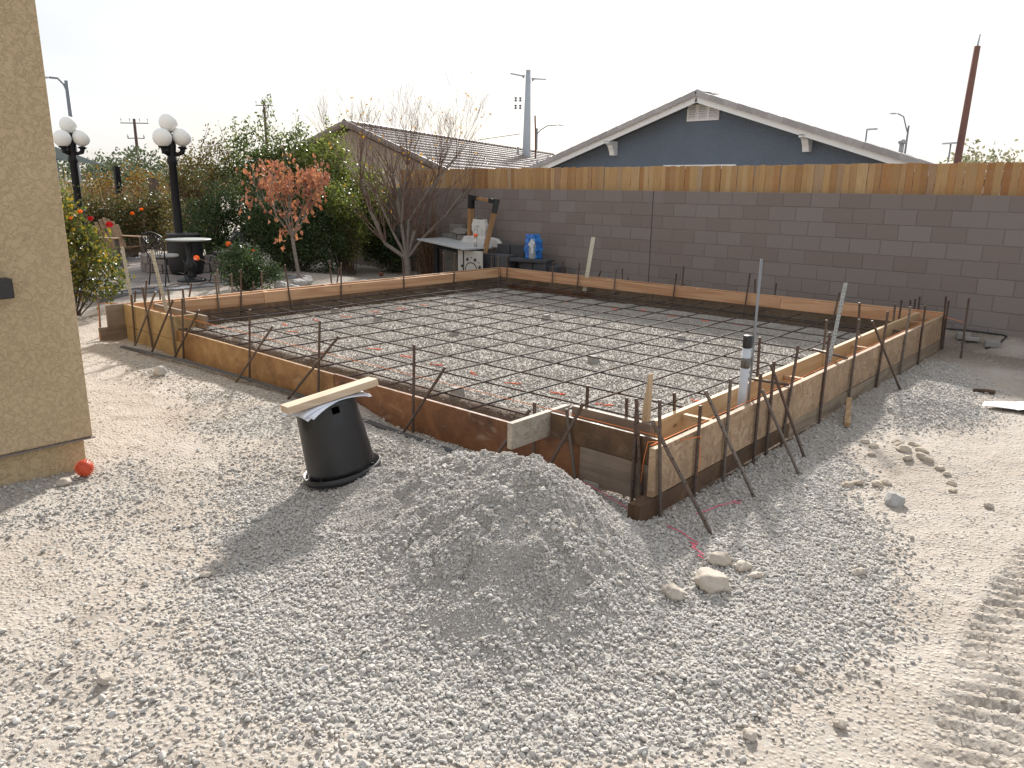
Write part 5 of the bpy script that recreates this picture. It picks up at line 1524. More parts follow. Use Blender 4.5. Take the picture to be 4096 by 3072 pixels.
# --- rose bushes
shrub('rose_bush', 'tall yellow-green rose bush against the stucco house corner', 'rose bush', (-11.7, 3.85, -0.02),
      [(-11.72, 3.70, 1.30, 0.34, 0.32, 0.52), (-11.66, 3.92, 1.45, 0.2, 0.2, 0.32), (-11.62, 3.98, 0.85, 0.42, 0.36, 0.42), (-11.55, 4.22, 0.55, 0.36, 0.32, 0.36), (-11.75, 3.6, 0.6, 0.4, 0.35, 0.5), (-11.55, 4.1, 1.1, 0.22, 0.2, 0.22)], G_ROSE, 1, 330, 20, 0.075, 0.062, 26, 0.62, 'rose bushes')
shrub('rose_bush', 'dark rose bush in front of the red-leaved tree', 'rose bush', (-11.58, 6.45, 0.13),
      [(-11.55, 6.42, 0.55, 0.30, 0.36, 0.33), (-11.5, 6.75, 0.45, 0.26, 0.28, 0.24), (-11.6, 6.3, 0.80, 0.14, 0.2, 0.16)], G_DARK, 2, 190, 18, 0.07, 0.05, 20, 0.6, 'rose bushes')
for i, (p, r_, mt, lb) in enumerate((((-11.35, 4.12, 1.36), 0.055, M_ROSER, 'upper dark red rose on the tall bush by the house'), ((-11.28, 4.33, 1.28), 0.065, M_ROSER, 'lower dark red rose on the tall bush by the house'),
      ((-11.4, 4.02, 1.46), 0.04, M_ROSEO, 'small orange rose at the top of the bush by the house'), ((-11.42, 3.9, 1.37), 0.032, M_ROSEO, 'small orange rosebud beside the house corner'),
      ((-11.55, 6.22, 0.92), 0.058, M_ROSEO, 'orange rose on top of the dark rose bush'), ((-11.85, 5.82, 0.70), 0.060, M_ROSEO, 'big orange rose on a long stem before the chairs'),
      ((-11.3, 6.5, 0.82), 0.03, M_ROSEO, 'tiny orange rosebud at the right of the dark bush'))):
    fo_ = bloom('rose', Vector(p), r_, mt, lb, 'roses in bloom')
    q_ = Vector((-11.58, 6.40, 0.35)) if p[1] > 5 else Vector((-11.6, 4.0, 0.9))
    obj('stem', MB().tube([q_, q_.lerp(Vector(p), 0.6)+Vector((0, 0, 0.03)), Vector(p)], 0.005, 5), BARKM, fo_)

# --- hedge behind the patio
shrub('evergreen_shrub', 'broad leafy evergreen shrub behind the red-leaved tree, tallest of the hedge', 'shrub', (-15.2, 9.5, 0.1),
      [(-15.2, 9.3, 1.7, 0.85, 0.9, 1.0), (-15.1, 9.75, 2.45, 0.5, 0.6, 0.65), (-15.3, 8.8, 2.35, 0.5, 0.45, 0.6), (-15.25, 9.35, 2.95, 0.22, 0.25, 0.4), (-14.9, 9.6, 0.9, 0.8, 0.9, 0.8)], G_LAUREL, 3, 640, 22, 0.12, 0.085, 30, 0.45, 'hedge behind the patio', 0.5, 0.02)
shrub('evergreen_shrub', 'bright green loose shrub below the bare tree', 'shrub', (-14.3, 10.4, 0.05),
      [(-14.2, 10.3, 1.45, 0.8, 0.65, 0.85), (-13.9, 10.7, 1.1, 0.75, 0.5, 0.8), (-14.5, 10.1, 2.2, 0.6, 0.55, 0.6), (-14.6, 10.5, 2.6, 0.4, 0.4, 0.4), (-13.7, 10.8, 1.75, 0.5, 0.35, 0.5)], G_LIGHT, 4, 620, 22, 0.11, 0.075, 24, 0.5, 'hedge behind the patio', 0.3, 0.018)
shrub('evergreen_shrub', 'brownish shrub with thin upright shoots right of the globe lamp', 'shrub', (-15.9, 8.2, 0.1),
      [(-15.9, 8.0, 1.9, 0.5, 0.5, 0.65), (-15.8, 8.4, 2.3, 0.35, 0.4, 0.45), (-16.0, 7.8, 1.2, 0.55, 0.5, 0.7), (-15.9, 7.55, 2.1, 0.25, 0.28, 0.3)], G_BROWN, 5, 330, 20, 0.10, 0.065, 26, 0.5, 'hedge behind the patio', 0.6, 0.015)
shrub('evergreen_shrub', 'dark rose shrub just right of the lamp post behind the table', 'shrub', (-14.6, 7.5, 0.2),
      [(-14.6, 7.4, 1.0, 0.5, 0.45, 0.55), (-14.5, 7.7, 1.45, 0.4, 0.35, 0.4), (-14.5, 7.9, 0.8, 0.5, 0.5, 0.6)], G_DARK, 6, 330, 22, 0.09, 0.055, 22, 0.6, 'hedge behind the patio')
shrub('evergreen_shrub', 'dense dark shrub behind the trunk of the red-leaved tree', 'shrub', (-13.6, 8.9, 0.12),
      [(-13.6, 8.6, 0.85, 0.6, 0.6, 0.7), (-13.4, 9.2, 0.75, 0.6, 0.6, 0.65), (-13.8, 8.2, 1.15, 0.5, 0.45, 0.6), (-13.6, 9.4, 1.35, 0.5, 0.5, 0.5)], G_DARK, 7, 480, 24, 0.10, 0.06, 26, 0.5, 'hedge behind the patio')
shrub('evergreen_shrub', 'yellow-green sprays of shrub low between red tree and bare tree', 'shrub', (-13.3, 9.9, 0.08),
      [(-13.2, 9.8, 0.9, 0.45, 0.4, 0.6), (-13.1, 9.6, 1.5, 0.4, 0.35, 0.4), (-13.3, 9.3, 1.75, 0.35, 0.3, 0.35)], G_LIGHT, 8, 260, 20, 0.09, 0.05, 22, 0.5, 'hedge behind the patio')
shrub('ground_shrub', 'low glossy dark shrub under the bare tree by the block wall', 'shrub', (-13.2, 11.0, 0.02),
      [(-13.2, 11.0, 0.42, 0.5, 0.25, 0.4), (-13.6, 10.9, 0.7, 0.5, 0.3, 0.5)], G_DARK, 9, 180, 18, 0.09, 0.09, 16, 0.4, None)
# --- rose beds along the end wall
shrub('rose_bed', 'left rose bed with mottled leaves behind the wooden armchair', 'rose bush', (-18.6, 6.2, 0.15),
      [(-18.6, 6.0, 0.95, 0.6, 0.6, 0.65), (-18.5, 6.5, 1.1, 0.5, 0.5, 0.55), (-18.5, 5.6, 1.1, 0.5, 0.4, 0.55)], G_MIX, 10, 480, 22, 0.10, 0.06, 24, 0.6, 'rose beds at the end of the garden')
shrub('rose_bed', 'right rose bed with mottled leaves left of the lamp post', 'rose bush', (-18.2, 7.4, 0.15),
      [(-18.2, 7.2, 1.0, 0.6, 0.5, 0.6), (-18.1, 7.7, 1.05, 0.55, 0.55, 0.6), (-17.9, 8.2, 1.0, 0.5, 0.5, 0.7)], G_MIX, 11, 480, 22, 0.10, 0.06, 24, 0.6, 'rose beds at the end of the garden')
shrub('climbing_rose', 'orange and yellow leaved climber over the end wall', 'climber', (-21.0, 8.6, 0.1),
      [(-21.2, 8.0, 1.7, 0.3, 0.6, 0.35), (-21.2, 9.2, 1.75, 0.3, 0.7, 0.4), (-21.3, 7.0, 1.65, 0.25, 0.5, 0.25)], leafmat('autumn_leaf', [(0.20,0.09,0.035), (0.24,0.13,0.04), (0.19,0.15,0.045), (0.10,0.10,0.03)], 0.5, 0.4), 12, 200, 13, 0.10, 0.07, 20, 0.6)
for i, (p, lb) in enumerate((((-17.2, 7.1, 1.22), 'small orange rose left in the far rose bed'), ((-17.3, 7.35, 1.30), 'small orange rose right in the far rose bed'))):
    bloom('rose', Vector(p), 0.05, M_ROSEO, lb, 'roses in bloom')

# --- ornamental grass by the end wall
def grass_tuft(name, label, base, n, h, mat, seed, spread=0.5, wid=0.012):
    rng = np.random.default_rng(seed)
    V = []; F = []
    for i in range(n):
        a = rng.uniform(0, 2*PI); L_ = h*rng.uniform(0.6, 1.1); sp = spread*rng.uniform(0.2, 1.0)
        b = np.array(base)+np.array([rng.normal(0, .1), rng.normal(0, .1), 0]); d = np.array([math.cos(a), math.sin(a), 0]); s_ = np.array([-d[1], d[0], 0])*wid
        prev = None
        for j in range(6):
            t = j/5
            p = b + d*sp*t*t*L_ + np.array([0, 0, L_*(t-0.42*sp*t*t*t)])
            w = s_*(1-t*0.9)
            V += [p-w, p+w]
            if j: k = len(V)-4; F.append((k, k+1, k+3, k+2))
    me = np_mesh(name, np.array(V), np.array(F))
    a = me.attributes.new('tint', 'FLOAT', 'POINT'); a.data.foreach_set('value', np.repeat(rng.random(n), 12).astype(np.float32))
    o = obj(name, me, mat); return tag(o, label, 'ornamental grass', 'ornamental grasses')
M_GRASSP = leafmat('pale_grass', [(0.24,0.24,0.15), (0.33,0.30,0.19), (0.42,0.36,0.22)], 0.6, 0.4)
grass_tuft('ornamental_grass', 'pale arching grass tuft beside the left globe lamp', (-20.3, 6.9, 0.1), 220, 2.3, M_GRASSP, 1, 0.55, 0.010)
grass_tuft('ornamental_grass', 'straw coloured grass tuft in front of the end wall', (-20.6, 7.8, 0.1), 120, 1.9, leafmat('straw_grass', [(0.26,0.18,0.09), (0.33,0.25,0.13), (0.29,0.21,0.11)], 0.7, 0.35), 2, 0.5, 0.012)

# --- trees
def grow(mb, p, d, L_, r, depth, rng, tips, spread, up, gens, minr=0.0025, kids=(2, 3), wob=0.12, sides=6, shrink=0.75):
    n = 3
    pts = [Vector(p)]; rad = [r]
    dd = Vector(d)
    for i in range(n):
        dd = (dd + Vector(rng.normal(0, wob, 3)) + Vector((0, 0, up*0.25))).normalized()
        pts.append(pts[-1] + dd*L_/n); rad.append(max(minr, r*(1-0.35*(i+1)/n)))
    mb.tube(pts, rad, max(4, sides-depth), False)
    if depth >= gens:
        tips.append((pts[-1], dd)); return
    m = rng.integers(kids[0], kids[1]+1)
    ph = rng.uniform(0, 6.28)
    for k in range(m):
        a = ph + 2*PI*k/m + rng.normal(0, .3)
        perp = dd.orthogonal().normalized(); perp = (perp*math.cos(a) + dd.cross(perp)*math.sin(a))
        nd = (dd + perp*spread*rng.uniform(0.6, 1.2) + Vector((0, 0, up))).normalized()
        t = 1.0 if k == 0 else rng.uniform(0.55, 1.0)
        idx = min(n, max(1, int(round(t*n))))
        grow(mb, pts[idx], nd, L_*rng.uniform(shrink-0.12, shrink+0.12), rad[-1]*rng.uniform(0.6, 0.85), depth+1, rng, tips, spread, up, gens, minr, kids, wob, sides, shrink)
        if rng.random() < 0.5: tips.append((pts[idx], nd))

# red-leaved small tree: vase of upright twigs hung with dead leaves
rng = np.random.default_rng(21)
rt_ = thing('red_leaved_tree', 'small tree hung with dry orange-red leaves in front of the hedge', 'tree', (-11.89, 7.72, 0.15))
mb = MB(); tips = []
TB = Vector((-11.89, 7.72, 0.13)); FK = Vector((-11.95, 7.66, 0.95))
mb.tube([TB, (-11.90, 7.70, 0.4), (-11.93, 7.67, 0.72), FK], [0.038, 0.032, 0.03, 0.032], 8, False)
obj('trunk', mb, BARKG, rt_, True)
mb = MB()
cr = Vector((_r.x, _r.y, 0)).normalized(); cf = Vector((_w.x, _w.y, 0)).normalized()
for k, (sx, sy, uz) in enumerate(((-0.75, 0.1, 0.75), (-0.45, -0.4, 1.0), (-0.15, 0.35, 1.1), (0.1, -0.3, 1.1), (0.42, 0.25, 1.0), (0.8, -0.1, 0.8), (-0.6, 0.5, 0.9), (0.55, 0.5, 0.9))):
    d = (cr*sx*0.85 + cf*sy + Vector((0, 0, uz))).normalized()
    grow(mb, FK, d, 0.50, 0.017, 0, rng, tips, 0.38, 0.22, 3, 0.003, (2, 3), 0.10, 6, 0.72)
br_ = obj('branches', mb, BARKG, rt_, kind='stuff')
tp_ = np.array([t[0] for t in tips]); 
sel = tp_[(tp_[:, 2] > 1.15)]
C = []
for p in sel:
    k = rng.poisson(2.3)
    C.append(p + rng.normal(0, 0.06, (k, 3)))
for p in (Vector((-12.02, 7.5, 1.02)), Vector((-12.05, 7.45, 0.95)), Vector((-11.95, 7.72, 1.08)), Vector((-12.0, 7.55, 1.1))):
    C.append(np.array(p) + rng.normal(0, 0.04, (6, 3)))
C = np.concatenate(C)
big = C[rng.permutation(len(C))]
lm = leafmat
n_big = min(280, len(big))
def big_leaf(seed):
    r2 = np.random.default_rng(seed); mb = MB()
    L_, W = 0.115, 0.034
    V = [(0,0,0), (W*0.7, 0.012, -L_*0.3), (W, -0.01, -L_*0.55), (W*0.4, 0.015, -L_*0.85), (0, 0.03, -L_), (-W*0.5, -0.012, -L_*0.82), (-W, 0.012, -L_*0.5), (-W*0.6, -0.01, -L_*0.25), (0, 0.012, -L_*0.5)]
    mb.add(V, [(0,1,8),(1,2,8),(2,3,8),(3,4,8),(4,5,8),(5,6,8),(6,7,8),(7,0,8)])
    me = mb.mesh('leaf'); a = me.attributes.new('tint', 'FLOAT', 'POINT'); a.data.foreach_set('value', [seed/5.0]*9)
    me.materials.append(G_RED); return me
LMs = [big_leaf(i) for i in range(6)]
for i in range(n_big):
    o = bpy.data.objects.new('leaf', LMs[i % 6]); COL.objects.link(o)
    o.parent = rt_; o.matrix_parent_inverse = Matrix.Translation(-Vector(rt_.location))
    o.location = big[i]; s_ = rng.uniform(0.75, 1.5)
    o.scale = (s_, s_, s_*rng.uniform(0.8, 1.15)); o.rotation_euler = (rng.normal(0, .4), rng.normal(0, .4), rng.uniform(0, 6.28))
rest = big[n_big:]
if len(rest): obj('small_leaves', leaf_mesh('small_leaves', np.concatenate([rest, rest+rng.normal(0, .05, rest.shape)]), 0.08, rng, up=-0.9, aspect=0.5), G_RED, rt_, kind='stuff')
print('red leaves', len(C))

# bare tree by the wall: several stems fanning out into fine twigs
rng = np.random.default_rng(33)
bt = thing('bare_tree', 'leafless many-stemmed tree with fine twigs beside the block wall', 'tree', (-11.97, 10.36, 0.02))
mb = MB(); tips = []
B0 = Vector((-11.97, 10.36, -0.03)); F0 = Vector((-11.98, 10.35, 0.42))
mb.tube([B0, (-11.97, 10.36, 0.2), F0], [0.085, 0.07, 0.072], 10, False)
obj('trunk', mb, BARKG, bt, True)
mb = MB(); mf = MB()
def limb(pts, r0, r1, gens=4, L_=0.62, every=1):
    pts = [Vector(q) for q in pts]
    n = len(pts); rad = [r0+(r1-r0)*i/(n-1) for i in range(n)]
    mb.tube(pts, rad, 7, False)
    for i in range(1, n):
        d = (pts[i]-pts[i-1]).normalized()
        for k in range(5 if i < n-1 else 6):
            sd = (cr*rng.normal(0, 0.55) + cf*rng.normal(0, 0.45) + Vector((0, 0, 0.75)))
            grow(mf, pts[i], (d*0.6+sd).normalized(), L_*rng.uniform(0.7, 1.1), max(0.006, rad[i]*0.42), 0, rng, tips, 0.36, 0.20, gens-1, 0.0018, (2, 3), 0.10, 6, 0.74)
limb([F0, (-12.25, 10.02, 0.72), (-12.42, 9.80, 1.35), (-12.52, 9.66, 1.95)], 0.048, 0.024)
limb([F0, (-12.02, 10.28, 1.0), (-12.07, 10.2, 1.6), (-12.12, 10.15, 2.1)], 0.05, 0.022)
limb([F0, (-11.88, 10.46, 0.95), (-11.7, 10.62, 1.5), (-11.5, 10.78, 2.0)], 0.046, 0.022)
limb([F0, (-11.95, 10.2, 1.1), (-11.85, 10.2, 1.75), (-11.8, 10.25, 2.25)], 0.036, 0.02)
limb([F0, (-11.75, 10.6, 0.85), (-11.35, 10.85, 1.3), (-10.95, 10.95, 1.75)], 0.036, 0.016, 4, 0.5)
limb([F0, (-12.1, 10.1, 0.95), (-12.3, 9.85, 1.7), (-12.75, 9.45, 2.3)], 0.034, 0.014, 4, 0.55)
limb([F0, (-11.85, 10.3, 1.2), (-11.45, 10.6, 1.9), (-11.05, 10.85, 2.4)], 0.034, 0.014, 4, 0.55)
obj('limbs', mb, BARKG, bt, True)
obj('twigs', mf, plain('twig_brown', (0.19, 0.12, 0.095), (0.12, 0.078, 0.06), 12, 0.9), bt, kind='stuff')
tt = np.array([t[0] for t in tips]); s2 = tt[rng.random(len(tt)) < 0.05]
obj('last_leaves', leaf_mesh('last_leaves', s2, 0.06, rng, up=-0.5), leafmat('last_leaf', [(0.4,0.2,0.03), (0.5,0.3,0.05)], 0.6, 0.4), bt, kind='stuff')
print('twig tips', len(tips))
# dry brown shrub behind the work table
rng = np.random.default_rng(35)
ds = thing('dry_shrub', 'dry rust brown thicket of stalks left of the work table', 'shrub', (-12.1, 11.0, 0.0))
mb = MB()
for k in range(90):
    a = rng.normal(0, 0.16); b = rng.normal(0, 0.10)
    h = rng.uniform(0.7, 1.7)
    p = Vector((-12.1+rng.normal(0, .12), 11.02+rng.normal(0, .06), 0.0))
    mb.tube([p, p+Vector((a*0.5, b*0.3, h*0.5)), p+Vector((a*1.6, b*0.6, h))], [0.008, 0.006, 0.003], 4, False)
obj('stalks', mb, plain('dry_stalk', (0.21, 0.12, 0.075), (0.14, 0.075, 0.045), 8, 0.9), ds, kind='stuff')
obj('dry_leaves', leaf_mesh('dry_leaves', np.array([-12.1, 11.0, 0.5])+rng.normal(0, 1, (500, 3))*np.array([0.2, 0.08, 0.3]), 0.05, rng), G_BROWN, ds, kind='stuff')

# far trees beyond the garden wall
def far_tree(x, y, h, w, seed, label, mat=G_FAR, leaf=0.24):
    rng = np.random.default_rng(seed)
    o = thing('far_tree', label, 'tree', (x, y, 0), 'trees beyond the garden')
    obj('trunk', MB().tube([(x, y, -0.2), (x, y, h*0.5)], [0.22, 0.1], 7, False), BARKM, o)
    bl = [(x+rng.normal(0, w*0.3), y+rng.normal(0, w*0.3), h*rng.uniform(0.45, 0.8), w*rng.uniform(0.4, 0.6), w*rng.uniform(0.4, 0.6), h*rng.uniform(0.18, 0.27)) for k in range(6)]
    cc, P = blob_points(bl, rng, 90, 15, w*0.06, 0.25)
    obj('crown', leaf_mesh('crown', P, leaf, rng, aspect=0.6), mat, o, kind='stuff')
for i, (x, y, h, w, lb) in enumerate(((-45, 15.5, 3.7, 4.0, 'dark round tree far behind the left globe lamp'), (-47, 19.5, 3.8, 3.4, 'dark tree under the shade sail tip'), (-52, 23.3, 4.4, 3.2, 'tree at the foot of the far utility pole'), (-50, 25.5, 3.6, 3.4, 'tree left of the right globe lamp'), (-46, 24.3, 3.0, 3.0, 'low tree just left of the right lamp post'), (-44, 21.8, 3.0, 3.0, 'low dark tree behind the dark square post'), (-60, 33.0, 4.2, 5.0, 'far tree behind the hedge'))):
    far_tree(x, y, h, w, 60+i, lb)
far_tree(-7.1, 39.4, 4.2, 3.6, 80, 'pale olive tree top over the fence at the right', leafmat('olive_leaf', [(0.14,0.15,0.09), (0.19,0.19,0.12), (0.24,0.23,0.15)], 0.6, 0.4), 0.2)

# ------------------------------------------------------------------ patio and furniture
patio = thing('patio', None, None, (-14, 6, 0)); patio['kind'] = 'structure'
def curve_edge(y): return -12.08 - 0.10*(y-5.4)**2*(1 if y < 5.4 else 0.25)
pv_m = plain('paver', (0.25, 0.215, 0.20), (0.19, 0.165, 0.155), 9, 0.9, 0.3, rnd=0.16)
mb = MB()
ys = np.linspace(4.4, 8.0, 25)
V = [(curve_edge(y), y, z) for z in (0.0, 0.205) for y in ys] + [(-18.5, ys[0], 0.205), (-18.5, ys[-1], 0.205)]
n_ = len(ys)
mb.add(V, [(k, k+1, n_+k+1, n_+k) for k in range(n_-1)] + [tuple(range(n_, 2*n_)) + (2*n_+1, 2*n_)])
me = mb.mesh('base'); bm = bmesh.new(); bm.from_mesh(me); bmesh.ops.recalc_face_normals(bm, faces=bm.faces); bm.to_mesh(me); bm.free()
obj('base', me, plain('patio_edge', (0.22, 0.225, 0.24), (0.17, 0.17, 0.185), 7, 0.9), patio)
pm = MB(); pm.box(-0.145, 0.145, -0.095, 0.095, 0, 0.018); pme = pm.mesh('paver'); pme.materials.append(pv_m)
cnt_p = 0
row = 0; y = 4.62
while y < 7.9 and cnt_p < 300:
    x = -12.30 - (0.15 if row % 2 else 0)
    while x > -17.2 and cnt_p < 300:
        if x+0.15 < curve_edge(y)-0.08:
            o = place('paver', pme, None, (x, y, 0.206+random.uniform(0, 0.003)), (0, 0, random.uniform(-.01, .01)), parent=patio); cnt_p += 1
        x -= 0.30
    y += 0.20; row += 1

M_IRON = plain('wrought_iron', (0.018, 0.02, 0.021), (0.012, 0.013, 0.014), 20, 0.45)
PZ = 0.226
def bistro_table(x, y, label):
    o = thing('bistro_table', label, 'table', (x, y, PZ))
    obj('table_top', MB().lathe([(0.05, 0.69), (0.355, 0.69), (0.366, 0.70), (0.366, 0.712), (0.355, 0.716), (0.01, 0.716)], (x, y, PZ), 40), plain('stone_top', (0.36, 0.37, 0.35), (0.26, 0.27, 0.26), 60, 0.45), o, True)
    obj('pedestal', MB().lathe([(0.06, 0.05), (0.09, 0.09), (0.05, 0.14), (0.085, 0.20), (0.10, 0.27), (0.06, 0.34), (0.045, 0.42), (0.055, 0.55), (0.06, 0.63), (0.14, 0.688)], (x, y, PZ), 20), M_IRON, o, True)
    obj('foot', MB().lathe([(0.235, 0.0), (0.235, 0.02), (0.20, 0.045), (0.09, 0.075), (0.06, 0.09)], (x, y, PZ), 24), M_IRON, o, True)
bistro_table(-12.76, 6.15, 'round stone-topped pedestal table on the patio')
def iron_chair(x, y, rz, label, cushion):
    o = thing('iron_chair', label, 'chair', (0, 0, 0), 'iron chairs on the patio')
    W = 0.21
    P = []
    # front at +y local
    for sx in (-1, 1):
        obj('leg', MB().tube([(sx*0.17, 0.17, 0.43), (sx*0.215, 0.20, 0.32), (sx*0.185, 0.185, 0.16), (sx*0.20, 0.21, 0.03), (sx*0.21, 0.235, 0.008)], [0.013, 0.014, 0.011, 0.010, 0.013], 7), M_IRON, o, True)
        obj('leg', MB().tube([(sx*0.16, -0.17, 0.44), (sx*0.165, -0.19, 0.2), (sx*0.175, -0.23, 0.01)], [0.012, 0.011, 0.011], 7), M_IRON, o, True)
    obj('seat', MB().lathe([(0.01, 0.435), (0.21, 0.435), (0.215, 0.445), (0.21, 0.455), (0.01, 0.455)], (0, 0, 0), 22), M_IRON, o, True)
    obj('cushion', MB().lathe([(0.03, 0.457), (0.195, 0.457), (0.21, 0.475), (0.195, 0.50), (0.1, 0.51), (0.01, 0.512)], (0, 0, 0), 22), cushion, o, True)
    bk = MB()
    out = [(-0.16, -0.18, 0.45), (-0.20, -0.205, 0.58), (-0.235, -0.23, 0.70), (-0.20, -0.245, 0.80), (-0.10, -0.255, 0.85), (0, -0.26, 0.875), (0.10, -0.255, 0.85), (0.20, -0.245, 0.80), (0.235, -0.23, 0.70), (0.20, -0.205, 0.58), (0.16, -0.18, 0.45)]
    bk.tube(out, 0.011, 7)
    obj('back_frame', bk, M_IRON, o, True)
    r2 = random.Random(5)
    for k in range(7):
        t = -0.15+0.05*k
        m = MB(); m.tube([(t*0.5, -0.19, 0.47), (t*1.25, -0.215, 0.60), (t*0.9, -0.235, 0.70), (t*1.2, -0.25, 0.83-abs(t)*0.3)], 0.006, 5); obj('scroll', m, M_IRON, o, True)
    # cast leaf panel filling the back
    lf = leaf_mesh('cast_leaves', np.stack([np.random.default_rng(3).uniform(-0.19, 0.19, 120), np.full(120, -0.235), np.random.default_rng(4).uniform(0.55, 0.82, 120)], 1), 0.05, np.random.default_rng(6), up=0.2)
    obj('cast_leaves', lf, M_IRON, o, kind='stuff')
    obj('stretcher', MB().tube([(-0.17, -0.19, 0.2), (0, 0, 0.24), (0.17, 0.185, 0.17)], 0.006, 5), M_IRON, o, True)
    obj('stretcher', MB().tube([(0.17, -0.19, 0.2), (0, 0, 0.23), (-0.17, 0.185, 0.17)], 0.006, 5), M_IRON, o, True)
    o.location = (x, y, PZ); o.rotation_euler = (0, 0, rz)
    return o
M_CUSH = plain('pale_cushion', (0.42, 0.41, 0.39), (0.33, 0.32, 0.31), 8, 0.8)
iron_chair(-12.51, 5.62, 0.35, 'black iron chair with a pale round seat pad facing the table', M_CUSH)
iron_chair(-12.42, 6.62, 2.2, 'black iron chair half hidden by the dark rose bush', plain('dark_cushion', (0.05, 0.052, 0.056), (0.04, 0.04, 0.043), 8, 0.8))

def adirondack(x, y, rz):
    o = thing('wooden_armchair', 'slatted brown wooden armchair at the left of the patio', 'chair', (0, 0, 0))
    M = wood('armchair_wood', 'z', (0.36, 0.24, 0.145), (0.25, 0.16, 0.095), knots=False)
    M2 = wood('armchair_wood_grey', 'z', (0.20, 0.165, 0.135), (0.14, 0.115, 0.09), knots=False)
    for k in range(7):
        t = (k-3)*0.085
        top = 0.93-0.028*abs(k-3)**1.5
        m = MB(); m.obox((t*1.08, -0.28, (0.30+top)/2), (0.037, 0, 0), (0, 0.009, 0.003), (t*0.06, -0.11, (top-0.30)/2)); obj('back_slat', m, M, o, bevel=0.004)
    for k in range(5):
        m = MB(); m.obox((0, 0.26-0.105*k, 0.37-0.022*k), (0.27, 0, 0), (0, 0.047, 0.008), (0, -0.002, 0.009)); obj('seat_slat', m, M, o)
    for sx in (-1, 1):
        m = MB(); m.box(sx*0.33-0.055, sx*0.33+0.055, -0.33, 0.36, 0.545, 0.567); obj('arm', m, M, o, bevel=0.006)
        m = MB(); m.box(sx*0.30-0.05, sx*0.30+0.05, 0.25, 0.28, 0.0, 0.543); obj('leg', m, M2, o)
        m = MB(); m.beam((sx*0.28, 0.28, 0.33), (sx*0.28, -0.55, 0.06), 0.025, 0.13); obj('leg', m, M2, o)
    o.location = (x, y, PZ); o.rotation_euler = (0, 0, rz)
adirondack(-16.35, 6.45, -1.25)

# low curved block seat and dark bin behind the table
fp = thing('block_planter', 'low curved stone block planter behind the round table', 'planter', (-14.6, 6.9, PZ))
for c in range(2):
    for k in range(11):
        a = -2.2 + k*0.27 + (0.13 if c else 0)
        p = Vector((-14.6+0.72*math.cos(a), 6.95+0.72*math.sin(a), PZ+0.08+0.16*c))
        m = MB(); m.obox(p, (-math.sin(a)*0.092, math.cos(a)*0.092, 0), (math.cos(a)*0.08, math.sin(a)*0.08, 0), (0, 0, 0.077)); obj('stone', m, pv_m, fp, bevel=0.008)
bn = thing('dark_bin', 'black barrel standing behind the round table', 'barrel', (-13.9, 6.55, PZ))
obj('body', MB().lathe([(0.27, 0), (0.30, 0.1), (0.31, 0.45), (0.29, 0.70), (0.30, 0.72), (0.28, 0.74), (0.02, 0.745)], (-13.9, 6.62, PZ), 24), plain('bin_black', (0.014, 0.014, 0.016), (0.01, 0.01, 0.011), 10, 0.5), bn, True)

# ------------------------------------------------------------------ globe lamps
M_GLOBE = plain('opal_globe', (0.86, 0.86, 0.83), (0.82, 0.82, 0.79), 2, 0.25, spec=0.5)
M_LAMPB = plain('lamp_black', (0.009, 0.009, 0.012), (0.006, 0.006, 0.008), 8, 0.5, spec=0.3)
def globe_lamp(x, y, z0, zj, R, label):
    o = thing('globe_lamp', label, 'lamp post', (x, y, z0), 'globe lamp posts')
    obj('post', MB().lathe([(0.16, 0), (0.16, 0.12), (0.12, 0.2), (0.09, 0.5), (0.10, 0.55), (0.075, 0.6), (0.068, zj-z0-0.15), (0.09, zj-z0-0.12), (0.09, zj-z0-0.06), (0.07, zj-z0), (0.08, zj-z0+0.1), (0.09, zj-z0+0.2), (0.075, zj-z0+0.3), (0.04, zj-z0+0.40), (0.055, zj-z0+0.43), (0.02, zj-z0+0.46)], (x, y, z0), 16), M_LAMPB, o, True)
    gl = [(0.0, 0.0, 0.585)]
    for k in range(3):
        a = CANG + 0.25 + k*2*PI/3
        gl.append((math.cos(a)*0.20, math.sin(a)*0.20, 0.315 + (0.03 if k == 0 else 0)))
        p = Vector((x, y, zj+0.10)); e = Vector((math.cos(a), math.sin(a), 0))
        obj('arm', MB().tube([p, p+e*0.10+Vector((0,0,-0.06)), p+e*0.18+Vector((0,0,-0.03)), p+e*0.20+Vector((0,0,0.05))], [0.04, 0.035, 0.045, 0.05], 8), M_LAMPB, o, True)
        obj('cup', MB().lathe([(0.03, 0), (0.085, 0.03), (0.085, 0.045), (0.05, 0.06)], p+e*0.20+Vector((0,0,0.02)), 14), M_LAMPB, o, True)
    for (dx, dy, dz) in gl:
        obj('globe', MB().ball((x+dx, y+dy, zj+dz), R, 28, 18), M_GLOBE, o, True)
globe_lamp(-14.12, 6.64, 0.2, 2.33, 0.163, 'black post lamp with white globes behind the table, right of two')
globe_lamp(-17.05, 6.0, 0.15, 2.37, 0.163, 'black post lamp with white globes beside the house corner, left of two')

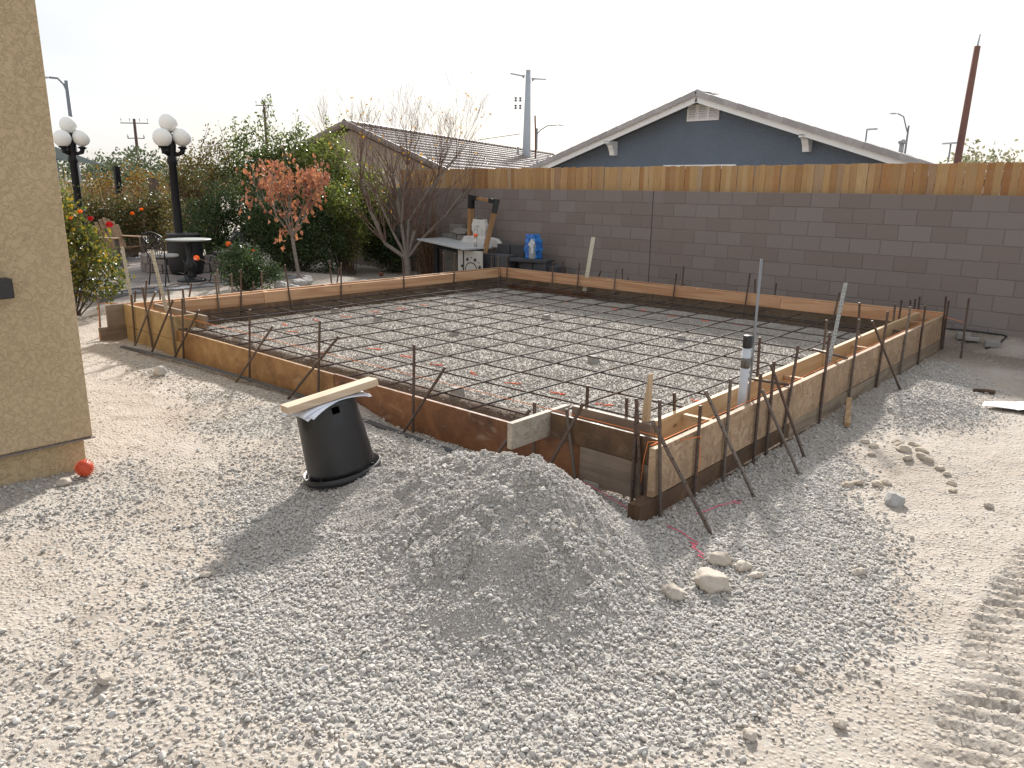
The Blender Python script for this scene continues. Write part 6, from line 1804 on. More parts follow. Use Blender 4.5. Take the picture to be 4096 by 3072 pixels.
# shade sail and dark post beyond
m = MB(); m.add([(-21.0, 6.3, 2.95), (-20.53, 7.95, 2.28), (-21.0, 6.75, 2.40), (-22.2, 5.2, 2.42), (-22.3, 5.0, 3.1)], [(0,1,2), (0,2,3,4)])
sd = obj('shade_sail', m, plain('sail_cloth', (0.25, 0.31, 0.32), (0.21, 0.26, 0.27), 5, 0.8)); md_ = sd.modifiers.new('thick', 'SOLIDIFY'); md_.thickness = 0.006; tag(sd, 'grey green shade sail tip behind the left globe lamp', 'shade sail')
po = obj('square_post', MB().beam((-18.62, 7.45, 0.1), (-18.60, 7.44, 2.22), 0.11, 0.11), M_LAMPB); tag(po, 'dark square post rising behind the rose bed', 'post')
po = obj('wooden_post', MB().beam((-20.4, 9.05, 0.0), (-20.4, 9.05, 2.0), 0.22, 0.12), BARKM); tag(po, 'brown wooden post at the end wall left of the lamp', 'post')
po = obj('steel_post', MB().tube([(-20.9, 6.95, 0), (-20.9, 6.95, 2.4)], 0.06, 10), plain('sail_post', (0.10, 0.14, 0.18), (0.08, 0.11, 0.15), 5, 0.5)); tag(po, 'blue grey post holding the shade sail behind the lamp', 'post')
# rocks and edging in the bed

# ================================================================== POT WITH BOARD AND PLANS
_cr = Vector((_r.x, _r.y, 0)).normalized(); _cf = Vector((_w.x, _w.y, 0)).normalized()
PB = Vector((-3.80, 2.705, 0.070))
PR = (Matrix.Translation(PB) @ Matrix.Rotation(math.radians(-11.5), 4, _cf))
M_POT = plain('pot_plastic', (0.018, 0.018, 0.02), (0.012, 0.012, 0.013), 7, 0.42, 0.15, 90, spec=0.5)
pot = thing('plant_pot', 'upturned black nursery pot standing on the gravel before the heap', 'pot', PB)
body = MB()
H_ = 0.478; RT, RB = 0.186, 0.218
NS = 48
prof = [(RB, 0.0), (RB-0.002, 0.05), (RT+0.028, 0.18), (RT+0.012, 0.32), (RT+0.006, 0.405)]
V = []; F = []
zs_ = [0.0, 0.05, 0.18, 0.32, H_-0.062, H_-0.020, H_-0.004, H_]
def rad_at(z): return RB + (RT-RB)*z/H_ - (0.006 if z > H_-0.003 else 0)
for z in zs_:
    for k in range(NS):
        a = 2*PI*k/NS; V.append((rad_at(z)*math.cos(a), rad_at(z)*math.sin(a), z))
holes = set()
for c in (3, 11, 27, 35):
    holes.update({(c+j) % NS for j in range(2)})
ang0 = math.atan2(-_cf.y, -_cf.x)
for i in range(len(zs_)-1):
    for k in range(NS):
        if i == 4 and k in holes: continue
        k2 = (k+1) % NS; F.append((i*NS+k, i*NS+k2, (i+1)*NS+k2, (i+1)*NS+k))
F.append(tuple((len(zs_)-1)*NS+k for k in range(NS)))
body.add(V, F)
body.xform(PR @ Matrix.Rotation(ang0-1.0, 4, 'Z'))
bo = obj('body', body, M_POT, pot, True)
sm = bo.modifiers.new('wall', 'SOLIDIFY'); sm.thickness = 0.004; sm.offset = -1
rim = MB(); rim.lathe([(RB-0.002, -0.018), (RB+0.026, -0.018), (RB+0.030, -0.012), (RB+0.030, 0.028), (RB+0.027, 0.028), (RB+0.027, -0.010), (RB-0.002, -0.012)], (0, 0, 0), 48)
rim.f = rim.f[:-2]
rim.xform(PR)
obj('rim', rim, M_POT, pot, True)
for k in range(4):
    a = k*PI/2+0.4
    m = MB(); m.obox(((RB+0.014)*math.cos(a), (RB+0.014)*math.sin(a), 0.028), (0.012*math.cos(a), 0.012*math.sin(a), 0), (-0.003*math.sin(a), 0.003*math.cos(a), 0), (0, 0, 0.012)); m.xform(PR); obj('rib', m, M_POT, pot)
TOP = PR @ Vector((0, 0, H_))
TN = (PR.to_3x3() @ Vector((0, 0, 1))).normalized()
TX = (PR.to_3x3() @ _cr).normalized(); TY = TN.cross(TX)
# plans
def paper_mat():
    m, nt, b, out = _nt('plan_paper')
    v = _vec(nt, (60, 60, 60))
    n = _noise(nt, v, 1.0, 2, 0.5); g = _vor(nt, _vec(nt, (1, 1, 1)), 24)
    c = _mix(nt, _mr(nt, n, 0.62, 0.66, 0.0, 0.35), (0.74, 0.77, 0.84), (0.30, 0.34, 0.45))
    _setc(nt, b, c, 0.7)
    return m
M_PAPER = paper_mat()
def sheet(z, cx, cy, w, h, ang, droop, label, seed):
    rr = random.Random(seed)
    n, m_ = 14, 10
    V = []; F = []
    ca, sa = math.cos(ang), math.sin(ang)
    for j in range(m_+1):
        for i in range(n+1):
            a = (i/n-0.5)*w; b = (j/m_-0.5)*h
            x = cx + a*ca - b*sa; y = cy + a*sa + b*ca
            e = max(0.0, math.hypot(x, y)-(RT-0.012))
            dz = -droop*e - 1.2*e*e + 0.0025*math.sin(9*a+seed)*math.cos(7*b)
            V.append(TOP + TX*x + TY*y + TN*(z+dz))
    for j in range(m_):
        for i in range(n):
            k = j*(n+1)+i; F.append((k, k+1, k+n+2, k+n+1))
    mb = MB(); mb.add(V, F)
    o = obj('plan_sheet', mb, M_PAPER, smooth=True)
    s_ = o.modifiers.new('thick', 'SOLIDIFY'); s_.thickness = 0.0006
    return tag(o, label, 'paper', 'building plans under the board')
sheet(0.004, -0.005, 0.00, 0.46, 0.35, 0.80, 0.3, 'lowest white plan sheet on the upturned pot', 1)
sheet(0.0075, 0.0, -0.005, 0.46, 0.35, 0.92, 0.25, 'middle white plan sheet on the upturned pot', 2)
sheet(0.011, 0.01, 0.00, 0.46, 0.35, 0.68, 0.2, 'top white plan sheet under the board', 3)
# board lying on the plans
bd = MB()
A_ = Vector((-3.842, 2.346, 0.0)); B_ = Vector((-3.716, 2.918, 0.0))
dirv = (B_-A_).normalized()
pc = (A_+B_)/2
def plane_z(x, y):
    q = TOP + TN*0.016
    return q.z - (TN.x*(x-q.x) + TN.y*(y-q.y))/TN.z
cA = Vector((A_.x, A_.y, plane_z(A_.x, A_.y))); cB = Vector((B_.x, B_.y, plane_z(B_.x, B_.y)))
dv = (cB-cA); up_ = TN
sd_ = dv.normalized().cross(up_).normalized()
bd.obox((cA+cB)/2 + up_*0.024, dv/2, sd_*0.070, up_*0.0225)
b4 = obj('timber_offcut', bd, wood('offcut_pine', 'y', (0.60, 0.475, 0.35), (0.51, 0.375, 0.255), knots=False), bevel=0.003)
tag(b4, 'pale sawn timber offcut weighing down papers on the pot', 'timber')

# ================================================================== STONES LYING ABOUT
def rock_mesh(name, seed, sq=(1, 0.8, 0.6), cuts=11, rough=0.14):
    r2 = random.Random(seed)
    bm = bmesh.new(); bmesh.ops.create_icosphere(bm, subdivisions=4, radius=0.5)
    for k in range(cuts):
        n = Vector((r2.gauss(0,1), r2.gauss(0,1), r2.gauss(0,1))).normalized(); d = r2.uniform(0.33, 0.46)
        for v in bm.verts:
            e = v.co.dot(n)-d
            if e > 0: v.co -= n*e*0.92
    from mathutils import noise as mn
    for v in bm.verts:
        v.co *= 1 + rough*mn.fractal(v.co*4+Vector((seed, 0, 0)), 1.0, 2.0, 4) + 0.05*mn.noise(v.co*11+Vector((0, seed, 0)))
        v.co = Vector((v.co.x*sq[0], v.co.y*sq[1], v.co.z*sq[2]))
    me = bpy.data.meshes.new(name); bm.to_mesh(me); bm.free()
    me.polygons.foreach_set('use_smooth', [True]*len(me.polygons)); me.update()
    return me
def rock_mat(name, a, b):
    m, nt, bs, out = _nt(name)
    tc = nt.nodes.new('ShaderNodeTexCoord'); v = tc.outputs['Object']
    n1 = _noise(nt, v, 3.5, 6, 0.7, 0.4); n2 = _noise(nt, v, 22, 5, 0.7)
    c = _ramp(nt, n1, [(0.3, b), (0.65, a)])
    c = _mix(nt, _mr(nt, n2, 0.5, 0.75, 0, 0.5), c, tuple(x*0.7 for x in b))
    h = nt.nodes.new('ShaderNodeHueSaturation'); nt.links.new(c, h.inputs['Color']); nt.links.new(_mr(nt, _rnd(nt), 0, 1, 0.9, 1.1), h.inputs['Value'])
    _setc(nt, bs, h.outputs[0], 0.92, 0, 0.2)
    _bump(nt, bs, n2, 0.4, 0.05)
    return m
M_TANROCK = rock_mat('tan_rock', (0.56, 0.50, 0.43), (0.46, 0.395, 0.325))
M_GREYROCK = rock_mat('grey_rock', (0.48, 0.47, 0.45), (0.38, 0.37, 0.35))
M_CLOD = rock_mat('caliche_clod', (0.56, 0.49, 0.40), (0.46, 0.385, 0.305))
RM = [rock_mesh('rock', 200+i, ((1, .82, .62), (1, .7, .55), (0.95, .9, .7))[i % 3]) for i in range(6)]
def rock(i, x, y, s, mat, label, cat='rock', grp=None, rz=None, sink=0.22, flat=1.0):
    me = RM[i % 6]
    o = bpy.data.objects.new('rock', me.copy() if False else me); COL.objects.link(o)
    if not len(me.materials): me.materials.append(mat)
    o.material_slots[0].link = 'OBJECT'; o.material_slots[0].material = mat
    o.scale = (s, s, s*flat); o.rotation_euler = (random.uniform(-.2, .2), random.uniform(-.2, .2), rz if rz is not None else random.uniform(0, 6.28))
    o.location = (x, y, float(hz(x, y)) + s*flat*(0.3-sink)+0.008)
    return tag(o, label, cat, grp)
rock(0, -1.496, 3.335, 0.135, M_TANROCK, 'rounded tan boulder touching the pink string, uppermost of the four', 'boulder', 'boulders beside the heap')
rock(1, -1.375, 3.345, 0.105, M_TANROCK, 'smaller tan boulder right of the one by the pink string', 'boulder', 'boulders beside the heap')
rock(2, -1.40, 3.085, 0.20, M_TANROCK, 'largest tan boulder at the right foot of the gravel heap', 'boulder', 'boulders beside the heap')
rock(3, -1.49, 2.865, 0.12, M_TANROCK, 'split tan boulder lowest and nearest the heap', 'boulder', 'boulders beside the heap')
rock(4, -1.29, 3.30, 0.07, M_TANROCK, 'flat tan stone right of the largest boulder', 'rock', 'stones on the gravel')
rock(5, -1.055, 4.77, 0.13, M_GREYROCK, 'grey pointed stone at the edge of the gravel fan', 'rock', 'stones on the gravel', flat=1.35)
rock(1, -0.925, 3.685, 0.075, M_TANROCK, 'pale stone alone at the right edge of the gravel fan', 'rock', 'stones on the gravel')
rock(2, -0.61, 5.09, 0.07, M_TANROCK, 'tan stone alone on the dirt to the far right', 'rock', 'stones on the dirt')
rock(0, -7.40, 3.165, 0.17, M_GREYROCK, 'pale grey concrete lump lying on the dirt left of the slab', 'concrete lump', None, sink=0.12, flat=1.1)
rock(3, -5.02, 1.47, 0.10, M_TANROCK, 'pale stone beside the spiky orange ball', 'rock', 'stones by the house')
rock(4, -0.84, 2.70, 0.055, M_TANROCK, 'small tan stone where the gravel meets the dirt, lower right', 'rock', 'stones on the dirt')
rock(5, -0.62, 2.50, 0.05, M_TANROCK, 'small tan stone on the dirt below the gravel edge', 'rock', 'stones on the dirt')
rock(0, -0.83, 2.22, 0.06, M_TANROCK, 'tan stone half sunk at the lower right gravel edge', 'rock', 'stones on the dirt')
rock(1, -3.3, 1.52, 0.06, M_TANROCK, 'tan stone on the gravel in the shadow of the pot', 'rock', 'stones on the gravel')
rock(2, -2.78, 0.86, 0.065, M_TANROCK, 'tan stone at the lower left on the dirt', 'rock', 'stones on the dirt')
CL = [(-1.261,5.755,.15),(-1.113,5.70,.17),(-1.22,5.02,.12),(-1.367,4.90,.12),(-1.368,6.0,.12),(-1.331,4.97,.10),(-1.459,5.735,.11),(-1.236,5.95,.13),(-0.866,5.37,.10),(-1.194,5.10,.11),(-1.33,5.86,.10),(-1.16,5.83,.12),(-0.99,5.6,.09),(-1.2,5.62,.10),(-1.55,5.85,.12),(-0.93,5.52,.08),(-0.83,5.22,.07),(-1.42,5.55,.08)]
for i, (x, y, s) in enumerate(sorted(CL, key=lambda q: q[1])):
    rock(i, x, y, s*0.78, M_CLOD, '%s nearest of the tan dirt clods right of the slab' % (['first','second','third','fourth','fifth','sixth','seventh','eighth','ninth','tenth','eleventh','twelfth','thirteenth','fourteenth','fifteenth','sixteenth','seventeenth','eighteenth'][i]), 'dirt clod', 'dirt clods right of the slab', sink=0.34)
# river stones in the garden bed
for i, (x, y, s) in enumerate(((-11.25,6.95,.30),(-11.35,7.35,.34),(-11.2,7.15,.22),(-11.5,7.6,.26),(-11.0,8.2,.25),(-10.9,8.45,.3),(-11.7,3.4,.22),(-11.5,4.4,.18))):
    rock(i, x, y, s, M_GREYROCK, '%s grey river stone from left in the garden bed' % ORD[[6,7,0,1,2,3,4,5].index(i)], 'rock', 'river stones in the garden bed', sink=0.1)
o = obj('white_marker', MB().box(-11.66, -11.50, 7.68, 7.71, 0.08, 0.30), plain('white_card', (0.75, 0.75, 0.72), (0.68, 0.68, 0.65), 4, 0.7)); tag(o, 'small white card leaning at the foot of the red-leaved tree', 'card')

# spiky orange ball at the house corner
sb = thing('spiky_ball', 'orange rubber ball covered in spikes at the house corner', 'ball', (-5.10, 1.63, 0.05))
BC = Vector((-5.10, 1.63, float(hz(-5.10, 1.63))+0.056))
M_BALL = plain('orange_rubber', (0.62, 0.085, 0.03), (0.5, 0.06, 0.025), 9, 0.5)
obj('ball', MB().ball(BC, 0.052, 20, 14), M_BALL, sb, True)
sp = MB()
for k in range(150):
    z = 1-2*(k+0.5)/150; a = k*2.39996; rr_ = math.sqrt(1-z*z); n = Vector((rr_*math.cos(a), rr_*math.sin(a), z))
    sp.tube([BC+n*0.05, BC+n*0.062], [0.0032, 0.001], 5, False)
obj('spikes', sp, plain('spike_rubber', (0.72, 0.16, 0.05), (0.6, 0.1, 0.04), 9, 0.5), sb, kind='stuff')

# white plastic sheet at the right edge
rng = np.random.default_rng(51)
n_ = 26
gx_, gy_ = np.meshgrid(np.linspace(0, 1, n_), np.linspace(0, 1, n_))
sx_ = -1.10 + 0.75*gx_; sy_ = 7.60 + 0.10*gx_ + gy_*(0.12+0.75*gx_)
sz_ = hz(sx_, sy_) + 0.012 + 0.06*np.clip(fbm(sx_, sy_, 5.0, 4, 201)-0.3, 0, 1) + 0.03*np.abs(np.sin(sx_*19+sy_*7))*gx_
V = np.stack([sx_.ravel(), sy_.ravel(), sz_.ravel()], 1)
i = np.arange(n_-1)[None, :] + np.arange(n_-1)[:, None]*n_
F = np.stack([i, i+1, i+n_+1, i+n_], -1).reshape(-1, 4)
o = obj('plastic_sheet', np_mesh('plastic_sheet', V, F, True), plain('white_plastic', (0.80, 0.80, 0.79), (0.74, 0.74, 0.73), 8, 0.5)); s_ = o.modifiers.new('thick', 'SOLIDIFY'); s_.thickness = 0.003
tag(o, 'crumpled white plastic sheet on the dirt at the right edge', 'plastic sheet')
o = obj('pipe_scrap', MB().tube([(-1.27, 8.16, 0.035), (-1.17, 8.22, 0.03), (-1.10, 8.22, 0.03)], [0.02, 0.024, 0.02], 10), plain('rusty_scrap', (0.10, 0.06, 0.04), (0.06, 0.035, 0.025), 12, 0.8), smooth=True); tag(o, 'rusty pipe scrap left of the white plastic sheet', 'scrap')
# loose drip line and two small blocks by the wall
o = obj('drip_hose', MB().tube([(x, y, float(hz(x, y))+0.012) for x, y in ((-2.6, 11.0), (-2.154, 10.98), (-1.9, 11.0), (-1.51, 11.02), (-1.45, 10.95), (-1.49, 10.76), (-1.6, 10.6))], 0.010, 6), M_TAPE, smooth=True); tag(o, 'black drip hose on the soil at the foot of the block wall', 'hose')
for (x, y, lb) in ((-1.885, 10.80, 'left small grey block on the soil by the block wall'), (-1.55, 10.70, 'right small grey block on the soil by the block wall'), (-1.78, 10.74, 'flat small grey block leaning on the left one by the wall')):
    z = float(hz(x, y)); m = MB(); m.obox((x, y, z+0.035), (0.075, 0.02, 0), (-0.012, 0.045, 0), (0, 0, 0.04 if 'flat' not in lb else 0.02)); o = obj('small_block', m, M_CONC, bevel=0.006); tag(o, lb, 'concrete block', 'small blocks by the wall')

# ================================================================== WORK TABLE CORNER
M_TABLE = plain('table_laminate', (0.47, 0.49, 0.50), (0.41, 0.43, 0.44), 12, 0.4)
M_TLEG = plain('table_leg_black', (0.014, 0.015, 0.017), (0.01, 0.01, 0.012), 10, 0.5)
wt = thing('work_table', 'grey topped work table with black legs under the hoist frame', 'table', (-10.8, 10.5, 0))
mb = MB()
Q = [Vector((-10.02, 10.04, 0.755)), Vector((-10.0, 10.80, 0.757)), Vector((-11.61, 11.04, 0.85)), Vector((-11.68, 10.36, 0.845))]
mb.add([q for q in Q] + [q-Vector((0,0,0.03)) for q in Q], [(0,1,2,3), (7,6,5,4)] + [(k, k+4, (k+1)%4+4, (k+1)%4) for k in range(4)])
me = mb.mesh('table_top'); bm = bmesh.new(); bm.from_mesh(me); bmesh.ops.recalc_face_normals(bm, faces=bm.faces); bm.to_mesh(me); bm.free()
obj('table_top', me, M_TABLE, wt, bevel=0.004)
for (x, y, zt) in ((-11.38, 10.62, 0.80), (-10.28, 10.28, 0.735)):
    m = MB(); m.box(x-0.055, x+0.055, y-0.03, y+0.03, 0.03, zt-0.02); obj('leg', m, M_TLEG, wt)
    m = MB(); m.box(x-0.04, x+0.04, y-0.30, y+0.32, 0.0, 0.045); obj('foot', m, M_TLEG, wt)
m = MB(); m.beam((-11.38, 10.62, 0.70), (-10.28, 10.28, 0.66), 0.03, 0.05); obj('rail', m, M_TLEG, wt)
# perforated white panel
pn = thing('perforated_panel', 'white panel with a big ring and small holes under the work table', 'panel', (-10.1, 10.42, 0))
M_PANEL = plain('panel_white', (0.50, 0.49, 0.46), (0.43, 0.42, 0.40), 9, 0.6)
PE = Vector((0.97, 0.24, 0)).normalized(); PF = Vector((0.24, -0.97, 0)).normalized()
PC = Vector((-10.10, 10.30, 0.0))
m = MB(); m.obox(PC+Vector((0,0,0.37)), PE*0.27, PF*0.012, (0, 0, 0.33)); obj('board', m, M_PANEL, pn, bevel=0.004)
def disc(c, r, t, n=24):
    q = MB()
    V = [c + PE*(r*math.cos(2*PI*k/n)) + Vector((0,0,r*math.sin(2*PI*k/n))) + PF*s_ for s_ in (0.0, t) for k in range(n)]
    q.add(V, [tuple(range(n)), tuple(range(2*n-1, n-1, -1))] + [(k, (k+1)%n, n+(k+1)%n, n+k) for k in range(n)])
    me = q.mesh('disc'); b_ = bmesh.new(); b_.from_mesh(me); bmesh.ops.recalc_face_normals(b_, faces=b_.faces); b_.to_mesh(me); b_.free(); return me
cc_ = PC + Vector((0,0,0.36)) + PE*0.02
obj('ring', disc(cc_ + PF*0.0125, 0.128, 0.003, 36), M_TLEG, pn)
obj('plate', disc(cc_ + PF*0.0125, 0.110, 0.006, 36), M_PANEL, pn)
for k in range(14):
    a = 2*PI*k/14+0.2; r_ = 0.026 if k % 2 == 0 else 0.012; R_ = 0.195 if k % 2 == 0 else 0.215
    c = cc_ + PE*(R_*math.cos(a)) + Vector((0,0,R_*math.sin(a)))
    if k % 2 == 0: obj('hole_rim', disc(c + PF*0.0125, r_+0.014, 0.002, 18), M_CONC, pn)
    obj('hole', disc(c + PF*0.0148, r_, 0.002, 18), M_TLEG, pn)
# hoist frame of two posts and a beam
hf = thing('hoist_frame', 'wooden frame of two posts and a beam with black corner brackets', 'frame', (-10.4, 10.9, 0))
M_POST = wood('frame_post', 'z', (0.36, 0.21, 0.095), (0.25, 0.13, 0.055), knots=False)
pL0, pL1 = Vector((-10.83, 11.0, 0)), Vector((-10.69, 10.93, 1.66)); pR0, pR1 = Vector((-10.13, 10.50, 0)), Vector((-9.905, 10.80, 1.585))
m = MB(); m.beam(pL0, pL1, 0.088, 0.088); obj('post', m, M_POST, hf)
m = MB(); m.beam(pR0, pR1, 0.088, 0.088); obj('post', m, M_POST, hf)
m = MB(); m.beam(pL1+Vector((0,0,0.02)), pR1+Vector((0,0,0.02)), 0.07, 0.055); obj('beam', m, M_POST, hf)
for (p0, p1, q1) in ((pL0, pL1, pR1), (pR0, pR1, pL1)):
    m = MB(); d = (p1-p0).normalized(); m.beam(p1-d*0.20, p1+d*0.065, 0.098, 0.098); obj('bracket', m, M_TLEG, hf, bevel=0.003)
    m = MB(); e = (q1-p1).normalized(); m.beam(p1+e*0.02+Vector((0,0,0.02)), p1+e*0.20+Vector((0,0,0.02)), 0.082, 0.085); obj('bracket', m, M_TLEG, hf, bevel=0.003)
# chains
M_CHAIN = plain('chain_steel', (0.40, 0.41, 0.42), (0.28, 0.28, 0.29), 30, 0.35, metal=0.7)
def chain(p, q, label):
    p, q = Vector(p), Vector(q); n = int((q-p).length/0.034); mb = MB(); d = (q-p).normalized()
    a = d.orthogonal().normalized(); b = d.cross(a)
    for k in range(n):
        c = p + d*(0.034*(k+0.5)); s_ = a if k % 2 else b
        pts = [c + d*(0.024*math.cos(t)) + s_*(0.011*math.sin(t)) for t in np.linspace(0, 2*PI, 9)]
        mb.tube(pts, 0.0034, 4, False)
    o = obj('chain', mb, M_CHAIN); tag(o, label, 'chain', 'chains hanging from the hoist frame')
chain((-10.56, 10.93, 1.63), (-10.57, 10.93, 1.24), 'left chain hanging from the hoist frame beam')
chain((-10.47, 10.92, 1.62), (-10.52, 10.96, 1.26), 'middle chain hanging from the hoist frame beam')
chain((-10.42, 10.90, 1.62), (-10.39, 10.92, 1.23), 'right chain hanging from the hoist frame beam')
# plaster plaque hung on the chains
M_PLAS = plain('plaster_white', (0.66, 0.65, 0.63), (0.52, 0.51, 0.49), 7, 0.85, 0.4, rnd=0.0)
pq = thing('plaster_plaque', 'weathered white plaster plaque with an arched niche hanging on chains', 'plaque', (-10.48, 10.93, 0.9))
out_ = [(-0.15, 0.0), (0.15, 0.0), (0.155, 0.10), (0.185, 0.16), (0.18, 0.20), (0.19, 0.25), (0.165, 0.285), (0.15, 0.36), (0.06, 0.345), (-0.06, 0.345), (-0.15, 0.36), (-0.165, 0.285), (-0.19, 0.25), (-0.18, 0.20), (-0.19, 0.15), (-0.155, 0.10)]
def prism(pts, c, ex, ez, ey, t0, t1):
    mb = MB(); n = len(pts)
    V = [c + ex*a + ez*b + ey*t0 for a, b in pts] + [c + ex*a + ez*b + ey*t1 for a, b in pts]
    mb.add(V, [tuple(range(n)), tuple(range(2*n-1, n-1, -1))] + [(k, (k+1)%n, n+(k+1)%n, n+k) for k in range(n)])
    me = mb.mesh('prism'); b_ = bmesh.new(); b_.from_mesh(me); bmesh.ops.recalc_face_normals(b_, faces=b_.faces); b_.to_mesh(me); b_.free(); return me
EX = Vector((0.98, 0.05, 0)).normalized(); EY = Vector((0.05, -0.98, 0)).normalized(); EZ = Vector((0, 0, 1))
c0 = Vector((-10.48, 10.95, 0.905))
obj('slab', prism(out_, c0, EX, EZ, EY, -0.05, 0.04), M_PLAS, pq, bevel=0.012)
arch = [(-0.105, 0.02)] + [(-0.105*math.cos(t), 0.16+0.10*math.sin(t)) for t in np.linspace(0, PI, 12)] + [(0.105, 0.02)]
arch2 = [(a*0.8, 0.02+(b-0.02)*0.88) for a, b in arch]
mb = MB(); n_ = len(arch)
V = [c0+EX*a+EZ*b+EY*0.041 for a, b in arch] + [c0+EX*a+EZ*b+EY*0.058 for a, b in arch] + [c0+EX*a+EZ*b+EY*0.058 for a, b in arch2] + [c0+EX*a+EZ*b+EY*0.041 for a, b in arch2]
mb.add(V, [(j*n_+k, j*n_+k+1, (j+1)%4*n_+k+1, (j+1)%4*n_+k) for j in range(4) for k in range(n_-1)])
obj('niche_moulding', mb, M_PLAS, pq, True)
mb = MB(); mb.lathe([(0.02, 0), (0.045, 0.02), (0.05, 0.05), (0.03, 0.10), (0.02, 0.13), (0.028, 0.15), (0.01, 0.18)], c0+EY*0.055+EZ*0.02+EX*(-0.04), 12); obj('figure', mb, M_PLAS, pq, True)
# basin lying on its side behind the table
bs_ = thing('plaster_basin', 'chipped white plaster basin lying behind the work table', 'basin', (-10.4, 10.85, 0.7))
bas = [(-0.50, 0.0), (0.52, 0.0), (0.50, 0.10), (0.43, 0.165), (0.30, 0.185), (-0.25, 0.20), (-0.40, 0.185), (-0.47, 0.10)]
obj('bowl', prism(bas, Vector((-10.42, 10.92, 0.735)), EX, EZ, EY, -0.06, 0.06), M_PLAS, bs_, bevel=0.02)
# spray can
can = thing('spray_can', 'upright marking paint can with an orange cap on the work table', 'spray can', (-10.16, 10.50, 0.77))
CC = Vector((-10.16, 10.50, 0.768))
obj('can', MB().lathe([(0.031, 0), (0.033, 0.004), (0.033, 0.165), (0.030, 0.18), (0.018, 0.19)], CC, 20), plain('can_metal', (0.45, 0.44, 0.42), (0.35, 0.34, 0.33), 14, 0.3, metal=0.4), can, True)
obj('label_band', MB().lathe([(0.0336, 0.03), (0.0336, 0.14)], CC, 20), plain('can_label', (0.6, 0.58, 0.55), (0.42, 0.40, 0.38), 40, 0.5), can, True)
obj('cap', MB().lathe([(0.034, 0.18), (0.034, 0.235), (0.028, 0.245), (0.005, 0.246)], CC, 20), plain('cap_orange', (0.95, 0.16, 0.03), (0.9, 0.13, 0.03), 8, 0.4), can, True)
# stacked retaining blocks
M_DBLK = plain('charcoal_block', (0.075, 0.077, 0.085), (0.05, 0.05, 0.057), 18, 0.9, 0.5, rnd=0.2)
M_GBLK = plain('grey_block', (0.24, 0.23, 0.215), (0.17, 0.165, 0.155), 14, 0.9, 0.5, rnd=0.12)
def blk(x0, x1, y0, y1, z0, z1, mat, label, rz=0.0):
    c = Vector(((x0+x1)/2, (y0+y1)/2, z0))
    m = MB(); m.box(x0-c.x, x1-c.x, y0-c.y, y1-c.y, 0, z1-z0)
    o = obj('retaining_block', m, mat, bevel=0.007); o.location = c; o.rotation_euler = (0, 0, rz)
    tag(o, label, 'block', 'stacked retaining blocks')
for c in range(4):
    z = 0.0 + 0.205*c
    nm = ('bottom', 'second', 'third', 'top')[c]
    blk(-9.93, -9.61, 10.86, 11.16, z, z+0.203, M_DBLK, '%s charcoal block, left of the tall stack by the wall' % nm, random.uniform(-.03, .03))
    blk(-9.60, -9.27, 10.88, 11.17, z, z+0.203, M_DBLK, '%s charcoal block, right of the tall stack by the wall' % nm, random.uniform(-.03, .03))
for c in range(3):
    z = 0.0 + 0.215*c
    nm = ('bottom', 'middle', 'top')[c]
    blk(-10.02, -9.72, 10.55, 10.82, z, z+0.213, M_DBLK, '%s charcoal block, left of the lower stack behind the corner form' % nm, random.uniform(-.03, .03))
    blk(-9.71, -9.40, 10.56, 10.82, z, z+0.213, M_DBLK, '%s charcoal block, right of the lower stack behind the corner form' % nm, random.uniform(-.03, .03))
for c in range(2):
    z = 0.27*c; nm = ('bottom', 'upper')[c]
    blk(-9.22, -8.92, 10.70, 11.0, z, z+0.268, M_DBLK, '%s charcoal block, left under the blue bottles' % nm)
    blk(-8.90, -8.60, 10.71, 11.0, z, z+0.268, M_DBLK, '%s charcoal block, right under the blue bottles' % nm)
blk(-8.58, -8.30, 10.72, 11.0, 0.0, 0.26, M_DBLK, 'charcoal block low at the right end of the stacks', 0.2)
blk(-8.56, -8.33, 10.74, 10.98, 0.262, 0.50, M_DBLK, 'charcoal block raised at the right end of the stacks', -0.15)
cs = obj('cap_slab', MB().obox((-9.0, 10.80, 0.57), (0.38, 0.08, 0), (-0.035, 0.165, 0), (0, 0, 0.03)), M_DBLK, bevel=0.012); tag(cs, 'dark cap slab carrying the blue wrapped bottles', 'slab')
for i, (x0, x1, z0, z1, lb) in enumerate(((-11.62, -11.2, 0.0, 0.21, 'bottom left grey block behind the work table'), (-11.18, -10.8, 0.0, 0.21, 'bottom right grey block behind the work table'), (-11.6, -11.18, 0.212, 0.42, 'second left grey block behind the work table'), (-11.16, -10.82, 0.212, 0.42, 'second right grey block behind the work table'), (-11.62, -11.2, 0.422, 0.63, 'third left grey block behind the work table'), (-11.18, -10.8, 0.422, 0.63, 'third right grey block behind the work table'), (-11.63, -11.22, 0.632, 0.93, 'fourth left grey block behind the work table'), (-11.2, -10.8, 0.632, 0.92, 'fourth right grey block behind the work table'))):
    blk(x0, x1, 11.02, 11.22, z0, z1, M_GBLK, lb)
blk(-11.52, -11.12, 11.12, 11.22, 0.932, 1.12, M_GBLK, 'flat grey block standing on edge on the grey stack')
o = place('rough_stone', rock_mesh('rough_stone', 77, (1, 0.55, 0.36)), M_GBLK, (-11.12, 11.08, 0.985), (0, 0, 0.1), (0.5, 0.42, 0.40)); tag(o, 'rough grey stone lying on the grey stack behind the table', 'rock')

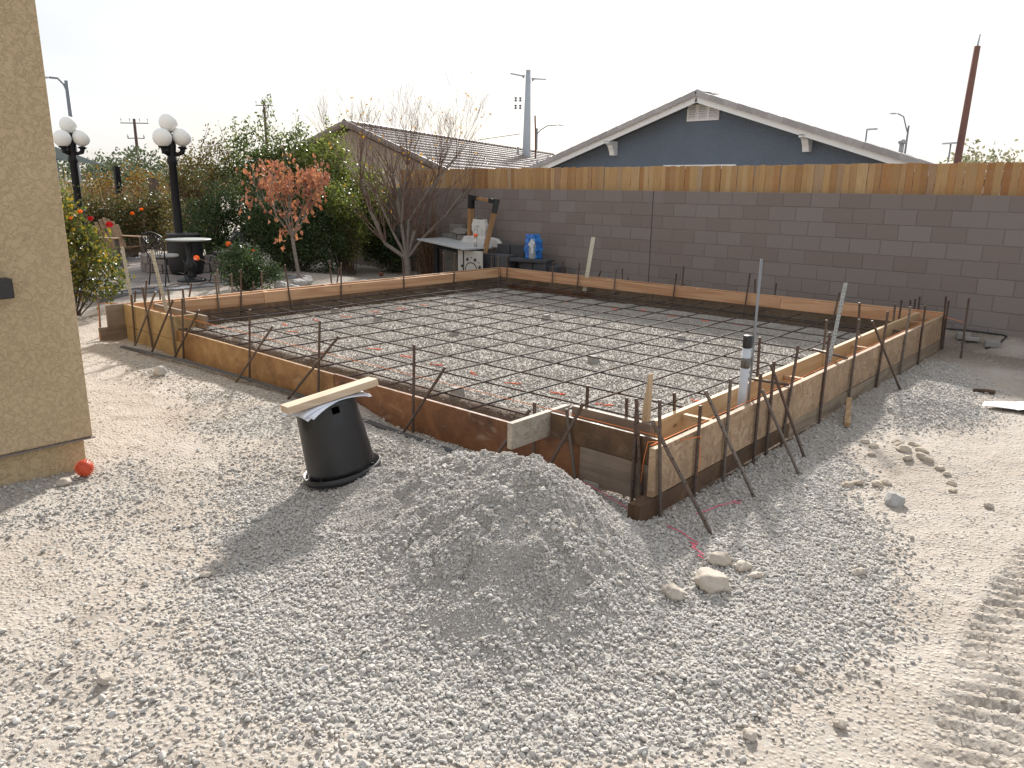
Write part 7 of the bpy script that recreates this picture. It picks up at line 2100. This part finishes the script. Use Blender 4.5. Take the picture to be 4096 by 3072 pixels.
# blue wrapped water bottles
wb = thing('bottle_pack', 'blue plastic wrapped pack of water bottles standing on the dark stack', 'bottle pack', (-9.0, 10.84, 0.60))
def wrap_mat():
    m, nt, b, out = _nt('blue_wrap')
    v = _vec(nt); n = _noise(nt, v, 9, 4, 0.6, 0.8)
    c = _ramp(nt, n, [(0.35, (0.01, 0.10, 0.42)), (0.6, (0.03, 0.22, 0.62)), (0.8, (0.30, 0.50, 0.75))])
    _setc(nt, b, c, 0.16, 0, 0.6)
    _bump(nt, b, _noise(nt, v, 22, 4, 0.6, 1.0), 0.6, 0.02)
    return m
M_WRAP = wrap_mat()
M_CLEAR = plain('bottle_clear', (0.36, 0.40, 0.44), (0.28, 0.32, 0.37), 12, 0.15)
from mathutils import noise as mnoise
bm = bmesh.new(); bmesh.ops.create_cube(bm, size=1.0); bmesh.ops.subdivide_edges(bm, edges=bm.edges[:], cuts=14, use_grid_fill=True)
for v in bm.verts:
    p = v.co.copy()
    p.x *= 0.27; p.y *= 0.20; p.z = (p.z+0.5)*0.44
    t = p.z/0.44
    k = 1-0.42*max(0, t-0.45)**1.2*1.4
    p.x = p.x*k - 0.05*max(0, t-0.5); p.y *= k
    bul = 0.018*math.cos(p.x*2*PI/0.1)*(1 if abs(v.co.y) > 0.45 else 0) + 0.016*math.cos(p.z*2*PI/0.15)*(1 if abs(v.co.x) > 0.45 else 0)
    nn = Vector((v.co.x*0.6, v.co.y, 0))
    p += nn*bul*2 + Vector((mnoise.noise(p*9), mnoise.noise(p*9+Vector((5,0,0))), 0.4*mnoise.noise(p*7)))*0.022
    v.co = p
me = bpy.data.meshes.new('wrap'); bm.to_mesh(me); bm.free(); me.polygons.foreach_set('use_smooth', [True]*len(me.polygons)); me.update()
me.transform(Matrix.Translation((-9.0, 10.84, 0.602)))
obj('wrap', me, M_WRAP, wb)
m = MB(); m.lathe([(0.01, 0), (0.06, 0.0), (0.068, 0.03), (0.064, 0.08), (0.069, 0.14), (0.064, 0.2), (0.067, 0.26), (0.045, 0.33), (0.025, 0.36)], (-8.94, 10.735, 0.602), 16); obj('bottle', m, M_CLEAR, wb, True)
m = MB(); m.obox((-8.90, 10.662, 0.88), (0.045, 0.005, -0.03), (0.0, -0.003, 0.0), (0.035, 0.0, 0.05)); obj('label', m, plain('label_white', (0.75, 0.77, 0.8), (0.35, 0.4, 0.5), 26, 0.5), wb)
m = MB(); m.obox((-8.885, 10.665, 0.76), (0.022, 0.003, 0), (0.0, -0.003, 0.0), (0.0, 0.0, 0.05)); obj('label', m, bpy.data.materials['label_white'], wb)
# small cone-like orange-brown pot below the hedge
o = obj('clay_ball', MB().ball((-12.65, 10.2, 0.06), 0.05, 12, 8), plain('clay', (0.2, 0.07, 0.04), (0.14, 0.05, 0.03), 8, 0.8), smooth=True); tag(o, 'small reddish ball on the dirt left of the bare tree', 'ball')
